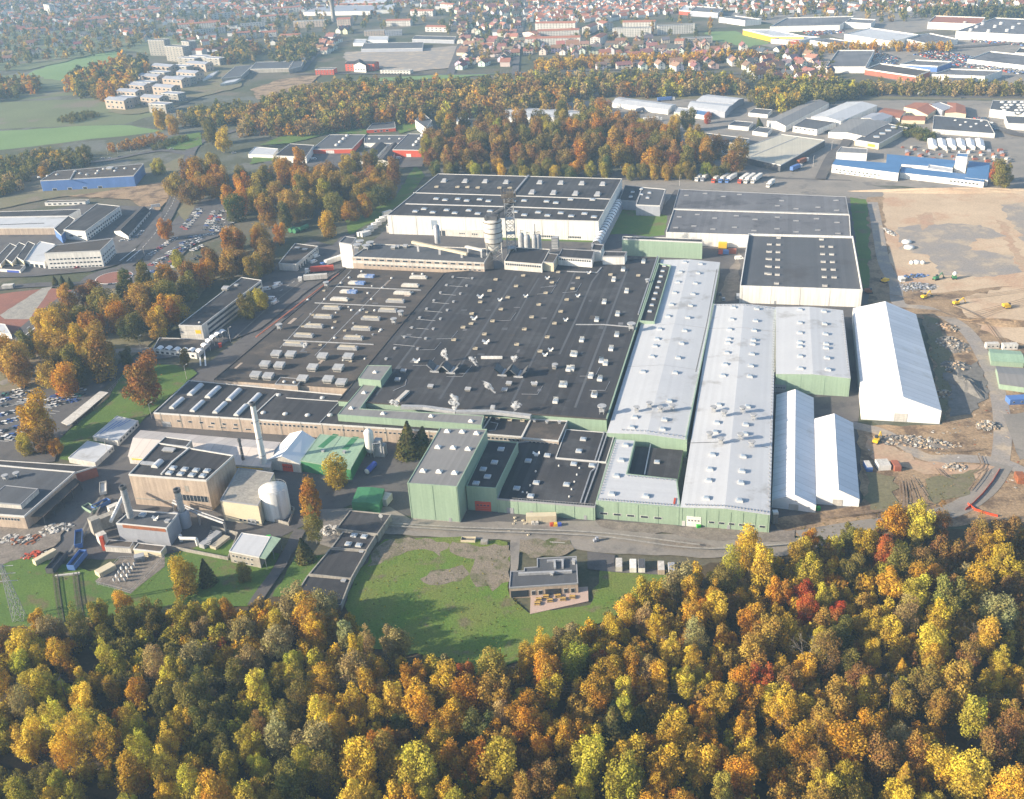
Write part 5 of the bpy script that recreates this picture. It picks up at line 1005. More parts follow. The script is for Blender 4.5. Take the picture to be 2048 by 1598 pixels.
# canteen with terrace
TR = [G(*x) for x in ((1060, 1231), (1177, 1205), (1176, 1176), (1062, 1184))]
o = Mb().prism(TR, 0, .7).build('terrace', 'terrace_pink'); tag(o, 'pale pink paved terrace in front of the canteen', 'terrace')
CN = Bd('canteen', 'modern canteen with a grey-green roof, ducts and brick front', [(1018, 1175), (1156, 1166), (1153, 1112), (1074, 1116), (1074, 1133), (1048, 1135), (1048, 1141), (1021, 1142)], h=5.4, wall='brick_beige', roofm='roof_grey', par=.3, rim='trim_grey')
CN.band(0, .6, 3.6, 'glass', .02, .28, .1, 'glazing'); CN.band(0, .6, 3.4, 'glass', .52, .75, .1, 'glazing'); CN.wins(0, 2, .9, 3.2, .30, .5, .6); CN.wins(0, 2, .9, 3.2, .77, .97, .6)
CN.line('duct', 'galvanised', [d3(50, 1395), d3(480, 1375)], 1.0, 1.0); CN.line('duct', 'galvanised', [d3(280, 1290), d3(420, 1280)], .8, .8); CN.line('duct', 'galvanised', [d3(340, 1290), d3(345, 1350)], .8, 1.0); CN.line('duct', 'galvanised', [d3(405, 1280), d3(405, 1345)], .8, 1.0); CN.at('hvac', d3(320, 1395), (.6, .6, .6)); CN.at('small', d3(495, 1300), (1, 1, 2.2))
for (x, y) in ((1078, 1200), (1092, 1194), (1116, 1193), (1075, 1208), (1100, 1202), (1126, 1199), (1145, 1195)):
    p = G(x, y, .7); t = thing('picnic_table', (p[0], p[1], .71), 'yellow picnic table', 'table', 'yellow tables on the canteen terrace', 'on the canteen terrace'); an = .4*random.random()-.2
    Mb().box((p[0], p[1], 1.45), (2.2, .8, .1), an).build('tabletop', 'table_wood', t)
    for s_ in (-1, 1): Mb().box((p[0]-math.sin(an)*s_*.9, p[1]+math.cos(an)*s_*.9, 1.15), (2.6, .35, .08), an).build('bench', 'table_wood', t)
    for s_ in (-1, 1): Mb().box((p[0]+math.cos(an)*s_, p[1]+math.sin(an)*s_, .71), (.12, 1.9, .7), an, z0=.71).build('leg', 'steel_dark', t)
# site containers by the wood, trailer and bins in front of the facade
for i, (x, y, m_, rm) in enumerate(((1238, 1136, 'white_dirty', 'white_dirty'), (1266, 1138, 'white_paint', 'white_paint'), (1283, 1138, 'white_paint', 'roof_grey'), (1322, 1142, 'brick_beige', 'white_dirty'), (1343, 1145, 'white_paint', 'wall_grey'))):
    container(('whitish site cabin standing apart at the end', 'white site cabin with a plain white roof', 'white site cabin with a grey roof', 'salmon-grey site cabin near the wood', 'white site cabin with a dark striped roof by the willow')[i], (x, y), 6.2, 2.6, 2.6, rad(83), m_, 'cabin', 'site_cabin', rm, 2, 'site cabins by the wood')
container('long cream trailer box against the green facade', (1083, 1043), 13, 3.0, 3.6, rad(-4), 'wall_cream', 'trailer', 'trailer_box')
for i, (x, y, m_) in enumerate(((1067, 1050, 'white_dirty'), (1073, 1050, 'white_dirty'), (1104, 1053, 'wall_red'), (1111, 1053, 'sign_yellow'), (1119, 1053, 'door_blue'), (1397, 1056, 'bright_green'), (1636, 1020, 'bright_green'), (1662, 1008, 'bright_green'), (538, 1078, 'bright_green'))):
    if m_ == 'bright_green' and m_ not in MATS: mat('bright_green', (.04, .38, .05), rough=.5, fine=.05)
    p = G(x, y); t = thing('waste_bin', (p[0], p[1], 0), ('pale wheeled bin next to the cream trailer box', 'second pale bin beside the first under the trailer box', 'red-marked bin beside the yellow one', 'yellow waste bin beside the cream trailer', 'blue waste bin beside the yellow bin', 'bright green bin at the green facade', 'bright green bin between the two slim tents', 'bright green bin at the front of the shorter slim tent', 'bright green skip behind the pump house')[i], 'bin'); Mb().box((p[0], p[1], 0), (1.6, 1.5, 1.5), .1, z0=.1).build('body', m_, t); Mb().box((p[0], p[1], 1.6), (1.75, 1.65, .15), .1).build('lid', m_, t)
for i, (x, y) in enumerate(((1030, 1037), (1031, 1044), (1027, 1050), (1046, 1043), (1050, 1050), (1046, 1066), (1057, 1072), (1018, 1065))):
    p = G(x, y); t = thing('concrete_block', (p[0], p[1], 0), 'small pale concrete block', 'block', 'concrete blocks lying on the front road', 'on the front road below the red door'); Mb().box((p[0], p[1], 0), (1.0, .9, .8), random.random(), z0=0).build('body', 'wall_cream', t); Mb().box((p[0], p[1], .82), (.5, .2, .1), random.random()).build('lifting_eye', 'steel_dark', t)
opentop('pale yellow skip of rubble at the edge of the meadow', (937, 1083), 6, 2.6, 1.5, rad(-8), 'wall_cream', 'rubble' if 'rubble' in MATS else 'concrete_dark', 'skip', 'skip', False); container('beige crate beside the yellow skip', (969, 1088), 3, 2.2, 1.6, rad(-8), 'concrete', 'crate', 'crate')
p = G(*d2(1010, 1020)); t = thing('round_sign', (p[0], p[1], 0), 'white round marker on a post beside the flat roofs', 'sign'); Mb().tube((p[0], p[1], 0), (p[0], p[1], 6.), .09, n=6).build('post', 'galvanised', t); Mb().tube((p[0], p[1]-.1, 6.), (p[0], p[1]+.1, 6.), .9, n=16).build('disc', 'white_paint', t)
p = G(1192, 1084); t = thing('rotary_sweeper', (p[0], p[1], 0), 'small dark machine parked on the front road', 'machine'); m = Mb(); m.box((p[0], p[1], .9), (2.2, 1.4, 1.2), .3); m.box((p[0]+.4, p[1], 1.9), (1.1, 1.2, .9), .3); m.build('body', 'wall_grey', t); [Mb().tube((p[0]+dx, p[1]-.8, .4), (p[0]+dx, p[1]+.8, .4), .4, n=10).build('wheel', 'rubber', t) for dx in (-.7, .7)]
p = G(1549, 1046); t = thing('white_chiller_post', (p[0], p[1], 0), 'grey block chimney with white cap at the corner of the facade', 'machine'); m = Mb(); m.box((p[0], p[1], 0), (2.0, 2.0, 5), 0, z0=0); m.build('body', 'concrete', t); Mb().box((p[0], p[1], 5.5), (2.2, 2.2, 1), 0).build('cap', 'white_paint', t)

# ------------------------------------------------------------------ event tents on the right
def tent(name, label, FL, FR, BLpx, eave, rise, ridge_m='white_fabric', bays=0):
    k = Bd(name, label, [FL, FR, BLpx], h=eave, wall='white_fabric', roofm=ridge_m, gable='A', rise=rise, cat='tent hall', over=.12)
    return k
T3 = Bd('big_tent', 'largest white tent hall beside the dirt road', [(1725, 813), (1883, 822), (1832, 629), (1706, 617)], h=7.2, wall='white_fabric', roofm='fabric_bays', gable='A', rise=6.3, cat='tent hall', over=.1)
T1 = Bd('slim_tent', 'longer slim white tent against the wide white hall', [(1544, 1000), (1632, 1011), (1627, 796), (1553, 790)], h=3.9, wall='white_fabric', roofm='fabric_bays', gable='A', rise=4.0, cat='tent hall', over=.1)
T3.door(0, .5, 6, 4.6, 'white_dirty', False); T1.door(0, .5, 4, 3.2, 'white_dirty', False)
T2 = Bd('slim_tent', 'shorter slim white tent standing free on the dirt side', [(1633, 993), (1719, 999), (1706, 846), (1629, 838)], h=4.0, wall='white_fabric', roofm='fabric_bays', gable='A', rise=4.0, cat='tent hall', over=.1)
T2.door(0, .5, 4, 3.2, 'white_dirty', False)
# ------------------------------------------------------------------ office block and gatehouse
OF = Bd('office_block', 'three-storey office block with a dark flat roof and ribbon windows', [(357, 650), (403, 651), (523, 560), (483, 554)], h=10.6, wall='white_dirty', roofm='roof_dark', par=.4, rim='trim_white')
for z in (1.2, 4.4, 7.6): OF.wins(1, 22, z, z+1.7, .08, .98, .97, 'b')
OF.band(0, 5.0, 7.4, 'sign_yellow', .68, .92, .08, 'sign'); OF.band(0, 3.4, 3.55, 'trim_grey', .02, .98, .05, 'joint'); OF.band(0, 7.0, 7.12, 'trim_grey', .02, .66, .05, 'joint')
OF.at('small', c5(1890, 680), (2, 1.3, 1)); OF.at('dome', c5(1595, 975), (.8, .8, .8)); OF.at('fanbox', c5(1805, 715), (.8, .8, .8))
GH = Bd('gatehouse', 'low white gatehouse with a row of white domed canopies', [(306, 697), (392, 706), (420, 678), (318, 675)], h=4.0, wall='white_paint', roofm='roof_old', par=.4, rim='trim_white'); GH.wins(0, 8, 1.0, 2.6, .03, .97, .6)
for i, (x, y) in enumerate(((1275, 1190), (1345, 1190), (1410, 1200), (1470, 1205), (1530, 1205), (1600, 1210), (1640, 1165), (1675, 1130), (1710, 1100), (1745, 1075), (1785, 1055))):
    p = G(*c5(x, y), 3.6); t = thing('canopy_dome', (p[0], p[1], 0), 'white barrel-vaulted canopy', 'canopy', 'white vaulted canopies at the gatehouse', 'along the gatehouse walkway'); m = Mb(); n = 8; an = 0 if i < 5 else .9
    pr = [(2.0*math.cos(math.pi*k/n), 3.4+1.5*math.sin(math.pi*k/n)) for k in range(n+1)]; ca, sa = math.cos(an-YAW), math.sin(an-YAW)
    R2 = lambda x, y: (p[0]+x*ca-y*sa, p[1]+x*sa+y*ca)
    vs = [(*R2(x, -2.3), z) for x, z in pr]+[(*R2(x, 2.3), z) for x, z in pr]; m.add(vs, [(k, k+1, n+2+k, n+1+k) for k in range(n)]); m.build('vault', 'white_fabric', t)
    for sx in (-2, 2):
        for sy in (-2.2, 2.2): Mb().tube((*R2(sx, sy), 0), (*R2(sx, sy), 3.45), .12, n=6).build('post', 'white_paint', t)
p = G(441, 694); t = thing('red_bin', (p[0], p[1], 0), 'bright red box standing by the gatehouse kerb', 'box'); Mb().box((p[0], p[1], 0), (1.8, 1.5, 2.4), .3, z0=0).build('body', 'door_red', t); Mb().box((p[0], p[1], 2.45), (2, 1.7, .15), .3).build('lid', 'wall_red', t)
DEP = Bd('loading_depot', 'small flat-roofed depot with garage openings beside the parked vans', [(557, 526), (592, 528), (636, 492), (590, 486)], h=6.2, wall='white_dirty', roofm='roof_old', par=.4, rim='trim_white'); DEP.wins(1, 4, .4, 4.0, .05, .5, .6); DEP.wins(1, 5, 3.6, 4.8, .52, .97, .7); DEP.at('fanbox', c6(330, 385), (.7, .5, .4)); DEP.at('fanbox', c6(390, 395), (.7, .5, .4))
for i, (x, y) in enumerate(((852, 265), (880, 268), (905, 240), (935, 215), (965, 190), (1000, 160), (1030, 140), (1050, 100))):
    p = G(*c6(x, y+20)); container('white trailer box', c6(x, y+18), 8.5, 2.6, 3.2, rad(40), 'white_paint', 'trailer', 'trailer_box', None, 0, 'white trailer boxes beside the far warehouse', 'in the line at the warehouse corner')
for i, (x, y) in enumerate(((292, 255), (325, 260), (365, 250), (395, 235))):
    p = G(*c6(x, y)); t = thing('green_tank', (p[0], p[1], 0), 'dark green horizontal tank', 'tank', 'green tanks in the yard', 'in the yard behind the red maple'); Mb().tube((p[0]-1.5, p[1]-2.5, 2), (p[0]+1.5, p[1]+2.5, 2), 1.9, n=14).build('shell', 'clad_deep_green', t); Mb().box((p[0], p[1], .3), (3, 1, .6), .9).build('cradle', 'concrete', t)
# odds and ends on the construction side
for (lab, x, y, L, W, H, yw, m_, rm) in (('blue container nearest the shorter slim tent', 1735, 938, 6, 2.6, 2.6, 88, 'wall_blue', 'white_dirty'), ('white site cabin between blue and red containers', 1765, 935, 6, 5.5, 2.7, 88, 'white_paint', 'white_dirty'), ('red-brown container beside the white site cabin', 1791, 937, 6, 3, 2.6, 88, 'brick_red', 'brick_red'), ('orange-red container at the far right of the dirt site', 2039, 962, 6, 3.4, 3, 80, 'rust', 'rust'), ('yellow container against the white warehouse wall', 1445, 497, 6, 3, 4.5, -15, 'sign_yellow', 'sign_yellow'), ('red container left of the blue one by the warehouse wall', 1441, 508, 3, 2.5, 3, -15, 'wall_red', 'wall_red'), ('blue container in the row by the warehouse wall', 1452, 508, 4, 2.5, 3, -15, 'wall_blue', 'wall_blue'), ('dull red container at the end of the warehouse wall row', 1464, 507, 6, 2.5, 3.4, -15, 'brick_red', 'brick_red'), ('blue site office with white windows at the right edge', 2038, 805, 12, 5, 3, 0, 'wall_blue', 'wall_blue'), ('white cabin beyond the green ribbed sheds', 1983, 696, 7, 3, 3, -5, 'white_dirty', 'white_dirty'), ('grey-white cabin beside the green ribbed sheds', 2018, 698, 8, 3, 3.2, -5, 'white_paint', 'white_dirty'), ('white cabin beside the stacked materials', 1803, 562, 3, 5, 2.6, 0, 'white_paint', 'white_paint')):
    container(lab, (x, y), L, W, H, rad(yw), m_, 'container', 'container', rm, 3 if 'office' in lab or 'cabin' in lab else 0)
Bd('ribbed_shed', 'green ribbed barrel shed nearer the grey cabins', [(1983, 722), (2048, 726), (2040, 703), (1978, 698)], h=3, wall='clad_green', roofm='roof_pale_green', gable='B', rise=1.2, cat='shed'); Bd('ribbed_shed', 'green ribbed shed with a grey roof behind the blue site office', [(2000, 768), (2070, 778), (2060, 738), (1992, 733)], h=3.2, wall='clad_green', roofm='roof_metal_grey', gable='B', rise=1.3, cat='shed')
for i, (lab, x, y, s_) in enumerate((('upper white boulder-shaped tank on the grey hardcore', 1813, 486, 3.4), ('lower white boulder-shaped tank on the grey hardcore', 1818, 497, 3.6), ('largest of the three white round tanks in a row', 1833, 527, 2.6), ('left small white round tank of the row', 1823, 528, 1.6), ('right small white round tank of the row', 1845, 528, 1.6))):
    p = G(x, y); t = thing('plastic_tank', (p[0], p[1], 0), lab, 'tank'); Mb().lathe((p[0], p[1], 0), [(s_*.85, 0), (s_, .5), (s_*.95, 1.6), (s_*.6, 2.2), (0, 2.4)], 16).build('shell', 'white_paint', t, True); Mb().lathe((p[0], p[1], 0), [(.5, 2.3), (.5, 2.65), (0, 2.7)], 10).build('hatch', 'trim_grey', t)
MACH = (('yellow excavator with its arm down near the big tent', 1752, 886, .9), ('yellow dump truck at the end of the dirt road', 1767, 565, 2.1), ('yellow excavator beside the green mixer', 1872, 560, .4), ('green and white mixer lorry on the pale ground', 1908, 558, 1.4), ('yellow digger far out on the brown earth', 1912, 610, .2), ('yellow bulldozer on the churned earth at the right', 2015, 617, .1), ('yellow excavator by the tracks', 1848, 597, .5), ('orange roller on the gravel', 1738, 587, 0))
for lab, x, y, an in MACH:
    p = G(x, y); nm = 'excavator' if 'excav' in lab or 'digg' in lab else 'construction_vehicle'; t = thing(nm, (p[0], p[1], 0), lab, 'excavator' if nm == 'excavator' else 'construction vehicle'); t.rotation_euler = (0, 0, an); cm = 'clad_deep_green' if 'green' in lab else 'rust' if 'orange' in lab else 'sign_yellow'
    for s_ in (-1, 1): put('track', Mb().box((0, s_*1.1, .5), (4, .6, .9)).mesh('track', 'rubber'), t)
    put('body', Mb().box((-.3, 0, 1.7), (3.2, 2.4, 1.3)).mesh('body', cm), t); put('cab', Mb().box((.9, .5, 2.6), (1.3, 1.2, 1.5)).mesh('cab', 'glass'), t)
    if nm == 'excavator':
        put('arm', Mb().tube((1, -.3, 2), (4.2, -.3, 4.4), .3, n=6).tube((4.2, -.3, 4.4), (6.2, -.3, 1), .25, n=6).mesh('arm', cm), t); put('bucket', Mb().box((6.2, -.3, .6), (1, 1.2, .9)).mesh('bucket', 'steel_dark'), t)
    elif 'mixer' in lab: put('drum', Mb().lathe((0, 0, 2.2), [(.5, 0), (1.3, .8), (1.3, 1.8), (.6, 2.8), (0, 2.9)], 12).mesh('drum', 'white_paint'), t)
    else: put('tipper', Mb().box((-1.6, 0, 2.6), (3.4, 2.5, 1.4)).mesh('tipper', cm), t)
# rubble heaps, spoil mounds and piles
def heap(name, label, px, rx, ry, h, m_, an=0, seed=0, lumps=0, lm='concrete', cat='heap'):
    r = np.random.default_rng(seed); p = G(*px); n, k = 26, 7; vs = []; fs = []
    for j in range(k):
        f = 1-j/(k-1); 
        for i in range(n):
            a = 2*math.pi*i/n; w2 = 1+.16*math.sin(3*a+seed)+.10*math.sin(7*a+seed*2)+r.normal(0, .04); x, y = rx*f*w2*math.cos(a), ry*f*w2*math.sin(a)
            vs.append((p[0]+x*math.cos(an)-y*math.sin(an), p[1]+x*math.sin(an)+y*math.cos(an), max(-.05, h*(1-f**1.6)*(1+r.normal(0, .08))) if j else -.05))
    for j in range(k-1):
        for i in range(n): fs.append((j*n+i, j*n+(i+1) % n, (j+1)*n+(i+1) % n, (j+1)*n+i))
    t = thing(name, (p[0], p[1], 0), label, cat); Mb().add(vs, fs).build('mound', m_, t)
    if lumps:
        m = Mb()
        for i in range(lumps*2):
            a, rr = r.uniform(0, 6.28), math.sqrt(r.uniform(0, 1)); x, y = rx*rr*math.cos(a), ry*rr*math.sin(a); s_ = r.uniform(.12, 1.0)**1.4
            m.box((p[0]+x*math.cos(an)-y*math.sin(an), p[1]+x*math.sin(an)+y*math.cos(an), h*(1-rr**1.6)+.15), (s_*1.8, s_, s_*.8), r.uniform(0, 3), int(r.choice(4, p=[.3, .35, .15, .2])))
        o = m.build('rubble', [lm, 'dirt_pale' if lm == 'concrete' else lm, 'white_dirty', 'concrete_dark'], t); o['kind'] = 'stuff'
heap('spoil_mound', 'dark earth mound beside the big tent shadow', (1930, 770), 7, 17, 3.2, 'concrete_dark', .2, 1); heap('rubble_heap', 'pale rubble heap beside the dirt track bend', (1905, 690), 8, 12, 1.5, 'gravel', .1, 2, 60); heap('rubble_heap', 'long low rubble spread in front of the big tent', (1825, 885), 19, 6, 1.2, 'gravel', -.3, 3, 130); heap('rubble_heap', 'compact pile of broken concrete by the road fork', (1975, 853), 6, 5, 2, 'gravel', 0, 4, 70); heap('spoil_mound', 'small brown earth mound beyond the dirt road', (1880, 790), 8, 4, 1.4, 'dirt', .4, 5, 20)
heap('earth_bank', 'long sand-coloured earth bank in front of the blue-roofed works', (1905, 383), 75, 7, 3.0, 'dirt_pale', -.2, 6); heap('earth_bank', 'low brown earth bank at the right of the site', (2020, 648), 30, 6, 2.5, 'dirt', -.35, 7); heap('rubble_heap', 'small rubble patch near the gravel road', (1912, 935), 6, 3.5, .8, 'gravel', 0, 8, 40); heap('rubble_heap', 'white pipes and blocks heaped beside the hardcore', (1779, 465), 2.5, 10, .8, 'gravel', .1, 9, 60, 'white_dirty')
heap('material_pile', 'stacked grey building materials at the edge of the pale ground', (1835, 575), 13, 8, 1.0, 'concrete_dark', 0, 10, 90, 'wall_grey'); heap('material_pile', 'blue and grey pallets beyond the grey stack', (1830, 553), 9, 4, .9, 'steel_dark', 0, 11, 40, 'wall_blue')
heap('scrap_heap', 'orange and white scrap heaped on the west grass', (48, 1083), 10, 5, 1, 'concrete_dark', .1, 12, 60, 'rust'); heap('scrap_heap', 'pale scrap pile at the left end of the workshop', (15, 1080), 6, 4, 1, 'concrete', .1, 13, 40, 'white_dirty'); heap('scrap_heap', 'mixed scrap at the corner of the workshop canopy', (110, 1060), 8, 5, 1, 'concrete_dark', .3, 14, 60, 'white_dirty'); heap('scrap_heap', 'red machine parts lying near the cream container', (66, 1112), 6, 3, 1, 'rust', .3, 15, 30, 'wall_red'); heap('drum_pile', 'white drums and barrels beside the yellow birch', (655, 1062), 5, 4, 1, 'concrete_dark', .3, 16, 40, 'white_dirty')
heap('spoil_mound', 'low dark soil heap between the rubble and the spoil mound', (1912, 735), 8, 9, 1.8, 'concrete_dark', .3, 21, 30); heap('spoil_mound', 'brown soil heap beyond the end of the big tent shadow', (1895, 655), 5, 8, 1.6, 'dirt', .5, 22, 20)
# orange safety netting on the gravel road
for k, pxs in enumerate((((2000, 940), (1985, 965), (1965, 990), (1945, 1010), (1930, 1022)), ((1935, 1010), (1950, 1022), (1975, 1030), (1995, 1035)))):
    pts = [G(*p) for p in pxs]; m = Mb()
    for a, b in zip(pts, pts[1:]): 
        d = b-a; m.box((*((a+b)/2), 0), (np.linalg.norm(d), .06, 1.1), math.atan2(d[1], d[0]), z0=.2)
    o = m.build('safety_netting', 'rust_orange' if 'rust_orange' in MATS else 'door_red'); tag(o, ('orange safety netting along the curve of the gravel road', 'orange safety netting running off towards the wood')[k], 'netting')
# ------------------------------------------------------------------ buildings beyond the works
def BX(name, label, roof, h=None, base=None, wall='white_paint', roofm='roof_grey', cat='building', par=.4, rim='trim_white', **k):
    return Bd(name, label, roof, h=h, base=base, wall=wall, roofm=roofm, par=par, rim=rim, cat=cat, **k)
# west: blue hall, technical school block, white offices
b = BX('blue_hall', 'long blue-fronted hall with a white end wall', [(80, 361), (267, 351), (287, 327), (110, 342)], base=(84, 384), wall='wall_blue', roofm='roof_old'); b.band(3, 0, b.h-.3, 'white_paint'); b.wins(0, 4, .5, 3, .05, .7, .3)
for (x, y) in ((600, 1370), (640, 1385), (695, 1395), (770, 1385), (785, 1365), (830, 1350), (930, 1345), (920, 1365), (1000, 1345), (380, 1405), (455, 1395), (310, 1415), (1080, 1350)): b.at('dome', t1(x, y), (1.6, 1.6, 1.2))
b.at('fanbox', t1(880, 1350), (1.2, 1, .7)); b.line('roof_step', 'trim_grey', [t1(600, 1365), t1(560, 1440)], 1, .8)
BX('low_white_building', 'low white building on the bare ground beyond the workshops', [(89, 405), (170, 403), (178, 399), (96, 401)], h=3.2, roofm='roof_old').wins(0, 7, .8, 2.2)
b = BX('office_building', 'two-storey white office with a wide dark roof and window row', [(127, 459), (170, 462), (240, 412), (194, 407)], base=(131, 480), roofm='roof_dark'); b.wins(1, 16, 4.2, 5.8, .03, .97, .7); b.wins(1, 14, 1.2, 2.8, .03, .97, .6); b.wins(0, 2, 3.4, 4.8, .1, .9, .5)
b = BX('long_house', 'white building with a long dark pitched roof beside the main road', [(228, 462), (256, 472), (300, 421), (279, 416)], h=3.6, roofm='roof_dark', gable='A', rise=2.6); b.wins(1, 9, .8, 2.4, .05, .95, .4)
b = BX('white_office', 'three-storey white office with ribbon windows by the roundabout', [(88, 506), (200, 501), (226, 476), (112, 490)], base=(92, 540), roofm='roof_old'); 
for z in (.8, 4, 7.2): b.wins(0, 14, z+.4, z+1.6, .04, .98, .7); b.wins(1, 6, z+.4, z+1.6, .06, .94, .7)
b = BX('showroom', 'white single-storey front wing left of the white office', [(43, 520), (88, 525), (110, 488), (80, 482)], h=5.5, roofm='roof_white'); b.wins(0, 4, .6, 3.6, .1, .95, .8)
BX('white_hall', 'long white-roofed hall at the west edge with dark skylight strips', [(-40, 456), (108, 455), (137, 432), (-40, 435)], h=7, wall='brick_beige', roofm='roof_white').line('rooflight_strip', 'steel_dark', [(0, 449), (88, 446)], 1, .3)
BX('dark_rear_hall', 'dark-roofed hall beyond the long white-roofed hall', [(-40, 434), (137, 431), (160, 418), (-40, 424)], h=7, wall='white_paint', roofm='roof_dark')
BX('blue_stair_block', 'narrow dark-roofed block with blue side between hall and office', [(108, 457), (122, 470), (150, 438), (137, 431)], h=8, wall='wall_blue', roofm='roof_dark')
for i in range(3): BX('shed_roof', 'dark-roofed sawtooth shed', [(1+i*23-14, 520-i*3), (15+i*23-14, 528-i*3), (48+i*18-14, 492-i*2), (34+i*18-14, 486-i*2)], h=6, wall='wall_cream', roofm='roof_dark', par=.3, rim='white_paint', group='white sheds at the west edge', tail='at the west edge', cat='shed')
BX('low_shop', 'low white front with blue doors at the west edge', [(-20, 536), (40, 540), (50, 530), (-20, 527)], h=3.2, roofm='roof_dark').band(0, .2, 2.4, 'door_blue', .55, .95)
container('white container on the red ash ground', (18, 577), 8, 4, 3, 0, 'white_dirty'); BX('white_shed', 'white-walled shed at the west edge of the red ash ground', [(-30, 660), (22, 668), (10, 648), (-30, 642)], h=4, roofm='roof_white', cat='shed')
# technical buildings with red walls
b = BX('red_hall', 'red-walled hall with a grey roof and four domed lights', [(623, 298), (704, 297), (731, 269), (659, 269)], base=(624, 309), wall='wall_red', roofm='roof_grey'); b.row('dome', t2(645, 1160), t2(730, 1085), 4, (2.4, 2.4, 2)); b.door(0, .45, 9, 4, 'white_paint', False)
b = BX('red_hall', 'second red-walled hall half hidden by the russet grove', [(785, 299), (842, 300), (866, 268), (816, 267)], base=(787, 315), wall='wall_red', roofm='roof_grey'); b.row('dome', t2(1265, 1160), t2(1330, 1085), 4, (2.4, 2.4, 2)); b.door(0, .55, 5, 4, 'white_paint', False)
b = BX('link_roof', 'low grey linking roof between the two red halls', [(728, 286), (806, 286), (816, 270), (730, 270)], h=5, roofm='roof_grey'); b.row('dome', t2(910, 1108), t2(1150, 1108), 4, (1.6, 1.6, 1.2))
b = BX('white_hall', 'white-walled hall with a black roof left of the red halls', [(549, 311), (612, 313), (628, 290), (580, 287)], base=(550, 326), roofm='roof_dark')
for i in range(2): BX('dark_gable', ('nearer', 'farther')[i]+' dark pitched roof between the red halls', [((712, 322), (741, 324))[0] if i == 0 else (752, 322), (741, 324) if i == 0 else (778, 324), (774, 290) if i == 0 else (800, 290), (752, 286) if i == 0 else (782, 288)], h=5, roofm='roof_dark', gable='A', rise=2)
BX('red_pavilion', 'small red flat-roofed pavilion in front of the tall birches', [(733, 259), (791, 255), (789, 243), (745, 246)], h=4.2, wall='wall_red', roofm='roof_grey').wins(0, 3, .6, 2.6, .2, .8, .5)
BX('canopy_roof', 'white low canopy roof beside the white-walled hall', [(496, 308), (546, 310), (556, 297), (510, 293)], h=4, roofm='roof_white', cat='canopy')
b = BX('white_block', 'three-storey white block beside a yellow tree', [(830, 240), (851, 255), (864, 241), (846, 226)], base=(832, 250), h=10, roofm='roof_grey'); b.wins(0, 5, 6.5, 8); b.wins(0, 5, 3.2, 4.7); b.wins(1, 4, 6.5, 8); b.wins(1, 4, 3.2, 4.7)
BX('white_van_shed', 'small white shed by the road behind the russet grove', [(912, 243), (935, 245), (938, 236), (915, 235)], h=3, roofm='roof_white', cat='shed')
# sheds north of the grove
b = BX('long_shed', 'long white-roofed shed behind the russet grove', [(1010, 233), (1158, 236), (1160, 221), (1012, 214)], h=6, roofm='roof_white', gable='B', rise=1.6, cat='warehouse')
b = BX('loading_shed', 'slanting white-roofed loading shed beside the highway', [(1224, 206), (1336, 220), (1352, 209), (1238, 194)], h=5, roofm='roof_white', gable='B', rise=2, cat='warehouse')
b = BX('twin_gable_hall', 'front white-roofed hall of the pair beside the highway', [(1376, 213), (1450, 224), (1466, 209), (1384, 202)], h=6.5, wall='wall_grey', roofm='roof_white', gable='B', rise=1.8, cat='warehouse')
b = BX('twin_gable_hall', 'rear white-roofed hall of the pair beside the highway', [(1393, 201), (1466, 208), (1488, 197), (1416, 189)], h=6.5, wall='wall_grey', roofm='roof_white', gable='B', rise=1.8, cat='warehouse')
BX('blue_roof_house', 'small white building with a bright blue roof', [(1390, 228), (1420, 232), (1424, 222), (1394, 219)], h=4.5, roofm='roof_blue'); BX('orange_edge_shed', 'small pale shed with an orange eave', [(1348, 224), (1386, 228), (1392, 218), (1354, 214)], h=4.5, wall='wall_cream', roofm='roof_white', cat='shed')
BX('flat_roof_shop', 'long dark flat-roofed shop with a white front edge', [(1379, 273), (1486, 289), (1499, 277), (1394, 263)], h=4, roofm='roof_grey')
b = BX('cream_roof_hall', 'large cream-roofed hall with open dark sides', [(1458, 306), (1561, 330), (1650, 280), (1562, 268)], h=6.5, wall='steel_dark', roofm='roof_cream', cat='warehouse'); b.line('roof_valley', 'trim_grey', [(1500, 313), (1596, 274)], 1, .2)
BX('grey_low_roof', 'low grey roof in front of the long flat-roofed shop', [(1395, 300), (1470, 312), (1490, 296), (1420, 286)], h=4, wall='wall_grey', roofm='roof_white', cat='shed')
for i, (x, y, w_, lb) in enumerate(((1457, 250, 40, 'white low shop front at the lane corner'), (1497, 225, 38, 'white dark-roofed shop along the lane'), (1505, 262, 30, 'white shop with a red panel below'))): BX('lane_shop', lb, [(x, y), (x+w_, y+4), (x+w_+10, y-6), (x+12, y-9)], h=4, roofm='roof_grey')
b = BX('pitched_hall', 'long white hall with a grey pitched roof nearest the highway wood', [(1534, 241), (1571, 252), (1658, 206), (1623, 200)], h=6, roofm='roof_metal_grey', gable='A', rise=2, cat='warehouse')
b = BX('pitched_hall', 'white gabled hall with pale wavy roofing', [(1622, 234), (1681, 243), (1755, 211), (1694, 204)], h=6.5, roofm='roof_white', gable='A', rise=2.2, cat='warehouse'); BX('office_wing', 'white two-storey office front with a dark flat roof', [(1586, 252), (1634, 259), (1672, 244), (1612, 236)], h=6, roofm='roof_grey').wins(0, 5, 3.6, 5)
b = BX('pitched_hall', 'lower white gabled hall with a reddish eave', [(1657, 264), (1731, 273), (1779, 244), (1700, 238)], h=5.5, roofm='roof_metal_grey', gable='A', rise=1.8, cat='warehouse'); BX('pitched_hall', 'short blue-grey roofed hall behind the reddish eave', [(1722, 236), (1757, 244), (1785, 232), (1745, 226)], h=6, roofm='wall_grey', gable='A', rise=1.8, cat='warehouse')
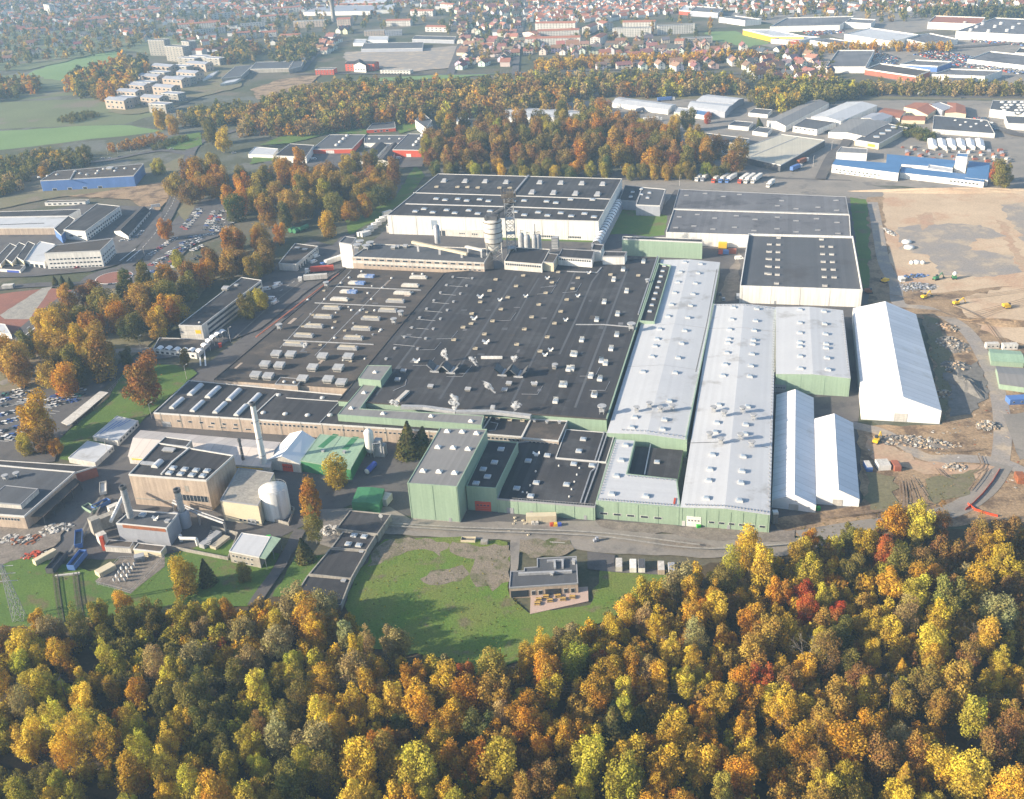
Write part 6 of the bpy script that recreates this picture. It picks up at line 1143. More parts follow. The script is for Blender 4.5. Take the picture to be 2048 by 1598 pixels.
b = BX('yellow_shop', 'flat-roofed shop with a pale yellow front and a yellow sign', [(1710, 279), (1758, 287), (1816, 255), (1776, 247)], base=(1711, 291), wall='wall_cream', roofm='roof_grey'); b.band(0, 1.5, 4, 'sign_yellow', .55, .85, .1, 'sign'); b.row('sky', (1753, 273), (1788, 254), 4, (1.8, 1.8, 1))
b = BX('white_cube_shop', 'white windowless cube building beside the blue roofs', [(1673, 304), (1734, 307), (1735, 297), (1682, 293)], base=(1674, 319), roofm='roof_metal_grey')
b = BX('blue_roof_works', 'front wing with a bright blue roof and white wall', [(1664, 329), (1797, 346), (1803, 328), (1671, 318)], base=(1664, 345), roofm='roof_blue', par=0); b.wins(0, 12, 2.6, 3.8, .05, .75, .6); b.wins(0, 8, .6, 1.6, .1, .7, .5)
b = BX('blue_roof_works', 'right wing with a bright blue roof and white wall', [(1800, 345), (1968, 364), (1972, 352), (1803, 334)], h=5, roofm='roof_blue', par=0); b.wins(0, 8, 2, 3.4, .6, .95, .7)
b = BX('blue_roof_works', 'rear blue roof behind the white square tower', [(1772, 326), (1905, 336), (1914, 321), (1774, 308)], h=5, roofm='roof_blue', par=0); BX('blue_roof_works', 'blue roof to the right of the white square tower', [(1930, 355), (1976, 360), (1980, 326), (1938, 322)], h=5.2, roofm='roof_blue', par=0)
b = BX('square_tower', 'white square tower rising from the blue roofs', [(1912, 312), (1935, 314), (1937, 307), (1915, 306)], base=(1908, 346), wall='white_paint', roofm='roof_blue', cat='tower')
BX('white_inner_wing', 'white low wing with dark windows before the square tower', [(1855, 336), (1905, 344), (1906, 336), (1858, 329)], h=5.5, roofm='roof_white').wins(0, 4, 2.5, 4, .5, .9, .6)
b = BX('terracotta_hall', 'sprawling building with terracotta roof and yellow walls', [(1808, 214), (1855, 230), (1880, 214), (1830, 205)], h=5, wall='wall_cream', roofm='roof_tile', gable='A', rise=1.6); BX('terracotta_hall', 'terracotta-roofed wing at the solar panels', [(1890, 226), (1932, 228), (1930, 212), (1895, 205)], h=5.5, wall='wall_cream', roofm='roof_tile', gable='A', rise=1.2); BX('solar_roof', 'blue-grey solar roof panel between terracotta roofs', [(1857, 208), (1885, 221), (1908, 214), (1880, 204)], h=6.5, wall='wall_grey', roofm='wall_grey')
BX('red_roof_shop', 'low shop with a dull red hipped roof', [(1750, 232), (1800, 236), (1812, 222), (1770, 216)], h=4.5, wall='white_dirty', roofm='roof_tile', gable='B', rise=1.5); BX('orange_roof_house', 'small house with an orange roof by a dark hedge', [(1803, 240), (1850, 241), (1850, 232), (1810, 231)], h=3.6, wall='wall_cream', roofm='roof_tile', gable='B', rise=1.4)
b = BX('grey_roof_shop', 'wide grey-roofed shop with many small rooflights', [(1865, 258), (1990, 267), (1975, 240), (1868, 230)], h=4.5, wall='white_dirty', roofm='roof_grey'); [b.at('dome', t4(1500+i*42, 960+((i*37) % 60)), (1.6, 1.6, 1)) for i in range(8)]
b = BX('large_white_store', 'large white store with rows of round rooflights at the right edge', [(1980, 218), (2090, 232), (2100, 200), (1986, 200)], h=8, roofm='roof_grey'); [b.at('dome', (2005+((i*53) % 60), 204+i % 5*5.4), (2.6, 2.6, 1.5)) for i in range(22)]; BX('large_white_store', 'white lower store front before the round rooflights', [(2016, 246), (2110, 250), (2110, 235), (2010, 231)], h=6.5, roofm='roof_grey')
for i in range(6):
    x = 1858+i*19; BX('market_tent', 'white vaulted market tent', [(x, 291), (x+17, 294), (x+14, 280), (x-3, 277)], h=3, wall='white_dirty', roofm='fabric_bays', gable='A', rise=1.2, group='white vaulted tents of the builder yard', tail='in the builders yard row', cat='tent', over=.05)
for k in range(42):
    x = 1805+(k*67 % 215); y = 296+(k*29 % 26)+(x-1805)*.03; p = G(x, y); s_ = 1+(k*13 % 10)/6
    o = Mb().box((p[0], p[1], 0), (s_*2.4, s_*1.4, 1+(k % 3)*.5), .3*(k % 5), z0=.1).box((p[0], p[1], 1.3+(k % 3)*.5), (s_*2, s_*1.2, .4), .3*(k % 5)).build('pallet', ('brick_red', 'concrete', 'white_dirty', 'roof_tile', 'wall_grey')[k % 5]); o.location = (0, 0, 0)
    tag(o, ('brick-red', 'concrete grey', 'pale', 'terracotta', 'blue-grey')[k % 5]+' pallet of building material', 'pallet', 'pallets in the builder yard', 'in the builders yard')
    o.location = (0, 0, 0); o['_px'] = x
# retail park
R = (('big_white_store', 'big white-walled store with a grey roof near the houses', (1652, 133), (1731, 133), (1676, 100), 6.5, 'white_paint', 'roof_grey'), ('brick_store', 'brown brick store with a dark pitched roof', (1730, 137), (1832, 152), (1760, 126), 6, 'brick_red', 'roof_old'), ('dark_roof_store', 'white-walled store with a black roof beside the highway wood', (1864, 148), (1970, 152), (1900, 137), 6.5, 'white_paint', 'roof_dark'), ('dark_roof_store', 'small white-walled store in front of the black-roofed store', (1885, 162), (1942, 167), (1895, 149), 5, 'white_paint', 'roof_dark'),
     ('far_store', 'far white-walled store with dark roof at the retail park edge', (1438, 34), (1490, 41), (1470, 31), 7, 'white_paint', 'roof_grey'), ('far_store', 'long white store with a thin upper roof strip', (1540, 53), (1680, 50), (1574, 35), 7, 'white_paint', 'roof_grey'), ('yellow_store', 'store with a bright yellow side wall on the lawn', (1486, 58), (1545, 72), (1545, 58), 7, 'sign_yellow', 'roof_white'), ('white_sheds', 'white store shed left of the glass front', (1542, 78), (1592, 82), (1590, 70), 5, 'white_paint', 'roof_white'), ('low_store', 'grey-roofed low store beside the white shed', (1620, 80), (1700, 92), (1660, 76), 5, 'white_paint', 'roof_grey'),
     ('white_store', 'white store with a raised white upper box', (1689, 68), (1786, 83), (1740, 55), 7, 'white_paint', 'roof_white'), ('white_store', 'white store with a red corner sign', (1796, 74), (1850, 86), (1860, 66), 6, 'white_paint', 'roof_grey'), ('hypermarket', 'enormous white hypermarket with a speckled roof', (1912, 62), (2100, 72), (1990, 35), 9, 'white_paint', 'roof_grey'), ('hypermarket', 'white store wing left of the enormous hypermarket', (1856, 44), (1960, 48), (1870, 31), 8, 'white_paint', 'roof_tile'), ('orange_roof_mall', 'shopping building with an orange hipped roof and coloured fascia', (1935, 118), (2060, 132), (1980, 102), 5, 'white_paint', 'roof_grey'),
     ('white_store', 'white two-level store by the upper avenue', (1690, 44), (1742, 47), (1700, 36), 7, 'white_paint', 'roof_grey'), ('grey_store', 'long grey-walled store behind the apartment slabs', (1380, 22), (1436, 26), (1392, 12), 7, 'wall_grey', 'roof_grey'), ('pink_store', 'pink-fronted store left of the grey one', (1358, 20), (1379, 22), (1366, 11), 6, 'wall_red', 'roof_white'), ('white_store', 'pale store with a blue sign at the avenue', (2030, 105), (2080, 106), (2040, 95), 5, 'white_paint', 'roof_old'), ('blue_side_store', 'dark store with a blue side next to the brick store', (1800, 128), (1875, 132), (1830, 119), 6, 'wall_blue', 'roof_dark'))
for n_, lb, fl, fr, bl, h_, wl, rf in R:
    b = BX(n_, lb, [fl, fr, bl], h=h_*1.25, wall=wl, roofm='roof_dust' if rf in ('roof_grey', 'roof_dark') else rf, par=1.2, rim='white_paint', cat='store')
    if n_ == 'hypermarket': [b.at('dome', (1930+((i*61) % 110), 44+(i*7) % 20), (3, 3, 1.5)) for i in range(18)]
BX('glass_front_shop', 'small glass-fronted shop with a red roof edge', [(1575, 88), (1600, 89), (1598, 79), (1578, 79)], h=6, wall='glass_pale', roofm='wall_red', cat='store')
# distant factory sheds at the top
for n_, lb, fl, fr, bl, h_, wl, rf in (('long_grey_hall', 'long grey-roofed hall on the waste ground', (722, 98), (845, 96), (728, 86), 6, 'wall_grey', 'roof_grey'), ('long_grey_hall', 'second long grey roof right of the white sheds', (824, 78), (908, 80), (830, 71), 6, 'wall_grey', 'roof_grey'), ('white_low_shed', 'white-roofed shed before the long grey hall', (735, 80), (775, 80), (738, 72), 5, 'white_paint', 'roof_white'), ('white_low_shed', 'white-roofed shed in the middle before the orange trees', (706, 86), (730, 86), (710, 78), 5, 'white_paint', 'roof_white'), ('frame_hall', 'grey hall frame with columns under construction', (443, 156), (482, 152), (470, 133), 6, 'concrete', 'roof_grey'), ('frame_hall', 'long grey roof with open columns behind the building site', (500, 138), (577, 136), (512, 124), 6, 'concrete', 'roof_grey'), ('frame_hall', 'right-hand grey wing of the unfinished hall', (578, 138), (602, 132), (588, 120), 7, 'concrete', 'roof_grey'),
     ('white_factory', 'wide white-fronted factory at the foot of the water tower', (605, 24), (740, 22), (640, 12), 8, 'white_paint', 'wall_grey'), ('white_factory', 'white-roofed factory right of the water tower', (680, 6), (770, 5), (690, -4), 9, 'brick_red', 'roof_white'), ('white_factory', 'white domed-end hall among the trees', (746, 21), (785, 19), (752, 10), 7, 'white_paint', 'roof_white'), ('white_shed_row', 'white low shed among site huts', (405, 160), (425, 152), (418, 148), 3, 'white_dirty', 'roof_white'), ('white_shed_row', 'white roofed building beside the yard road', (440, 168), (470, 163), (452, 161), 4, 'white_dirty', 'roof_white')):
    BX(n_, lb, [fl, fr, bl], h=h_, wall=wl, roofm=rf, cat='hall')
# flats
def flats(name, label, fl, fr, depth, base=None, h=None, wall='white_dirty', roofm='roof_grey', floors=4, cols=8, side=2, gable=None, group=None, tail=None):
    h = h or HT(fl, base); a, b_ = G(*fl, h), G(*fr, h); d = (b_-a)/np.linalg.norm(b_-a); n_ = np.array([-d[1], d[0]])*depth
    k = BX(name, label, [fl, fr, PR(b_+n_, h), PR(a+n_, h)], h=h, wall=wall, roofm=roofm, gable=gable, rise=2.5 if gable else 1, cat='apartment block', group=group, tail=tail)
    for f in range(floors):
        z = h*(f+.3)/floors; k.wins(0, cols, z, z+h/floors*.5, .04, .96, .5)
        if side: e_ = 1 if fl[0] < 1024 else 3; k.wins(e_, side, z, z+h/floors*.5, .15, .85, .35)
    return k
flats('tower_block', 'left cream-grey apartment tower of the group of three', (295, 80), (327, 80), 16, base=(300, 111), wall='concrete', floors=8, cols=5)
flats('tower_block', 'middle cream-grey apartment tower, nearest of the three', (329, 92), (364, 94), 16, base=(333, 122), wall='concrete', floors=8, cols=5)
flats('tower_block', 'right cream-grey apartment tower half hidden behind the middle one', (362, 82), (377, 84), 14, base=(366, 108), wall='concrete', floors=8, cols=2)
flats('apartment_house', 'small white block with an orange roof beside the towers', (383, 101), (403, 101), 14, base=(385, 122), floors=4, cols=0, side=0, roofm='roof_tile', gable='B')
flats('slab_block', 'long pale slab block with a red roof above the field', (354, 50), (440, 44), 12, base=(355, 60), roofm='roof_tile', gable='B', floors=4, cols=16)
flats('slab_block', 'lower pale slab block with a grey roof in front of the red-roofed slab', (382, 62), (450, 54), 12, h=10, floors=3, cols=12)
flats('slab_block', 'white slab block with red roof at the lane end', (465, 68), (512, 64), 12, h=11, roofm='roof_tile', gable='B', floors=4, cols=8)
flats('slab_block', 'red-roofed block partly behind orange trees near the towers', (422, 103), (458, 92), 12, h=10, roofm='roof_tile', gable='B', floors=3, cols=6)
flats('pink_block', 'beige four-storey block near the water tower', (586, 43), (650, 40), 12, h=12, wall='brick_beige', floors=4, cols=10); flats('pink_block', 'tall pink block with a red pitched roof beside the water tower', (673, 39), (700, 38), 16, h=13, wall='brick_beige', roofm='roof_tile', gable='B', floors=4, cols=5)
flats('slab_block', 'white slab with a red roof right of the dark trees', (771, 42), (820, 41), 12, h=10, roofm='roof_tile', gable='B', floors=3, cols=9); flats('slab_block', 'salmon low slab with a grey roof behind the sheds', (728, 62), (768, 60), 12, h=9, wall='brick_beige', floors=3, cols=7); flats('slab_block', 'grey low slab right of the salmon slab', (770, 62), (803, 60), 12, h=9, wall='wall_grey', floors=3, cols=6)
flats('white_villa', 'white two-storey villa block with a brown roof', (850, 54), (895, 55), 14, h=8, roofm='roof_tile', gable='B', floors=2, cols=5); flats('slab_block', 'pale block with a red roof at the hill edge', (880, 8), (905, 10), 12, h=14, roofm='roof_tile', gable='B', floors=4, cols=4)
flats('red_block', 'red apartment house with a white centre and a dark roof', (690, 128), (748, 128), 16, h=10, wall='wall_red', roofm='roof_dark', gable='B', floors=3, cols=8); BX('white_gable', 'white gabled centre of the red apartment house', [(707, 130), (731, 131), (731, 124), (708, 123)], h=10, gable='A', rise=4, roofm='roof_dark').wins(0, 4, 3, 5)
flats('striped_block', 'grey, red and white striped block beside the red house', (630, 139), (667, 138), 14, h=8, wall='wall_red', floors=3, cols=6); flats('white_row', 'white unfinished house row right of the red house', (760, 140), (820, 141), 9, h=6, floors=2, cols=9)
flats('slab_block', 'front red-roofed slab of the courtyard estate', (1050, 78), (1160, 75), 12, h=11, roofm='roof_tile', gable='B', floors=4, cols=18); flats('slab_block', 'middle red-roofed slab of the courtyard estate', (1075, 63), (1158, 60), 12, h=11, roofm='roof_tile', gable='B', floors=4, cols=14); flats('slab_block', 'rear red-roofed slab of the courtyard estate', (1070, 47), (1150, 46), 12, h=11, roofm='roof_tile', gable='B', floors=4, cols=12)
flats('slab_block', 'red-roofed wing along the left street of the estate', (1045, 65), (1069, 68), 12, h=11, roofm='roof_tile', gable='A', floors=4, cols=4); flats('slab_block', 'red-roofed block angled along the right street of the estate', (1180, 76), (1200, 76), 40, h=11, roofm='roof_tile', gable='A', floors=4, cols=3); flats('slab_block', 'second angled red-roofed block higher up the street', (1164, 55), (1180, 55), 40, h=11, roofm='roof_tile', gable='A', floors=4, cols=3)
flats('slab_block', 'white five-storey slab with balconies', (1225, 57), (1302, 55), 12, h=14, floors=5, cols=14); flats('slab_block', 'white five-storey slab right of the orange trees', (1315, 52), (1390, 48), 12, h=14, floors=5, cols=14); flats('slab_block', 'pale block behind the white slabs', (1245, 45), (1310, 44), 12, h=11, roofm='roof_tile', gable='B', floors=4, cols=10); flats('slab_block', 'white slab with a red roof at the estate street', (1206, 48), (1226, 46), 30, h=12, roofm='roof_tile', gable='A', floors=4, cols=3); flats('school_block', 'long low grey block behind the pink house', (1365, 77), (1425, 74), 12, h=8, wall='concrete', floors=2, cols=12); flats('pink_house', 'pink block with red roof beside the low grey block', (1349, 82), (1367, 82), 14, h=10, wall='brick_beige', roofm='roof_tile', gable='B', floors=3, cols=3)
flats('brown_tower', 'tall white and brown tower far away at the top', (86, 8), (97, 10), 14, base=(95, 29), floors=7, cols=2)
# new salmon-coloured houses in two rows on the building site
for i, (x, y) in enumerate(((237, 219), (260, 202), (277, 189), (303, 171), (330, 151), (308, 214), (332, 193), (352, 177), (380, 164), (400, 146))):
    b = flats('new_house', 'new salmon house', (x-28, y-20), (x+10, y-17), 16, h=12, wall='brick_beige', roofm='wall_grey', gable='B', floors=2, cols=4, side=2, group='new houses on the building site', tail='in the '+('near row beside the field' if i < 5 else 'row along the site road')); b.root['category'] = 'house'
for i, (x, y) in enumerate(((402, 128), (418, 118), (378, 132), (362, 148), (318, 160), (290, 180), (250, 211), (345, 203), (320, 224), (368, 170), (428, 132))):
    flats('stepped_house', 'pale stepped house', (x-24, y-17), (x+10, y-15), 14, h=11.5, wall='concrete', roofm='wall_grey', floors=3, cols=3, side=2, group='stepped houses between the new rows', tail='between the new house rows').root['category'] = 'house'
for lb, a, b, h_, rf in (('low white block in the suburb behind the field', (40, 60), (90, 56), 8, 'roof_tile'), ('long white block among the suburb trees', (150, 42), (215, 36), 9, 'roof_tile'), ('beige block left of the water tower', (520, 34), (575, 30), 10, 'roof_tile'), ('grey block behind the pale slab', (410, 30), (470, 24), 11, 'roof_grey'), ('white block at the top edge left of the factory', (545, 18), (600, 14), 10, 'roof_tile'), ('long beige block by the top edge of the suburb', (250, 22), (320, 17), 9, 'roof_tile'), ('white block between the top trees', (820, 22), (865, 22), 10, 'roof_tile'), ('pale block near the flared hill trees', (480, 48), (530, 44), 10, 'roof_grey'), ('red-roofed block above the unfinished hall', (560, 72), (600, 70), 9, 'roof_tile'), ('white block above the unfinished hall', (520, 66), (552, 64), 8, 'roof_tile')):
    flats('suburb_block', lb, a, b, 12, h=h_, roofm=rf, gable='B' if rf == 'roof_tile' else None, floors=3, cols=8)
p = G(668, 44); t = thing('water_tower', (p[0], p[1], 0), 'tall flared concrete water tower', 'water tower'); Mb().lathe((p[0], p[1], 0), [(5.5, 0), (4.2, 12), (3.9, 28), (5.0, 38), (9, 47), (12.5, 54)], 24).build('shaft', 'concrete', t, True); Mb().lathe((p[0], p[1], 0), [(12.5, 54), (13, 60), (0, 63)], 24).build('tank', 'concrete', t, True)
# ------------------------------------------------------------------ houses
HC_W = [(.62, .57, .48), (.70, .68, .63), (.55, .48, .38), (.66, .6, .52), (.72, .7, .68)]; HC_R = [(.25, .13, .095), (.20, .115, .09), (.29, .16, .115), (.17, .12, .10), (.13, .12, .125), (.095, .10, .115)]
HN_W = ['cream', 'white', 'beige', 'pale', 'bright white']; HN_R = ['red-roofed', 'dark-red-roofed', 'orange-roofed', 'brown-roofed', 'grey-roofed', 'slate-roofed']
def _hm():
    m = Mb(); m.prism([np.array(p) for p in ((-5.5, -4.2), (5.5, -4.2), (5.5, 4.2), (-5.5, 4.2))], 0, 5, top=False); m.add([(-5.5, -4.2, 5), (-5.5, 4.2, 5), (-5.5, 0, 8.2)], [(0, 2, 1)]); m.add([(5.5, -4.2, 5), (5.5, 4.2, 5), (5.5, 0, 8.2)], [(0, 1, 2)])
    for x in (-3.4, 0, 3.4):
        for z in (1.5, 3.8): m.box((x, -4.22, z), (1.2, .12, 1.3), mi=1)
    for z in (1.5, 3.8, 5.8): m.box((5.52, 0, z), (.12, 1.2, 1.2), mi=1); m.box((-5.52, 0, z), (.12, 1.2, 1.2), mi=1)
    w_ = m.mesh('wall', ['wall_color', 'glass'])
    r = Mb(); 
    for s_ in (-1, 1): r.add([(-6, s_*4.7, 4.65), (6, s_*4.7, 4.65), (6, 0, 8.25), (-6, 0, 8.25)], [(0, 1, 2, 3) if s_ < 0 else (3, 2, 1, 0)]); r.add([(-6, s_*4.7, 4.5), (6, s_*4.7, 4.5), (6, 0, 8.1), (-6, 0, 8.1)], [(3, 2, 1, 0) if s_ < 0 else (0, 1, 2, 3)])
    r.box((2.5, .9, 8.2), (.8, .7, 1.8), mi=1)
    return w_, r.mesh('roof', ['roof_color', 'brick_red'])
HW, HR = _hm(); hn = [0]
def house(p, rz, tail, s=1.0, wi=None, ri=None):
    wi = hn[0]*7 % 5 if wi is None else wi; ri = int(rng.choice(6, p=[.3, .2, .2, .12, .1, .08])) if ri is None else ri; hn[0] += 1
    t = thing('house', (p[0], p[1], 0), HN_W[wi]+' '+HN_R[ri]+' house', 'house', 'houses of the town', tail, rz); t.scale = (s*rng.uniform(.9, 1.5), s*rng.uniform(.9, 1.15), s*rng.uniform(.85, 1.2))
    a = put('wall', HW, t); a.color = (*[v*rng.uniform(.85, 1.1) for v in HC_W[wi]], 1); b = put('roof', HR, t); b.color = (*[v*rng.uniform(.8, 1.2) for v in HC_R[ri]], 1)
def inpoly(x, y, pl):
    c_ = False; n = len(pl)
    for i in range(n):
        a, b = pl[i-1], pl[i]
        if (a[1] > y) != (b[1] > y) and x < (b[0]-a[0])*(y-a[1])/(b[1]-a[1])+a[0]: c_ = not c_
    return c_
OCC = []
for o in bpy.data.objects:
    if o.get('category') and o.type == 'EMPTY' and o.location[1] > 900: OCC.append((o.location[0], o.location[1], 26))
def scatter(pl, n, dmin, tries=12):
    out = []; W = [G(*p) for p in pl]; lo = np.min(W, 0); hi = np.max(W, 0)
    for _ in range(n*tries):
        p = rng.uniform(lo, hi); x, y = PR(p)
        if not inpoly(x, y, pl): continue
        if any((p[0]-q_[0])**2+(p[1]-q_[1])**2 < dmin*dmin for q_ in out): continue
        if any(abs(p[0]-q_[0]) < q_[2] and abs(p[1]-q_[1]) < q_[2] for q_ in OCC): continue
        out.append(p)
        if len(out) >= n: break
    return out
ZH = (('in the rows along the orange avenue trees', [(1195, 140), (1200, 122), (1530, 120), (1560, 135), (1540, 142)], 34, 20, .1), ('in the close streets below the courtyard estate', [(1000, 112), (1005, 84), (1330, 84), (1500, 100), (1440, 118), (1200, 116)], 62, 20, -.1), ('by the dark-roofed villas near the highway wood', [(1490, 155), (1505, 112), (1600, 100), (1650, 130), (1690, 165), (1560, 172)], 34, 20, .5), ('along the streets right of the waste ground', [(905, 140), (920, 60), (1030, 70), (1025, 140)], 40, 19, 1.2), ('in the old quarter left of the estate', [(900, 60), (920, 10), (1040, 5), (1040, 60)], 45, 21, .4), ('among the gardens above the field', [(0, 125), (0, 50), (250, 40), (340, 70), (240, 100), (110, 110)], 66, 22, .2), ('in the terraced street to the water tower', [(632, 108), (645, 88), (692, 56), (700, 66), (665, 100), (648, 110)], 18, 13, 1.0))
for tl, pl, n, dm, an in ZH:
    for p in scatter(pl, n, dm): house(p, an+rng.choice([0, 1.57])+rng.normal(0, .08), tl, 1.2)
hn_things = hn[0]
# farther still: too many and too small to tell apart
hm = Mb(); hs = []
for pl, n, dm in (([(1050, 45), (1060, -5), (1360, -5), (1400, 20), (1200, 45)], 340, 15), ([(1380, 12), (1400, -8), (2060, -8), (2060, 15), (1850, 22), (1500, 30)], 280, 20), ([(0, 55), (0, -5), (420, -5), (420, 20), (300, 45)], 420, 19), ([(420, 40), (420, -5), (900, -5), (880, 20), (760, 10), (600, 30)], 340, 18), ([(200, 75), (250, 40), (420, 40), (560, 60), (560, 90), (420, 95), (340, 75)], 70, 18), ([(2050, 20), (2050, -60), (2600, -90), (2600, -20)], 60, 40)): hs += scatter(pl, n, dm, 8)
for p in hs:
    an = rng.choice([.2, 1.7])+rng.normal(0, .2); ca, sa = math.cos(an), math.sin(an); L, Wd, h = rng.uniform(5, 9), rng.uniform(4, 5.5), rng.uniform(4.5, 7); f = lambda x, y, z: (p[0]+x*ca-y*sa, p[1]+x*sa+y*ca, z); k = 1 if rng.random() < .75 else 2
    hm.add([f(-L, -Wd, 0), f(L, -Wd, 0), f(L, Wd, 0), f(-L, Wd, 0), f(-L, -Wd, h), f(L, -Wd, h), f(L, Wd, h), f(-L, Wd, h), f(-L, 0, h+3.2), f(L, 0, h+3.2)], [(0, 1, 5, 4), (1, 2, 6, 9, 5), (2, 3, 7, 6), (3, 0, 4, 8, 7)], 0)
    hm.add([f(-L-.3, -Wd-.4, h-.2), f(L+.3, -Wd-.4, h-.2), f(L+.3, 0, h+3.25), f(-L-.3, 0, h+3.25), f(-L-.3, Wd+.4, h-.2), f(L+.3, Wd+.4, h-.2)], [(0, 1, 2, 3), (3, 2, 5, 4)], k)
o = hm.build('distant_town', ['white_paint', 'roof_tile', 'roof_grey']); o['kind'] = 'stuff'
# ------------------------------------------------------------------ trees
FC = {'amber': (.36, .225, .055), 'golden': (.51, .315, .045), 'yellow': (.56, .41, .065), 'yellow-green': (.34, .295, .045), 'orange': (.44, .20, .03), 'russet': (.22, .11, .045), 'red': (.42, .075, .035), 'pale sage': (.33, .28, .14), 'beige': (.33, .23, .11), 'olive': (.15, .135, .04), 'green': (.075, .095, .035), 'dark green': (.025, .045, .026), 'rust-brown': (.30, .125, .045)}
def leaves(seed, n, leaf, kind='round'):
    r = np.random.default_rng(seed); L = []
    if kind == 'cone':
        z = r.uniform(0, 1, n)**.8; rr = (1-z**1.35*.98)*(.8+.2*np.sin(z*60))*r.uniform(.45, 1, n)**.5*.95; a = r.uniform(0, 6.283, n); P = np.stack([rr*np.cos(a), rr*np.sin(a), z*2.4-1.0], 1)
        N = np.stack([np.cos(a), np.sin(a), np.full(n, .5)], 1)+r.normal(0, .35, (n, 3)); tint = r.uniform(0, 1, n)
    else:
        nl = {'round': 22, 'tall': 24, 'wide': 26, 'feather': 34}[kind]; sx, sz = {'round': (.95, 1.25), 'tall': (.66, 1.7), 'wide': (1.12, .95), 'feather': (.8, 1.5)}[kind]
        C = []; 
        for i in range(nl):
            ph = (i+.5)/nl; zc = 1-1.95*ph+r.normal(0, .08); a = i*2.4+r.normal(0, .35); ra = math.sqrt(max(.02, 1-min(1, zc*zc)))*.72*r.uniform(.55, 1.2); C.append((ra*math.cos(a)*sx, ra*math.sin(a)*sx, (zc*.74+r.normal(0, .12))*sz))
        C = np.array(C+[(0, 0, .0)]); Rl = np.concatenate([r.uniform(.16, .38, nl) if kind != 'feather' else r.uniform(.12, .3, nl), [.5]]); lt = r.uniform(0, 1, nl+1)
        li = r.choice(nl+1, n*2, p=Rl**2/np.sum(Rl**2)); d = r.normal(0, 1, (n*2, 3)); d[:, 2] += .15; d /= np.linalg.norm(d, axis=1)[:, None]
        P = C[li]+d*(Rl[li]*(r.uniform(.55, 1.1, n*2)+r.exponential(.12, n*2)))[:, None]*np.array([1, 1, 1.35])
        inside = np.zeros(n*2, bool)
        for k in range(nl+1): inside |= (np.linalg.norm(P-C[k], axis=1) < Rl[k]*.66)
        k = np.where(~inside)[0][:n]; P = P[k]; N = d[k]*.8+r.normal(0, .5, (len(k), 3)); tint = np.clip(lt[li[k]]*.62+r.uniform(0, .38, len(k)), 0, 1)
    n = len(P); N /= np.linalg.norm(N, axis=1)[:, None]; U = np.cross(N, r.normal(0, 1, (n, 3))); U /= np.linalg.norm(U, axis=1)[:, None]; V = np.cross(N, U)
    s = leaf*r.uniform(.6, 1.35, n)[:, None]; s2 = s*r.uniform(.6, 1.1, n)[:, None]
    Q = np.stack([P-U*s-V*s2*.6, P+U*s*.7-V*s2, P+U*s+V*s2*.6, P-U*s*.6+V*s2], 1)
    return Q.reshape(-1, 3), np.repeat(tint, 4)
def quadmesh(name, V, tint, m, col=None):
    me = bpy.data.meshes.new(name); n = len(V)//4; me.vertices.add(len(V)); me.vertices.foreach_set('co', V.astype(np.float32).ravel()); me.loops.add(n*4); me.loops.foreach_set('vertex_index', np.arange(n*4, dtype=np.int32)); me.polygons.add(n); me.polygons.foreach_set('loop_start', np.arange(0, n*4, 4, dtype=np.int32))
    me.materials.append(MATS[m]); me.update(calc_edges=True)
    a = me.attributes.new('tint', 'FLOAT', 'POINT'); a.data.foreach_set('value', tint.astype(np.float32))
    if col is not None:
        c = me.attributes.new('tree_color', 'FLOAT_COLOR', 'POINT'); c.data.foreach_set('color', col.astype(np.float32).ravel())
    return me
KINDS_ = ('round', 'round', 'round', 'tall', 'tall', 'wide', 'feather', 'feather'); NLEAF = 5600
CROWN = {}
for i, k in enumerate(KINDS_): CROWN.setdefault(k, []).append(quadmesh('crown', *leaves(100+i, NLEAF if k != 'feather' else 4300, .040 if k != 'feather' else .032, k), 'foliage'))
CROWN['cone'] = [quadmesh('crown', *leaves(200+i, 3200, .06, 'cone'), 'foliage') for i in range(2)]
def _trunk(pale):
    m = Mb(); m.tube((0, 0, -.2), (.1, .05, 1.2), .085, .06, 7); m.tube((.1, .05, 1.2), (.05, 0, 2.3), .06, .02, 6)
    for a in range(6): z = .8+a*.2; m.tube((.08, .04, z), (.55*math.cos(a*2.1), .55*math.sin(a*2.1), z+.6), .035, .012, 5)
    return m.mesh('trunk', 'pale_bark' if pale else 'bark')
TRK = [_trunk(False), _trunk(True)]
def _bare():
    m = Mb(); r = np.random.default_rng(5)
    def br(p, d, l, w, k):
        q_ = p+d*l; m.tube(p, q_, w, w*.6, 5)
        if k: 
            for i in range(3): 
                e = Vector(d+Vector(r.normal(0, .42, 3))); e.z = max(e.z, .1); br(q_, e.normalized(), l*.72, w*.55, k-1)
    br(Vector((0, 0, -.2)), Vector((0, 0, 1)), 1.0, .055, 5); return m.mesh('branches', 'pale_bark')
BARE = _bare()
SHN = {'round': 'round', 'tall': 'slender', 'wide': 'spreading', 'feather': 'feathery', 'cone': 'conical'}
PLACED = []
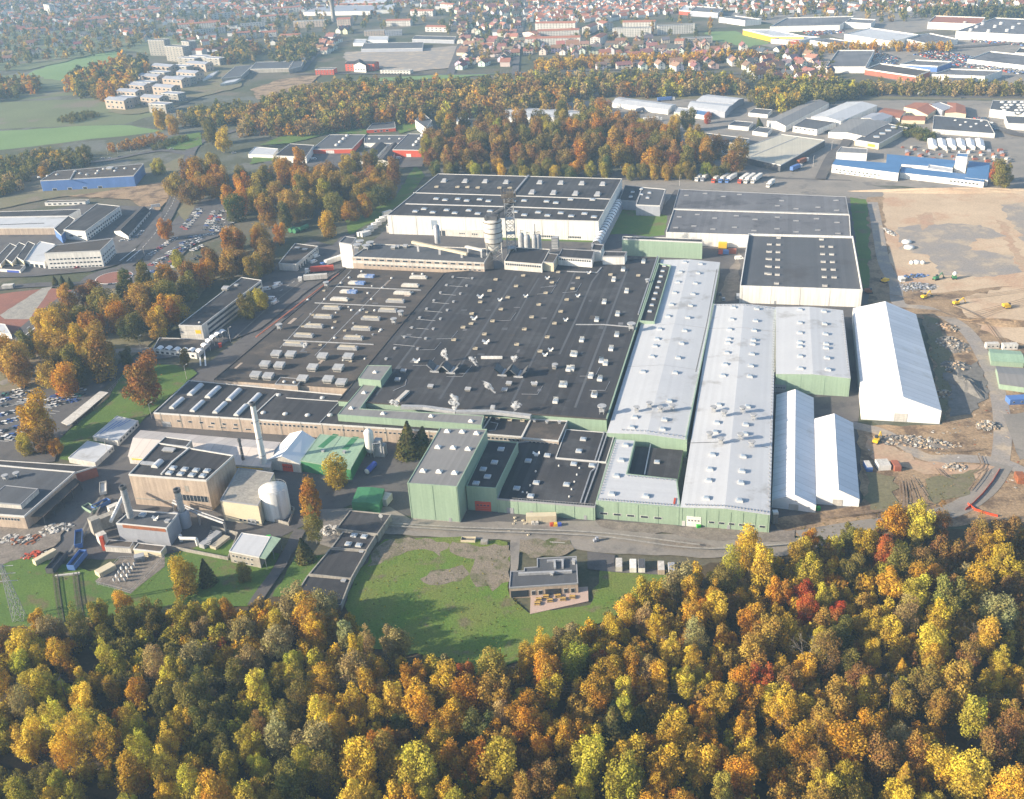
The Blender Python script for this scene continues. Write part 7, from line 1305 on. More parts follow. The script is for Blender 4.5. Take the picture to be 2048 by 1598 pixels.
def tree(p, r, kind, col, tail, group, name='broadleaf_tree', trunk=1.0, pale=False, hv=1.0):
    """p: ground point; r: crown radius"""
    hz = {'round': 1.1, 'tall': 1.5, 'wide': .95, 'feather': 1.3, 'cone': 1.0}[kind]*r*hv; zc = hz*.92+r*.55*trunk
    size = 'large ' if r > 6.2 else 'small ' if r < 4.2 else ''
    t = thing(name, (p[0], p[1], 0), f"{size}{SHN[kind]} {col} tree", 'tree', group, tail)
    ms = CROWN[kind]; c_ = put('crown', ms[int(rng.integers(len(ms)))], t); c_.location = (0, 0, zc); c_.rotation_euler = (rng.normal(0, .06), rng.normal(0, .06), rng.uniform(0, 6.28)); k = rng.uniform(.92, 1.08); c_.scale = (r*k, r/k, r*hv*rng.uniform(.92, 1.12))
    v = rng.uniform(.82, 1.18); w_ = rng.normal(0, .06); c_.color = (FC[col][0]*v*(1+w_), FC[col][1]*v*(1-w_*.6), FC[col][2]*v, 1)
    k_ = put('trunk', TRK[int(pale)] if kind != 'feather' else BARE, t); k_.scale = (r*.62, r*.62, zc/1.5) if kind != 'feather' else (r*.5, r*.5, (zc+hz*.8)/3.4); k_.rotation_euler = (0, 0, rng.uniform(0, 6))
    PLACED.append((p[0], p[1], r)); return t
def tree_px(px, py, r, kind, col, tail, group, **k):
    if k.get('name') == 'park_tree': r *= 1.22; k['trunk'] = .4
    zc = {'round': 1.1, 'tall': 1.5, 'wide': .95, 'feather': 1.3, 'cone': 1.0}[kind]*r*k.get('hv', 1)*.92+r*.55*k.get('trunk', 1.0); return tree(G(px, py, zc), r, kind, col, tail, group, **k)
# ---- the front wood
FT = 'trees of the front wood'
def fzone(x, y):
    if y < 1215 and x > 1300: return 'below the white tents' if x > 1560 else 'by the site cabins'
    if x < 560: return 'above the railway track' if y > 1400 else 'below the pylon meadow'
    if y < 1340: return 'below the canteen meadow' if x < 1250 else 'in the upper deep wood'
    if y > 1480: return 'in the lowest wood' if x < 1300 else 'in the lowest deep wood'
    return 'in the wood under the wires' if x < 1250 else 'in the middle deep wood'
SPEC = [(930, 1348, 4.6, 'round', 'red'), (1525, 1362, 6, 'round', 'red'), (1672, 1228, 4.6, 'round', 'red'), (62, 1285, 4, 'round', 'red'), (1400, 1222, 4.5, 'wide', 'orange'), (1200, 1325, 4.2, 'round', 'red'), (1130, 1278, 6, 'round', 'pale sage'), (1255, 1222, 6, 'round', 'yellow'), (1290, 1240, 5.5, 'feather', 'beige'), (1362, 1165, 7, 'wide', 'pale sage'), (1440, 1165, 6.5, 'wide', 'olive'), (1425, 1200, 5, 'feather', 'orange'), (1390, 1280, 6.5, 'feather', 'pale sage'), (590, 1210, 7.5, 'wide', 'pale sage'), (640, 1215, 7.5, 'wide', 'pale sage'), (555, 1285, 7, 'wide', 'pale sage'), (692, 1272, 5, 'tall', 'pale sage'), (790, 1288, 6.5, 'round', 'beige'), (735, 1285, 5, 'feather', 'beige'), (710, 1345, 7.5, 'wide', 'beige'), (385, 1320, 7, 'wide', 'pale sage'), (500, 1330, 6.5, 'wide', 'beige'), (485, 1265, 6.5, 'wide', 'beige'), (1995, 1228, 7.5, 'wide', 'pale sage'),
        (1150, 1325, 6.5, 'round', 'yellow-green'), (1050, 1320, 5, 'tall', 'golden'), (1090, 1345, 7, 'round', 'orange'), (1100, 1385, 6.5, 'round', 'golden'), (830, 1360, 6.5, 'round', 'orange'), (885, 1370, 7, 'round', 'golden'), (645, 1390, 6, 'round', 'orange'), (600, 1390, 6.5, 'feather', 'olive'), (960, 1460, 6.5, 'round', 'green'), (800, 1450, 4, 'round', 'green'), (640, 1435, 6.5, 'feather', 'yellow'), (560, 1480, 6.5, 'feather', 'pale sage'), (630, 1490, 7.5, 'wide', 'beige'), (905, 1440, 6.5, 'round', 'golden'), (980, 1470, 5, 'round', 'golden'), (1000, 1530, 8, 'round', 'yellow-green'), (840, 1545, 8, 'round', 'yellow-green'), (720, 1530, 7.5, 'round', 'golden'), (760, 1490, 6, 'round', 'orange'),
        (110, 1450, 7.5, 'feather', 'yellow'), (160, 1470, 7.5, 'feather', 'yellow'), (70, 1460, 5.5, 'feather', 'yellow'), (210, 1490, 7, 'feather', 'golden'), (130, 1500, 7, 'feather', 'golden'), (260, 1440, 5, 'feather', 'yellow'), (280, 1510, 7, 'feather', 'yellow-green'), (330, 1540, 6.5, 'feather', 'yellow'), (340, 1490, 5.5, 'feather', 'yellow'), (380, 1570, 6, 'feather', 'yellow'), (395, 1545, 4.5, 'tall', 'golden'), (275, 1385, 5, 'round', 'orange'), (225, 1378, 4.5, 'tall', 'golden'), (165, 1355, 3.6, 'tall', 'yellow'), (45, 1330, 5.5, 'round', 'yellow-green'), (60, 1370, 5, 'round', 'yellow'), (115, 1310, 6, 'feather', 'golden'), (210, 1310, 5, 'feather', 'yellow'), (310, 1330, 6.5, 'feather', 'beige'), (235, 1330, 5, 'tall', 'yellow-green'), (200, 1230, 5.5, 'round', 'yellow-green'), (255, 1245, 6, 'round', 'olive'), (370, 1235, 6, 'round', 'yellow-green'), (425, 1225, 5, 'tall', 'yellow-green'), (455, 1225, 4.5, 'tall', 'golden'), (400, 1260, 5, 'round', 'beige'), (245, 1210, 5, 'round', 'golden'), (75, 1240, 4.5, 'round', 'golden'), (100, 1260, 5.5, 'wide', 'pale sage'), (0, 1290, 7, 'wide', 'russet'),
        (1250, 1425, 5, 'tall', 'yellow-green'), (1230, 1345, 5, 'tall', 'golden'), (1265, 1335, 5.5, 'tall', 'orange'), (1295, 1340, 5, 'tall', 'beige'), (1320, 1360, 5.5, 'tall', 'golden'), (1345, 1310, 6, 'feather', 'yellow'), (1370, 1365, 5, 'tall', 'yellow'), (1400, 1370, 5, 'round', 'yellow-green'), (1440, 1400, 7, 'round', 'golden'), (1480, 1365, 5.5, 'round', 'orange'), (1500, 1400, 6, 'round', 'orange'), (1195, 1390, 6.5, 'round', 'orange'), (1350, 1470, 7, 'round', 'golden'), (1140, 1480, 6.5, 'round', 'orange'), (1180, 1520, 7.5, 'round', 'yellow'), (1260, 1520, 7, 'round', 'golden'), (1085, 1560, 6.5, 'round', 'russet'), (1330, 1540, 7.5, 'round', 'golden'), (1400, 1530, 7, 'round', 'yellow'), (1250, 1570, 8, 'wide', 'yellow-green'), (1480, 1550, 6.5, 'round', 'orange'), (1490, 1470, 5, 'round', 'golden'),
        (1620, 1080, 4.5, 'round', 'orange'), (1600, 1110, 7, 'round', 'yellow-green'), (1700, 1075, 5.5, 'round', 'olive'), (1730, 1085, 6, 'round', 'golden'), (1790, 1040, 7.5, 'wide', 'orange'), (1840, 1050, 7.5, 'round', 'yellow'), (1880, 1050, 6, 'feather', 'russet'), (1770, 1105, 5.5, 'round', 'red'), (1620, 1150, 7, 'round', 'yellow'), (1700, 1140, 6.5, 'round', 'olive'), (1800, 1130, 7, 'round', 'olive'), (1780, 1170, 6.5, 'round', 'golden'), (1830, 1190, 7, 'round', 'yellow'), (1900, 1200, 8, 'round', 'olive'), (1980, 1100, 7, 'round', 'golden'), (2000, 1130, 7, 'round', 'golden'), (2045, 1150, 6, 'round', 'golden'), (1610, 1190, 5.5, 'round', 'red'), (1560, 1190, 6, 'round', 'orange'), (1500, 1105, 6.5, 'feather', 'golden'), (1860, 1290, 7, 'round', 'yellow'), (1780, 1265, 5.5, 'round', 'yellow'), (1850, 1380, 7.5, 'round', 'olive'), (1740, 1390, 6.5, 'round', 'golden'), (1640, 1290, 5.5, 'tall', 'yellow-green'), (1680, 1270, 6, 'round', 'olive'), (1975, 1275, 6, 'tall', 'yellow'), (1600, 1500, 7, 'round', 'orange'), (1690, 1490, 8, 'round', 'orange'), (1760, 1515, 7, 'round', 'russet'), (1740, 1455, 6, 'round', 'orange'), (1880, 1530, 7, 'round', 'golden'), (1940, 1560, 7.5, 'round', 'yellow'), (1810, 1560, 5.5, 'cone', 'golden'), (1990, 1500, 7, 'round', 'russet'), (1650, 1575, 6, 'round', 'yellow'), (1805, 1340, 4, 'cone', 'golden'), (1560, 1350, 4.5, 'tall', 'golden'), (1700, 1330, 5, 'tall', 'olive'), (1745, 1310, 5, 'tall', 'golden')]
for x, y, r, k, c_ in SPEC: tree_px(x, y, r*.88, k, c_, fzone(x, y), FT)
for x, y, r in ((1228, 1452, 6.5), (1280, 1445, 5)): tree_px(x, y, r, 'cone', 'dark green', fzone(x, y), FT, name='spruce_tree', hv=1.2)
for x, y, s_ in ((1607, 1345, 4.6), (1775, 1410, 3.5), (2010, 1590, 3), (700, 1400, 3.2), (1290, 1385, 3.6), (1930, 1300, 3.4), (90, 1385, 3)):
    p = G(x, y); t = thing('bare_tree', (p[0], p[1], 0), 'leafless pale-barked tree', 'tree', FT, fzone(x, y)); b_ = put('branches', BARE, t); b_.scale = (s_*1.1, s_*1.1, s_*1.25); k_ = put('trunk', TRK[1], t); k_.scale = (s_*.5, s_*.5, s_*.6)
WOOD = [(-60, 1300), (60, 1262), (130, 1275), (190, 1225), (350, 1222), (520, 1215), (690, 1205), (730, 1290), (880, 1315), (960, 1345), (1060, 1310), (1130, 1275), (1230, 1225), (1330, 1160), (1420, 1135), (1560, 1125), (1600, 1085), (1720, 1075), (1800, 1030), (1890, 1045), (1910, 1090), (1960, 1075), (2110, 1050), (2130, 1640), (-80, 1640)]
HOLES = [[(-80, 1455), (60, 1505), (200, 1552), (340, 1598), (480, 1640), (330, 1640), (200, 1592), (60, 1545), (-80, 1500)], [(140, 1265), (200, 1265), (205, 1350), (150, 1345)], [(180, 1385), (320, 1400), (330, 1440), (200, 1425)]]
cand = []; tri = 0
W_lo, W_hi = np.array([-300, 190.]), np.array([330, 420.])
while tri < 16000:
    tri += 1; p = rng.uniform(W_lo, W_hi); r = rng.triangular(2.5, 3.8, 7.2); x, y = PR(p, r*.9+3)
    if not inpoly(x, y, WOOD) or any(inpoly(x, y, h) for h in HOLES): continue
    if any((p[0]-a)**2+(p[1]-b)**2 < (.60*(r+c_))**2 for a, b, c_ in PLACED+cand): continue
    cand.append((p[0], p[1], r))
cand.sort(key=lambda c_: -c_[2]/math.hypot(c_[1]+(0 if -20 < PR(c_[:2], 8)[0] < 2068 else 1e5), 250))
cols = list(FC)[1:11]; NT = 300-len(SPEC); rest = []
for i, (x, y, r) in enumerate(cand):
    px, py = PR((x, y), 8); u = math.sin(x*.021+1.3)*math.cos(y*.03+x*.008); rgt = px/2048*max(0, (py-1150)/450)
    w_ = np.array([.30+.08*u, .24-.05*u, .21, .08+.06*u+.10*rgt, .02+.06*rgt, .008, .06, .05, .11-.04*u, .03]); w_ = np.clip(w_, .01, 1); w_ /= w_.sum(); c_ = cols[int(rng.choice(10, p=w_))]
    k = {'pale sage': 'wide', 'beige': 'feather'}.get(c_) or ('round', 'round', 'tall', 'feather', 'wide')[int(rng.choice(5, p=[.32, .25, .2, .18, .05]))]
    fld = .5+.26*math.sin(x*.019+1.0)*math.cos(y*.027+x*.006)+.16*math.sin(x*.047+y*.06)+.42*(px/2048-.5)+rng.normal(0, .13); od = ('olive', 'yellow-green', 'yellow', 'golden', 'golden', 'amber', 'orange', 'russet'); c2_ = od[int(np.clip(fld, 0, .999)*8)]
    if rng.random() < .78: c_ = c2_
    k = {'pale sage': 'wide', 'beige': 'feather'}.get(c_) or k
    if i < NT: tree((x, y), r, k, c_, fzone(px, py), FT)
    else: rest.append((x, y, r, c_))
# merged masses (numpy): what nobody could count
LOD = {}
def mass(name, items, nl, leaf, lab=None):
    """items: (x, y, r, colour)"""
    T = [leaves(300+i, nl, leaf, k) for i, k in enumerate(('round', 'round', 'tall', 'wide', 'feather'))]; Vs = []; ts = []; cs = []
    for x, y, r, c_ in items:
        V, ti = T[int(rng.integers(5))]; a = rng.uniform(0, 6.28); ca, sa = math.cos(a), math.sin(a); zz = rng.uniform(.9, 1.25)
        Vs.append(np.stack([x+(V[:, 0]*ca-V[:, 1]*sa)*r, y+(V[:, 0]*sa+V[:, 1]*ca)*r, V[:, 2]*r*zz+r*1.15], 1)); ts.append(ti)
        v = rng.uniform(.75, 1.2); b_ = FC[c_]; cs.append(np.tile(np.array([b_[0]*v, b_[1]*v, b_[2]*v, 1.]), (len(V), 1)))
    o = put(name, quadmesh(name, np.concatenate(Vs), np.concatenate(ts), 'foliage_mass', np.concatenate(cs))); o['kind'] = 'stuff'; return o
mass('wood_mass', rest, 1900, .066)
und = []
for _ in range(2600):
    p = rng.uniform(W_lo, W_hi); x, y = PR(p, 2)
    if inpoly(x, y, WOOD) and not (inpoly(x, y, HOLES[0]) and rng.random() < .75): und.append((p[0], p[1], rng.uniform(1.3, 3.2), cols[int(rng.choice(10, p=[.16, .14, .2, .08, .08, .01, .05, .1, .13, .05]))]))
mass('undergrowth', und, 160, .17)
wd = []
for pl, n, cw in (([(705, 1160), (770, 1090), (1010, 1090), (1016, 1190), (1100, 1230), (960, 1330), (740, 1290)], 900, ('olive', 'olive', 'yellow-green', 'green')), ([(1560, 1060), (1720, 1030), (1900, 935), (1960, 960), (1880, 1040), (1700, 1075)], 260, ('beige', 'olive', 'olive')), ([(1850, 640), (1900, 700), (1905, 820), (1880, 845)], 160, ('olive', 'beige')), ([(-50, 1120), (180, 1150), (520, 1120), (520, 1195), (120, 1250), (-50, 1250)], 320, ('olive', 'green', 'yellow-green')), ([(1190, 1215), (1330, 1155), (1340, 1180), (1240, 1230)], 150, ('olive', 'green'))):
    for _ in range(n):
        for _t in range(30):
            x, y = rng.uniform(min(p[0] for p in pl), max(p[0] for p in pl)), rng.uniform(min(p[1] for p in pl), max(p[1] for p in pl))
            if inpoly(x, y, pl): p = G(x, y); wd.append((p[0], p[1], rng.uniform(.1, .36), cw[int(rng.integers(len(cw)))])); break
mass('weeds', wd, 14, .5)
db = Mb(); sp = [(1740, 870), (1890, 855), (1960, 700), (2050, 640), (2060, 1000), (1960, 935), (1880, 940), (1820, 1010), (1730, 960)]
for _ in range(900):
    x, y = rng.uniform(1730, 2060), rng.uniform(640, 1020)
    if inpoly(x, y, sp): p = G(x, y); s_ = rng.uniform(.1, .8)**1.5+.1; db.box((p[0], p[1], s_*.2), (s_*1.7, s_, s_*.7), rng.uniform(0, 3), int(rng.choice(5, p=[.3, .3, .2, .1, .1])))
o = db.build('debris', ['concrete', 'dirt_pale', 'concrete_dark', 'white_dirty', 'rust']); o['kind'] = 'stuff'
# ---- groves and park trees
GT_ = 'trees of the groves round the works'
def grove(pl, n, dmin, rlo, rhi, cw, tail, zc=9, kinds=('round', 'wide', 'round', 'wide', 'tall')):
    k = 0; W = [G(*p, zc) for p in pl]; lo = np.min(W, 0); hi = np.max(W, 0); own = []
    for _ in range(n*40):
        p = rng.uniform(lo, hi); x, y = PR(p, zc)
        if not inpoly(x, y, pl): continue
        if any((p[0]-a)**2+(p[1]-b)**2 < dmin*dmin for a, b in own): continue
        own.append(p); names, ws = zip(*cw.items()); ws = np.array(ws, float)/sum(ws)
        tree(p, rng.uniform(rlo, rhi), kinds[int(rng.integers(len(kinds)))], names[int(rng.choice(len(names), p=ws))], tail, GT_, name='grove_tree', trunk=.35, hv=.95); k += 1
        if k >= n: break
rus = {'russet': 7, 'orange': 1.2, 'olive': 2.6, 'yellow-green': .9, 'amber': 1.6}; mix_ = {'amber': 4, 'orange': 1.8, 'russet': 2.2, 'olive': 2.2, 'green': .7, 'yellow-green': 1.0}
grove([(850, 280), (905, 258), (1050, 246), (1180, 238), (1290, 255), (1400, 282), (1490, 318), (1470, 334), (1250, 330), (1060, 325), (880, 325), (845, 310)], 120, 12.5, 8.2, 11, rus, 'in the dense russet grove')
grove([(850, 332), (880, 330), (1100, 328), (1250, 334), (1440, 330), (1470, 330), (1465, 340), (1200, 342), (880, 340)], 34, 9, 5, 7, {'olive': 4, 'green': 3, 'yellow-green': 2, 'golden': .7}, 'along the green fringe of the russet grove')
grove([(345, 375), (375, 345), (440, 335), (450, 365), (420, 385), (370, 395)], 12, 11, 9, 11.5, {'orange': 1, 'amber': 4, 'russet': 1}, 'in the grove beside the main road')
grove([(450, 385), (480, 345), (560, 340), (700, 325), (790, 335), (805, 380), (760, 410), (690, 430), (580, 445), (490, 440), (460, 420)], 54, 12.5, 8, 10.5, mix_, 'in the big grove by the car park')
grove([(445, 490), (480, 468), (530, 465), (545, 510), (520, 545), (470, 540), (430, 560), (385, 595), (365, 565), (420, 515)], 17, 12.5, 7.5, 10, {'russet': 3, 'orange': 1, 'olive': 2.4, 'amber': 2}, 'in the grove behind the office block')
grove([(85, 640), (150, 600), (250, 590), (330, 550), (345, 600), (350, 650), (300, 660), (200, 650), (110, 660)], 22, 12.5, 8, 10.5, {'amber': 3, 'golden': 1, 'olive': 2, 'orange': 1.4, 'russet': 1, 'green': .6}, 'in the park strip by the roundabout')
grove([(-20, 720), (60, 690), (130, 690), (200, 690), (210, 740), (130, 770), (0, 765)], 13, 12.5, 8, 10.5, {'amber': 3.2, 'golden': .7, 'olive': 2.4, 'orange': .8, 'russet': 1.2}, 'in the park strip before the staff cars')
ST = 'standing alone near the works'
for x, y, r, k, c_, tl in ((285, 762, 9.8, 'round', 'rust-brown', 'standing alone on the lawn by the brick hall'), (160, 690, 7.6, 'tall', 'golden', 'beside the road bend'), (195, 705, 6, 'round', 'green', 'beside the road bend'), (370, 715, 3.4, 'tall', 'olive', 'beside the zebra crossing'), (252, 715, 4, 'round', 'green', 'above the orange lawn tree'), (495, 615, 6, 'round', 'olive', 'against the office windows'), (520, 600, 5, 'round', 'yellow-green', 'against the office windows'), (70, 838, 8.8, 'round', 'golden', 'at the corner of the staff car park'), (85, 880, 5.5, 'round', 'russet', 'at the corner of the staff car park'), (110, 895, 3.5, 'wide', 'orange', 'at the corner of the staff car park'), (50, 890, 4, 'round', 'yellow-green', 'at the corner of the staff car park'), (672, 945, 5.2, 'round', 'golden', 'in the yard before the green-roofed shed'), (622, 1000, 5.5, 'tall', 'orange', 'at the foot of the white tank'), (628, 1055, 5, 'feather', 'olive', 'at the foot of the white tank'), (365, 1155, 5.5, 'round', 'golden', 'on the lawn below the compound'), (487, 1145, 3, 'round', 'olive', 'on the lawn below the pump house'), (1495, 1098, 5.5, 'feather', 'golden', 'standing before the wood by the gravel road'), (1183, 462, 3.6, 'feather', 'olive', 'before the far warehouse'), (655, 450, 6.5, 'round', 'golden', 'in the delivery yard'), (560, 470, 5.5, 'round', 'orange', 'in the delivery yard'), (330, 460, 6, 'round', 'orange', 'at the entrance of the visitor car park'), (355, 520, 4.8, 'round', 'yellow-green', 'inside the visitor car park'), (2005, 350, 8, 'round', 'olive', 'beside the blue-roofed works'), (1995, 345, 6, 'round', 'red', 'beside the blue-roofed works'), (1375, 240, 8, 'round', 'olive', 'by the lane shops'), (1350, 250, 6, 'round', 'golden', 'by the lane shops'), (1415, 236, 4, 'round', 'red', 'by the lane shops'), (1205, 215, 8, 'wide', 'orange', 'beside the loading shed'), (845, 240, 5, 'tall', 'golden', 'beside the three-storey white block'), (880, 240, 6, 'round', 'yellow-green', 'beside the three-storey white block'), (170, 310, 7, 'round', 'olive', 'by the blue-fronted hall'), (315, 335, 6, 'wide', 'yellow-green', 'by the blue-fronted hall'), (85, 345, 5, 'wide', 'orange', 'by the blue-fronted hall'), (320, 240, 8, 'round', 'golden', 'beside the main road bend'), (345, 250, 7, 'round', 'golden', 'beside the main road bend'), (420, 265, 9, 'round', 'olive', 'at the main road bend'), (445, 280, 9, 'round', 'golden', 'at the main road bend')): tree_px(x, y, r, k, c_, tl, GT_, name='park_tree')
for x, y, r, tl in ((815, 887, 8.0, 'in front of the green tower hall'), (842, 884, 7, 'in front of the green tower hall'), (608, 1105, 5.2, 'beside the stepped flat roofs'), (412, 1150, 5, 'on the lawn below the compound'), (110, 563, 3.5, 'by the red ash ground'), (125, 565, 3.8, 'by the red ash ground'), (140, 568, 3.6, 'by the red ash ground'), (1519, 248, 5, 'at the lane corner'), (800, 160, 6, 'above the pale birches')): tree_px(x, y, r, 'cone', 'dark green', tl, GT_, name='spruce_tree', hv=.98, trunk=.1)
# ---- everything wooded farther away
far = []
def fill(pl, d, rlo, rhi, cw, zc=8, keep=1.0):
    W = [G(*p, zc) for p in pl]; lo = np.min(W, 0); hi = np.max(W, 0); names, ws = zip(*cw.items()); ws = np.array(ws, float)/sum(ws)
    nx, ny = int((hi[0]-lo[0])/d)+1, int((hi[1]-lo[1])/d)+1
    for i in range(nx):
        for j in range(ny):
            if rng.random() > keep: continue
            p = lo+np.array([(i+rng.uniform(-.45, .45))*d, (j+rng.uniform(-.45, .45))*d]); x, y = PR(p, zc)
            if x < -300 or x > 2350 or not inpoly(x, y, pl): continue
            if any(abs(p[0]-q_[0]) < q_[2]*.55 and abs(p[1]-q_[1]) < q_[2]*.55 for q_ in OCC): continue
            far.append((p[0], p[1], rng.uniform(rlo, rhi), names[int(rng.choice(len(names), p=ws))]))
bel = {'russet': 2.6, 'olive': 3.4, 'green': 1.6, 'orange': .9, 'amber': 3, 'yellow-green': .7, 'beige': 1.6}
far1 = far
fill([(480, 262), (470, 230), (560, 200), (690, 185), (830, 180), (840, 205), (850, 235), (800, 240), (700, 250), (600, 262)], 12, 6, 8.5, bel)
fill([(830, 205), (840, 175), (1000, 165), (1130, 175), (1140, 195), (1110, 205), (1000, 225), (900, 230)], 12.5, 6, 8.5, bel)
fill([(690, 190), (640, 180), (700, 165), (900, 165), (1040, 155), (1200, 148), (1440, 152), (1500, 170), (1500, 180), (1140, 186), (1000, 180), (850, 185)], 12.5, 5.5, 8, {'olive': 3, 'green': 3, 'russet': 1.6, 'orange': 1, 'beige': 1.5, 'yellow-green': 1})
fill([(520, 200), (600, 170), (700, 160), (690, 180), (600, 200), (540, 215)], 11, 4, 6, {'beige': 3, 'olive': 3, 'yellow-green': 1})
fill([(1500, 188), (1510, 165), (1620, 165), (1720, 168), (1720, 186), (1640, 196), (1560, 215), (1530, 215)], 10, 5.5, 7.5, {'olive': 4, 'green': 2.5, 'golden': .8, 'yellow-green': 1.4})
fill([(1720, 180), (1720, 165), (1870, 160), (2060, 166), (2400, 160), (2400, 172), (2060, 180), (1900, 178)], 9, 4, 6, {'beige': 3, 'olive': 3, 'green': 1})
fill([(1085, 215), (1100, 200), (1190, 205), (1240, 235), (1200, 240), (1130, 235)], 14, 5, 7, bel, keep=.8)
fill([(135, 175), (150, 150), (230, 128), (290, 118), (300, 145), (250, 180), (215, 195), (160, 185)], 14, 7, 9.5, {'golden': 2, 'olive': 3, 'green': 2, 'orange': 1.4, 'beige': .8})
fill([(-100, 195), (0, 165), (70, 160), (90, 170), (40, 185), (-50, 200)], 14, 6, 8, {'orange': 2, 'beige': 1, 'olive': 2})
fill([(-200, 340), (0, 318), (100, 295), (170, 300), (180, 318), (60, 335), (40, 365), (0, 380), (-200, 400)], 9, 3.5, 5.5, {'olive': 3, 'green': 3, 'golden': .7, 'beige': 1})
fill([(200, 292), (240, 280), (330, 262), (330, 272), (260, 290)], 8, 3, 4.5, {'orange': 3, 'russet': 3}); fill([(110, 232), (130, 222), (190, 215), (195, 222), (140, 235)], 6, 2, 3, {'green': 3, 'olive': 3}); fill([(295, 290), (320, 275), (370, 262), (375, 268), (330, 282)], 5, 2, 2.6, {'green': 3})
fill([(350, 235), (380, 215), (480, 205), (500, 225), (440, 245), (380, 245)], 11, 4.5, 6.5, {'olive': 3, 'golden': 1, 'beige': 1, 'green': 1})
sub = {'olive': 4, 'green': 3.4, 'orange': .3, 'russet': 1.0, 'amber': 1.2, 'beige': 2}
fill([(-200, 130), (-200, -10), (300, -10), (300, 60), (330, 75), (240, 100), (100, 112), (0, 140)], 22, 4, 7, sub, keep=.5)
fill([(300, 70), (300, -10), (700, -10), (680, 45), (620, 70), (560, 120), (430, 120), (420, 90)], 22, 4, 7, sub, keep=.4)
fill([(540, 118), (560, 75), (640, 70), (640, 90), (610, 125)], 13, 4, 6.5, {'olive': 3, 'green': 3, 'beige': 1}); fill([(410, 100), (425, 85), (480, 80), (530, 95), (470, 122), (420, 120)], 16, 5, 7.5, sub)
fill([(700, 60), (700, -10), (1050, -10), (1040, 80), (930, 140), (900, 60), (850, 40)], 22, 4, 6, sub, keep=.4)
fill([(1050, 130), (1050, -10), (1420, -10), (1450, 30), (1420, 60), (1500, 100), (1480, 130)], 23, 3.5, 5.5, sub, keep=.32)
fill([(1060, 125), (1200, 112), (1400, 108), (1520, 104), (1520, 112), (1400, 118), (1200, 124), (1080, 134)], 10, 4.5, 6, {'orange': 3, 'golden': 3, 'russet': 1}); fill([(1550, 92), (1740, 86), (1900, 86), (1900, 92), (1740, 94), (1560, 100)], 12, 4.5, 6, {'orange': 3, 'golden': 3})
fill([(1480, 30), (1420, 10), (1500, -10), (2060, -10), (2060, 28), (1850, 32), (1700, 40), (1560, 32)], 20, 4, 7, sub, keep=.5); fill([(1830, 25), (1900, 15), (2060, 20), (2060, 30), (1900, 30)], 11, 5, 7, {'green': 3, 'dark green': 2})
fill([(1440, 160), (1500, 105), (1640, 100), (1700, 160), (1560, 165)], 20, 4, 6, sub, keep=.55)
fill([(2060, 60), (2060, -40), (2600, -100), (2600, 60)], 30, 6, 9, sub, keep=.6); fill([(-700, 100), (-700, -40), (-200, -20), (-200, 100)], 30, 6, 9, sub, keep=.6)
fill([(-900, -8), (-900, -60), (2600, -180), (2600, -100)], 34, 8, 12, sub, keep=.7)
fill([(1785, 252), (1800, 240), (1850, 248), (1880, 268), (1860, 272)], 5, 2.5, 3.2, {'green': 3})
near_f = [f for f in far if f[1] < 1550]; far_f = [f for f in far if f[1] >= 1550]
mass('distant_woods', near_f, 170, .15); mass('town_trees', far_f, 60, .26)
# ------------------------------------------------------------------ vehicles
def _car(van=False):
    m = Mb(); L, W_, = (4.4, 1.78) if not van else (5.2, 1.95)
    pr = [(-2.2, .35), (-2.2, .85), (-2.1, .95), (2.0, .95), (2.15, .8), (2.2, .35)] if not van else [(-2.6, .35), (-2.6, 2.2), (1.5, 2.25), (2.0, 1.2), (2.6, 1.05), (2.6, .35)]
    n = len(pr); m.add([(x, -W_/2, z) for x, z in pr]+[(x, W_/2, z) for x, z in pr], [tuple(range(n)), tuple(range(2*n-1, n-1, -1))]+[(i, i+n, (i+1) % n+n, (i+1) % n) for i in range(n)])
    if not van:
        m.add([(-1.35, -.68, 1.45), (.45, -.68, 1.45), (.45, .68, 1.45), (-1.35, .68, 1.45)], [(0, 1, 2, 3)])
    body = m.mesh('body', 'paint'); g_ = Mb()
    if not van: g_.add([(-1.95, -.8, .95), (1.15, -.8, .95), (1.15, .8, .95), (-1.95, .8, .95), (-1.36, -.69, 1.44), (.46, -.69, 1.44), (.46, .69, 1.44), (-1.36, .69, 1.44)], [(0, 1, 5, 4), (1, 2, 6, 5), (2, 3, 7, 6), (3, 0, 4, 7)])
    else: g_.add([(1.55, -.85, 2.12), (2.02, -.85, 1.25), (2.02, .85, 1.25), (1.55, .85, 2.12)], [(0, 1, 2, 3)]); g_.box((1.0, 0, 1.75), (.9, 1.98, .6))
    gl = g_.mesh('windows', 'glass'); wh = Mb().tube((0, -.11, 0), (0, .11, 0), .32, n=10).tube((0, -.12, 0), (0, .12, 0), .18, n=8, mi=1).mesh('wheel', ['rubber', 'steel'])
    return body, gl, wh, ((1.4, .8), (-1.4, .8), (1.4, -.8), (-1.4, -.8)) if not van else ((1.7, .88), (-1.7, .88), (1.7, -.88), (-1.7, -.88))
CARM, VANM = _car(), _car(True)
CC = {'white': (.75, .75, .74), 'silver': (.45, .46, .48), 'dark grey': (.08, .085, .09), 'black': (.02, .02, .022), 'blue': (.04, .09, .30), 'red': (.42, .03, .025), 'green': (.03, .16, .12), 'pale blue': (.25, .35, .48)}
CNn = list(CC); CW = [.2, .26, .17, .12, .12, .07, .02, .04]
ncar = [0]
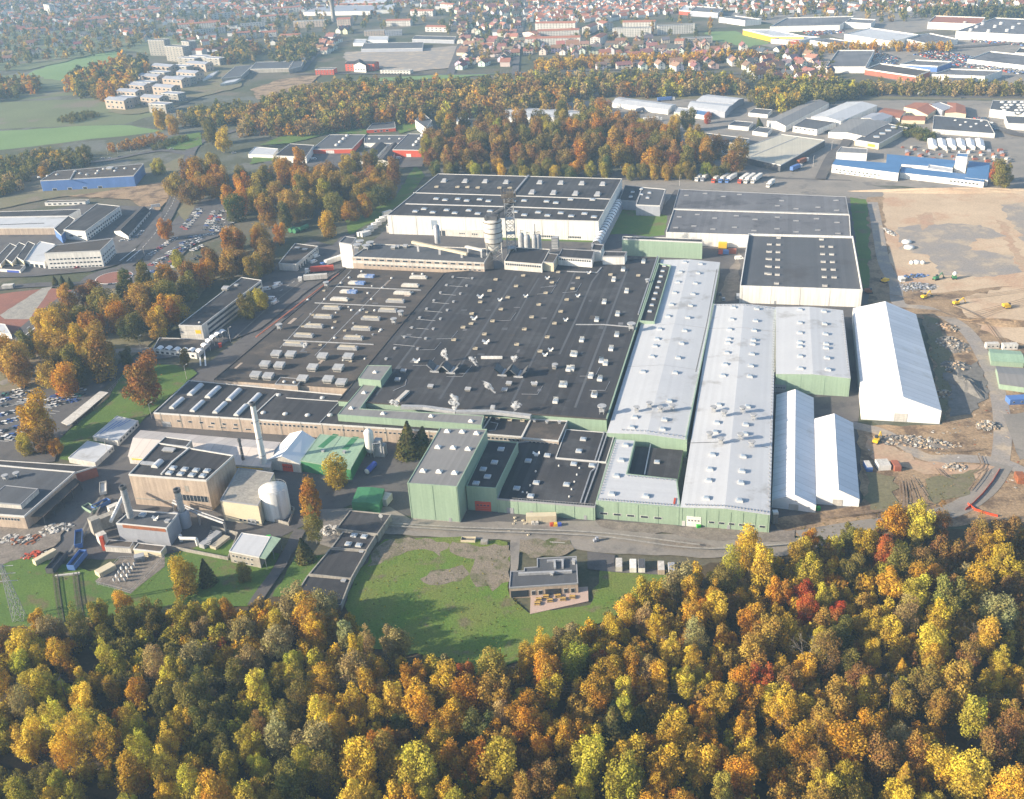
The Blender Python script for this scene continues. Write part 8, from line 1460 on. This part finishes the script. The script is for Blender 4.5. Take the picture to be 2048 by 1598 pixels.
def car(px, rz, tail, col=None, van=False, detail=True, group='cars parked around the works'):
    p = G(*px); col = col or CNn[int(rng.choice(8, p=CW))]; nm = 'parked_van' if van else 'parked_car'; ncar[0] += 1
    t = thing(nm, (p[0], p[1], .05), col+(' van' if van else ' car'), 'van' if van else 'car', group, tail, rz)
    t.scale = (1.12, 1.12, 1.12); b, gl, wh, wp = VANM if van else CARM; o = put('body', b, t); o.color = (*CC[col], 1); put('windows', gl, t)
    if detail:
        for x, y in wp: put('wheel', wh, t).location = (x, y, .32)
    return t
def carrow(a, b, n, rz, tail, fill_=.85, **k):
    for i in range(n):
        if rng.random() < fill_: f = i/max(1, n-1); car((a[0]+(b[0]-a[0])*f+rng.normal(0, .3), a[1]+(b[1]-a[1])*f), rz+rng.normal(0, .03)+rng.choice([0, 3.1416]), tail, **k)
ar = lambda a, b: math.atan2(*(G(*b)-G(*a))[::-1])
for (a, b, n, tl) in (((0, 795), (70, 772), 8, 'in the far row of the staff car park'), ((90, 800), (165, 782), 9, 'in the far row of the staff car park'), ((0, 815), (65, 800), 7, 'in the middle row of the staff car park'), ((98, 815), (150, 803), 6, 'in the middle row of the staff car park'), ((0, 850), (40, 838), 5, 'in the near row of the staff car park'), ((0, 880), (25, 872), 4, 'in the near row of the staff car park'), ((0, 805), (62, 786), 9, 'in the second row of the staff car park'), ((92, 808), (165, 791), 10, 'in the second row of the staff car park'), ((0, 833), (52, 819), 7, 'in the fourth row of the staff car park'), ((0, 866), (32, 857), 5, 'in the fifth row of the staff car park')): carrow(a, b, n, ar((8, 822), (26, 823.5)), tl)
car((20, 881), ar((8, 822), (26, 823.5)), 'alone in the nearest corner of the staff car park', 'silver')
sl = ar((360, 455), (400, 403))
for (a, b, n, tl, f) in (((366, 456), (398, 420), 11, 'in the first long line of the car park', .95), ((408, 462), (428, 425), 9, 'in the second long line of the car park', .95), ((425, 463), (450, 415), 12, 'in the third long line of the car park', .95), ((455, 458), (470, 440), 4, 'at the trees of the car park', .9), ((300, 512), (345, 480), 10, 'in the row along the main road', .8), ((330, 512), (365, 492), 7, 'in the middle rows by the entrance tree', .8), ((365, 488), (405, 478), 8, 'in the middle rows by the entrance tree', .7), ((385, 502), (415, 488), 6, 'in the upper rows before the grove', .8), ((296, 535), (335, 515), 7, 'in the corner rows above the roundabout', .8), ((305, 545), (345, 535), 6, 'in the corner rows above the roundabout', .5), ((360, 535), (395, 515), 5, 'below the yellow-green car park tree', .7), ((372, 460), (402, 424), 9, 'beside the first long line of the car park', .85), ((418, 462), (436, 425), 9, 'beside the second long line of the car park', .85), ((434, 463), (458, 418), 9, 'beside the third long line of the car park', .8), ((310, 505), (350, 478), 9, 'in the second row along the main road', .8), ((345, 512), (385, 490), 9, 'in the rows behind the entrance tree', .8), ((375, 478), (425, 470), 9, 'in the cross row of the car park', .9), ((318, 522), (372, 500), 11, 'in the third row along the main road', .85), ((355, 502), (400, 483), 10, 'in the fourth row of the car park', .85), ((308, 530), (350, 524), 7, 'in the lowest row of the car park', .8)): carrow(a, b, n, ar((300, 520), (335, 523)), tl, f)
for (x, y, c_, rz, tl) in ((260, 554, 'silver', 1.5, 'on the roundabout'), (222, 571, 'dark grey', .2, 'on the roundabout'), (250, 573, 'black', .2, 'on the roundabout'), (155, 538, 'red', .3, 'in front of the white office'), (296, 545, 'white', .2, 'leaving the car park towards the roundabout'), (327, 557, 'white', .2, 'at the edge of the park trees'), (245, 483, 'white', .6, 'between office and main road'), (262, 482, 'silver', .6, 'between office and main road'), (284, 465, 'white', 1.0, 'beside the long dark-roofed house'), (278, 472, 'silver', 1.0, 'beside the long dark-roofed house'), (303, 420, 'white', 1., 'at the white sign wall'), (343, 299, 'white', .3, 'at the road junction beyond the grove'), (310, 288, 'dark grey', .3, 'on the bend of the main road'), (468, 307, 'silver', .3, 'by the red halls'), (220, 318, 'silver', .2, 'on the side road behind the blue hall'), (240, 315, 'dark grey', .2, 'on the side road behind the blue hall'), (205, 318, 'silver', .2, 'on the side road behind the blue hall')): car((x, y), rz, tl, c_)
for (x, y, rz, tl) in ((553, 576, .9, 'on the works road by the depot'), (557, 571, .2, 'on the works road by the depot'), (533, 581, .1, 'on the verge beside the office block'), (545, 600, -.3, 'on the verge beside the office block'), (551, 608, 1.0, 'on the works road below the verge'), (628, 526, .9, 'at the depot loading door'), (633, 515, .9, 'at the depot loading door'), (1478, 519, 0, 'in the yard by the white box hall'), (1476, 596, 1.4, 'at the corner of the white box hall'), (628, 320, 0, 'by the white-walled hall'), (798, 318, 0, 'before the half-hidden red hall')): car((x, y), rz, tl, 'white', True)
for (x, y, c_, rz) in ((1440, 590, 'dark grey', 1.4), (1447, 600, 'silver', 1.4)): car((x, y), rz, 'in the narrow yard behind the white roofs', c_)
FARC = []
# retail park cars: a few pixels each
for pl, n, tl in (([(1735, 122), (1760, 105), (1800, 118), (1790, 128)], 34, 'in the lot beside the big white store'), ([(1830, 110), (1880, 100), (1935, 112), (1990, 130), (1900, 128)], 60, 'in the orange-roofed mall car park'), ([(1880, 128), (1960, 128), (2045, 140), (2045, 150), (1980, 140)], 30, 'in the lot below the orange-roofed mall'), ([(1600, 62), (1680, 55), (1690, 66), (1620, 72)], 24, 'in the lot of the long white store'), ([(1930, 72), (2045, 78), (2045, 92), (1940, 84)], 30, 'in the hypermarket car park'), ([(1940, 232), (1960, 228), (2000, 262), (1985, 262)], 12, 'beside the grey-roofed shop'), ([(1690, 88), (1790, 88), (1790, 95), (1700, 96)], 18, 'along the avenue trees')):
    for i, p in enumerate(scatter(pl, n*4, 3.0, 12)):
        if i < n//4: car(PR(p), rng.choice([.3, 1.87, 3.4]), tl, None, False, False, 'cars in the retail park')
        else: FARC.append(p)
fm = Mb()
for p in FARC:
    an = rng.choice([.3, 1.87])+rng.normal(0, .05); fm.box((p[0], p[1], 0), (4.5, 1.9, .95), an, int(rng.integers(5)), z0=.25); fm.box((p[0], p[1], 0), (2.4, 1.7, 1.5), an, 5, z0=.2)
o = fm.build('distant_cars', ['white_paint', 'galvanised', 'steel_dark', 'wall_blue', 'wall_red', 'glass']); o['kind'] = 'stuff'
# lorries
def lorry(px, rz, cab, box, tail, L=13.6, label=None):
    p = G(*px); t = thing('lorry', (p[0], p[1], .05), label or f"{cab} lorry with a {box} trailer", 'lorry', 'lorries at the works', tail, rz); t.scale = (1.22, 1.22, 1.22); BM = {'white': 'white_paint', 'pale': 'white_dirty', 'blue': 'wall_blue', 'red': 'wall_red', 'yellow': 'sign_yellow', 'orange': 'rust', 'grey': 'wall_grey'}
    put('trailer', Mb().box((-1.5, 0, 2.5), (L, 2.5, 2.7)).mesh('trailer', BM[box]), t); put('chassis', Mb().box((-1, 0, .95), (L+2, 1.2, .3)).mesh('chassis', 'steel_dark'), t)
    put('cab', Mb().box((L/2+.6, 0, 1.75), (2.1, 2.4, 2.5)).box((L/2+1.2, 0, 2.95), (.9, 2.3, .3)).mesh('cab', BM[cab]), t); put('windscreen', Mb().box((L/2+1.68, 0, 2.2), (.08, 2.1, .9)).mesh('windscreen', 'glass'), t)
    wm = pm('lwheel', lambda: Mb().tube((0, -1.2, .5), (0, 1.2, .5), .5, n=12).mesh('wheel', 'rubber'))
    for x in (L/2+.4, L/2-2.2, -L/2+1, -L/2-.3): put('wheel', wm, t).location = (x, 0, 0)
    return t
dl = ar((1488, 372), (1517, 352))+math.pi
for x, y, c_, b_, ln in ((1402, 358, 'white', 'pale', 13.6), (1413, 358, 'grey', 'pale', 13.6), (1435, 361, 'red', 'pale', 13.6), (1449, 361, 'blue', 'pale', 13.6), (1462, 361, 'blue', 'white', 13.6), (1487, 362, 'red', 'white', 13.6), (1499, 362, 'white', 'white', 13.6), (1513, 362, 'white', 'white', 13.6)): lorry((x, y), dl, c_, b_, 'in the lorry park line')
lorry((1445, 350), .1, 'red', 'yellow', '', 15, 'red lorry with a long yellow flatbed behind the parked line'); lorry((1541, 372), dl, 'white', 'white', '', 8, 'short white lorry at the right end of the lorry park')
lorry((640, 545), math.pi+.05, 'white', 'red', '', 13.6, 'white lorry with a red-bottomed trailer at the loading ramp'); lorry((627, 562), math.pi+.05, 'white', 'pale', '', 13.6, 'white lorry with a pale trailer at the loading ramp'); lorry((666, 528), 3.9, 'blue', 'white', '', 13.6, 'blue-cabbed lorry reversed along the white stair tower'); lorry((1592, 340), .75, 'white', 'blue', '', 10, 'blue lorry beside the cream-roofed hall'); lorry((1605, 327), .75, 'white', 'orange', '', 10, 'orange lorry beside the cream-roofed hall')
lorry((1332, 202), .1, 'white', 'blue', '', 13.6, 'blue lorry driving on the highway'); lorry((1853, 190), .05, 'white', 'white', '', 14, 'white lorry driving on the highway'); lorry((1285, 223), .6, 'blue', 'grey', '', 12, 'dark blue lorry at the loading shed'); lorry((1305, 243), .05, 'white', 'white', '', 13.6, 'white trailer lorry behind the russet grove edge')
for x, y in ((1230, 189), (1300, 193), (1358, 190), (1680, 190), (1750, 186), (1925, 197)): car((x, y), .02, 'driving on the highway', None)
# street lamps
def lamp(px, h, tail, rz=0.):
    p = G(*px); t = thing('street_lamp', (p[0], p[1], 0), 'pale street lamp', 'street lamp', 'street lamps', tail, rz)
    put('post', pm('lp%d' % h, lambda: Mb().tube((0, 0, 0), (0, 0, h), .14, .09, 6).tube((0, 0, h), (1.8, 0, h+.25), .08, .06, 6).mesh('post', 'white_dirty')), t); put('lamp_head', pm('lh%d' % h, lambda: Mb().box((2.1, 0, h+.22), (.9, .35, .18)).mesh('lamp_head', 'white_paint')), t)
for x, y, tl in ((282, 700, 'before the park strip'), (461, 683, 'beside the vaulted canopies'), (374, 760, 'at the corner of the brick hall'), (304, 838, 'on the lawn corner of the brick hall'), (217, 912, 'between the flat huts'), (145, 785, 'at the staff car park hedge'), (290, 515, 'along the main road'), (350, 520, 'in the visitor car park'), (385, 510, 'in the visitor car park'), (450, 468, 'in the visitor car park'), (1375, 350, 'by the lorry park'), (1359, 372, 'by the lorry park'), (1626, 333, 'beside the blue-roofed works'), (1663, 302, 'beside the blue-roofed works'), (262, 306, 'on the road junction green'), (300, 285, 'on the road junction green'), (318, 300, 'on the road junction green'), (216, 310, 'on the side road behind the blue hall'), (236, 308, 'on the side road behind the blue hall')): lamp((x, y), 9, tl, 1.0)
p = G(312, 416); o = Mb().box((p[0], p[1], 2), (8, .5, 3.2), .3).box((p[0], p[1], .3), (7, .4, .8), .3).build('sign_wall', 'white_paint'); tag(o, 'white sign wall at the corner of the main road', 'sign')
# fence along the works' west side
def fence(label, px, h=2.2, m_='galvanised'):
    pts = [G(*p) for p in px]; t = thing('fence', (*pts[0], 0), label, 'fence'); m = Mb(); ps = Mb()
    for a, b in zip(pts, pts[1:]):
        d = b-a; L = np.linalg.norm(d); 
        for z in (.5, 1.2, h): m.tube((*a, z), (*b, z), .05, n=4)
        for k in np.arange(0, L, 2.8): q_ = a+d*k/L; ps.box((q_[0], q_[1], 0), (.1, .1, h+.1), 0, z0=0)
    m.build('rail', m_, t); ps.build('fence_frame', m_, t)
fence('pale fence along the bend of the works road', [(205, 800), (245, 760), (262, 738), (300, 728)]); fence('thin fence round the switchyard', [(195, 1172), (240, 1122), (330, 1118), (262, 1190), (195, 1172)]); fence('white fence between the verge and the blue hall road', [(335, 412), (372, 330)], 1.2)
# ------------------------------------------------------------------ steam over the roof
sm = bpy.data.materials.new('steam'); sm.use_nodes = True; n_ = sm.node_tree.nodes; L_ = sm.node_tree.links; n_.remove(n_['Principled BSDF'])
pv = n_.new('ShaderNodeVolumePrincipled'); pv.inputs['Color'].default_value = (.95, .95, .95, 1); pv.inputs['Anisotropy'].default_value = .2; ge = n_.new('ShaderNodeNewGeometry'); no = n_.new('ShaderNodeTexNoise'); no.inputs['Scale'].default_value = .55; no.inputs['Detail'].default_value = 3; L_.new(ge.outputs['Position'], no.inputs['Vector'])
mr = n_.new('ShaderNodeMapRange'); mr.inputs[1].default_value = .47; mr.inputs[2].default_value = .66; mr.inputs[3].default_value = 0.0; mr.inputs[4].default_value = 2.6; L_.new(no.outputs['Fac'], mr.inputs[0]); L_.new(mr.outputs[0], pv.inputs['Density']); L_.new(pv.outputs[0], n_['Material Output'].inputs['Volume']); MATS['steam'] = sm
for i, (bx, by, tx, ty, r, lb) in enumerate(((893, 720, 886, 694, 1.6, 'small white steam plume above the left pair of coolers'), (955, 733, 940, 710, 1.5, 'wispy steam plume between the cooler pairs'), (992, 785, 962, 762, 1.4, 'slanting steam plume from the pipe on the black roof'), (912, 820, 905, 785, 2.0, 'tallest steam plume rising from the front duct'), (1029, 822, 1033, 800, 1.5, 'thin steam plume at the right end of the duct'), (1028, 722, 1030, 714, 1.6, 'small puff of steam behind the right coolers'), (795, 812, 780, 800, 2.0, 'low steam cloud at the inner corner of the green gallery'), (608, 694, 614, 682, 1.3, 'small steam wisp over the old grey roof'))):
    a = G(bx, by, 12); h = max(3., (by-ty)*.23); b_ = a+B*((tx-bx)*.21)+A*.5; t = thing('steam_plume', (a[0], a[1], 11.5), lb, 'steam'); m = Mb(); r_ = np.random.default_rng(i)
    prof = []
    for k in range(9):
        f = k/8; c_ = a+(b_-a)*f+r_.normal(0, .35, 2)*f; prof.append((c_[0]+math.sin(k*1.9+i)*r*.5*f, c_[1]+math.cos(k*2.3)*r*.4*f, 11.6+h*1.15*f, r*1.5*(.25+.95*f)*(1-.8*max(0, f-.7)/.3)*r_.uniform(.7, 1.3)))
    n = 12; vs = [(x+q_*w_*math.cos(2*math.pi*j/n), y+q_*w_*math.sin(2*math.pi*j/n), z+r_.normal(0, .12)*r) for x, y, z, q_ in prof for j in range(n) for w_ in (r_.uniform(.7, 1.25),)]
    m.add(vs, [(k*n+j, k*n+(j+1) % n, (k+1)*n+(j+1) % n, (k+1)*n+j) for k in range(8) for j in range(n)]); m.add(vs[:n], [tuple(range(n-1, -1, -1))]); m.add(vs[-n:], [tuple(range(n))]); m.build('plume', 'steam', t)
# ------------------------------------------------------------------ the hazy air
hz = bpy.data.materials.new('haze_air'); hz.use_nodes = True; n_ = hz.node_tree.nodes; n_.remove(n_['Principled BSDF']); pv = n_.new('ShaderNodeVolumePrincipled'); pv.inputs['Color'].default_value = (.43, .69, 1.0, 1); pv.inputs['Density'].default_value = 1.25e-4; pv.inputs['Anisotropy'].default_value = 0.0
hz.node_tree.links.new(pv.outputs[0], n_['Material Output'].inputs['Volume']); MATS['haze_air'] = hz
o = Mb().box((0, 5200, 0), (19000, 12400, 262), z0=-1).build('haze', 'haze_air'); o['kind'] = 'stuff'
finish_labels()
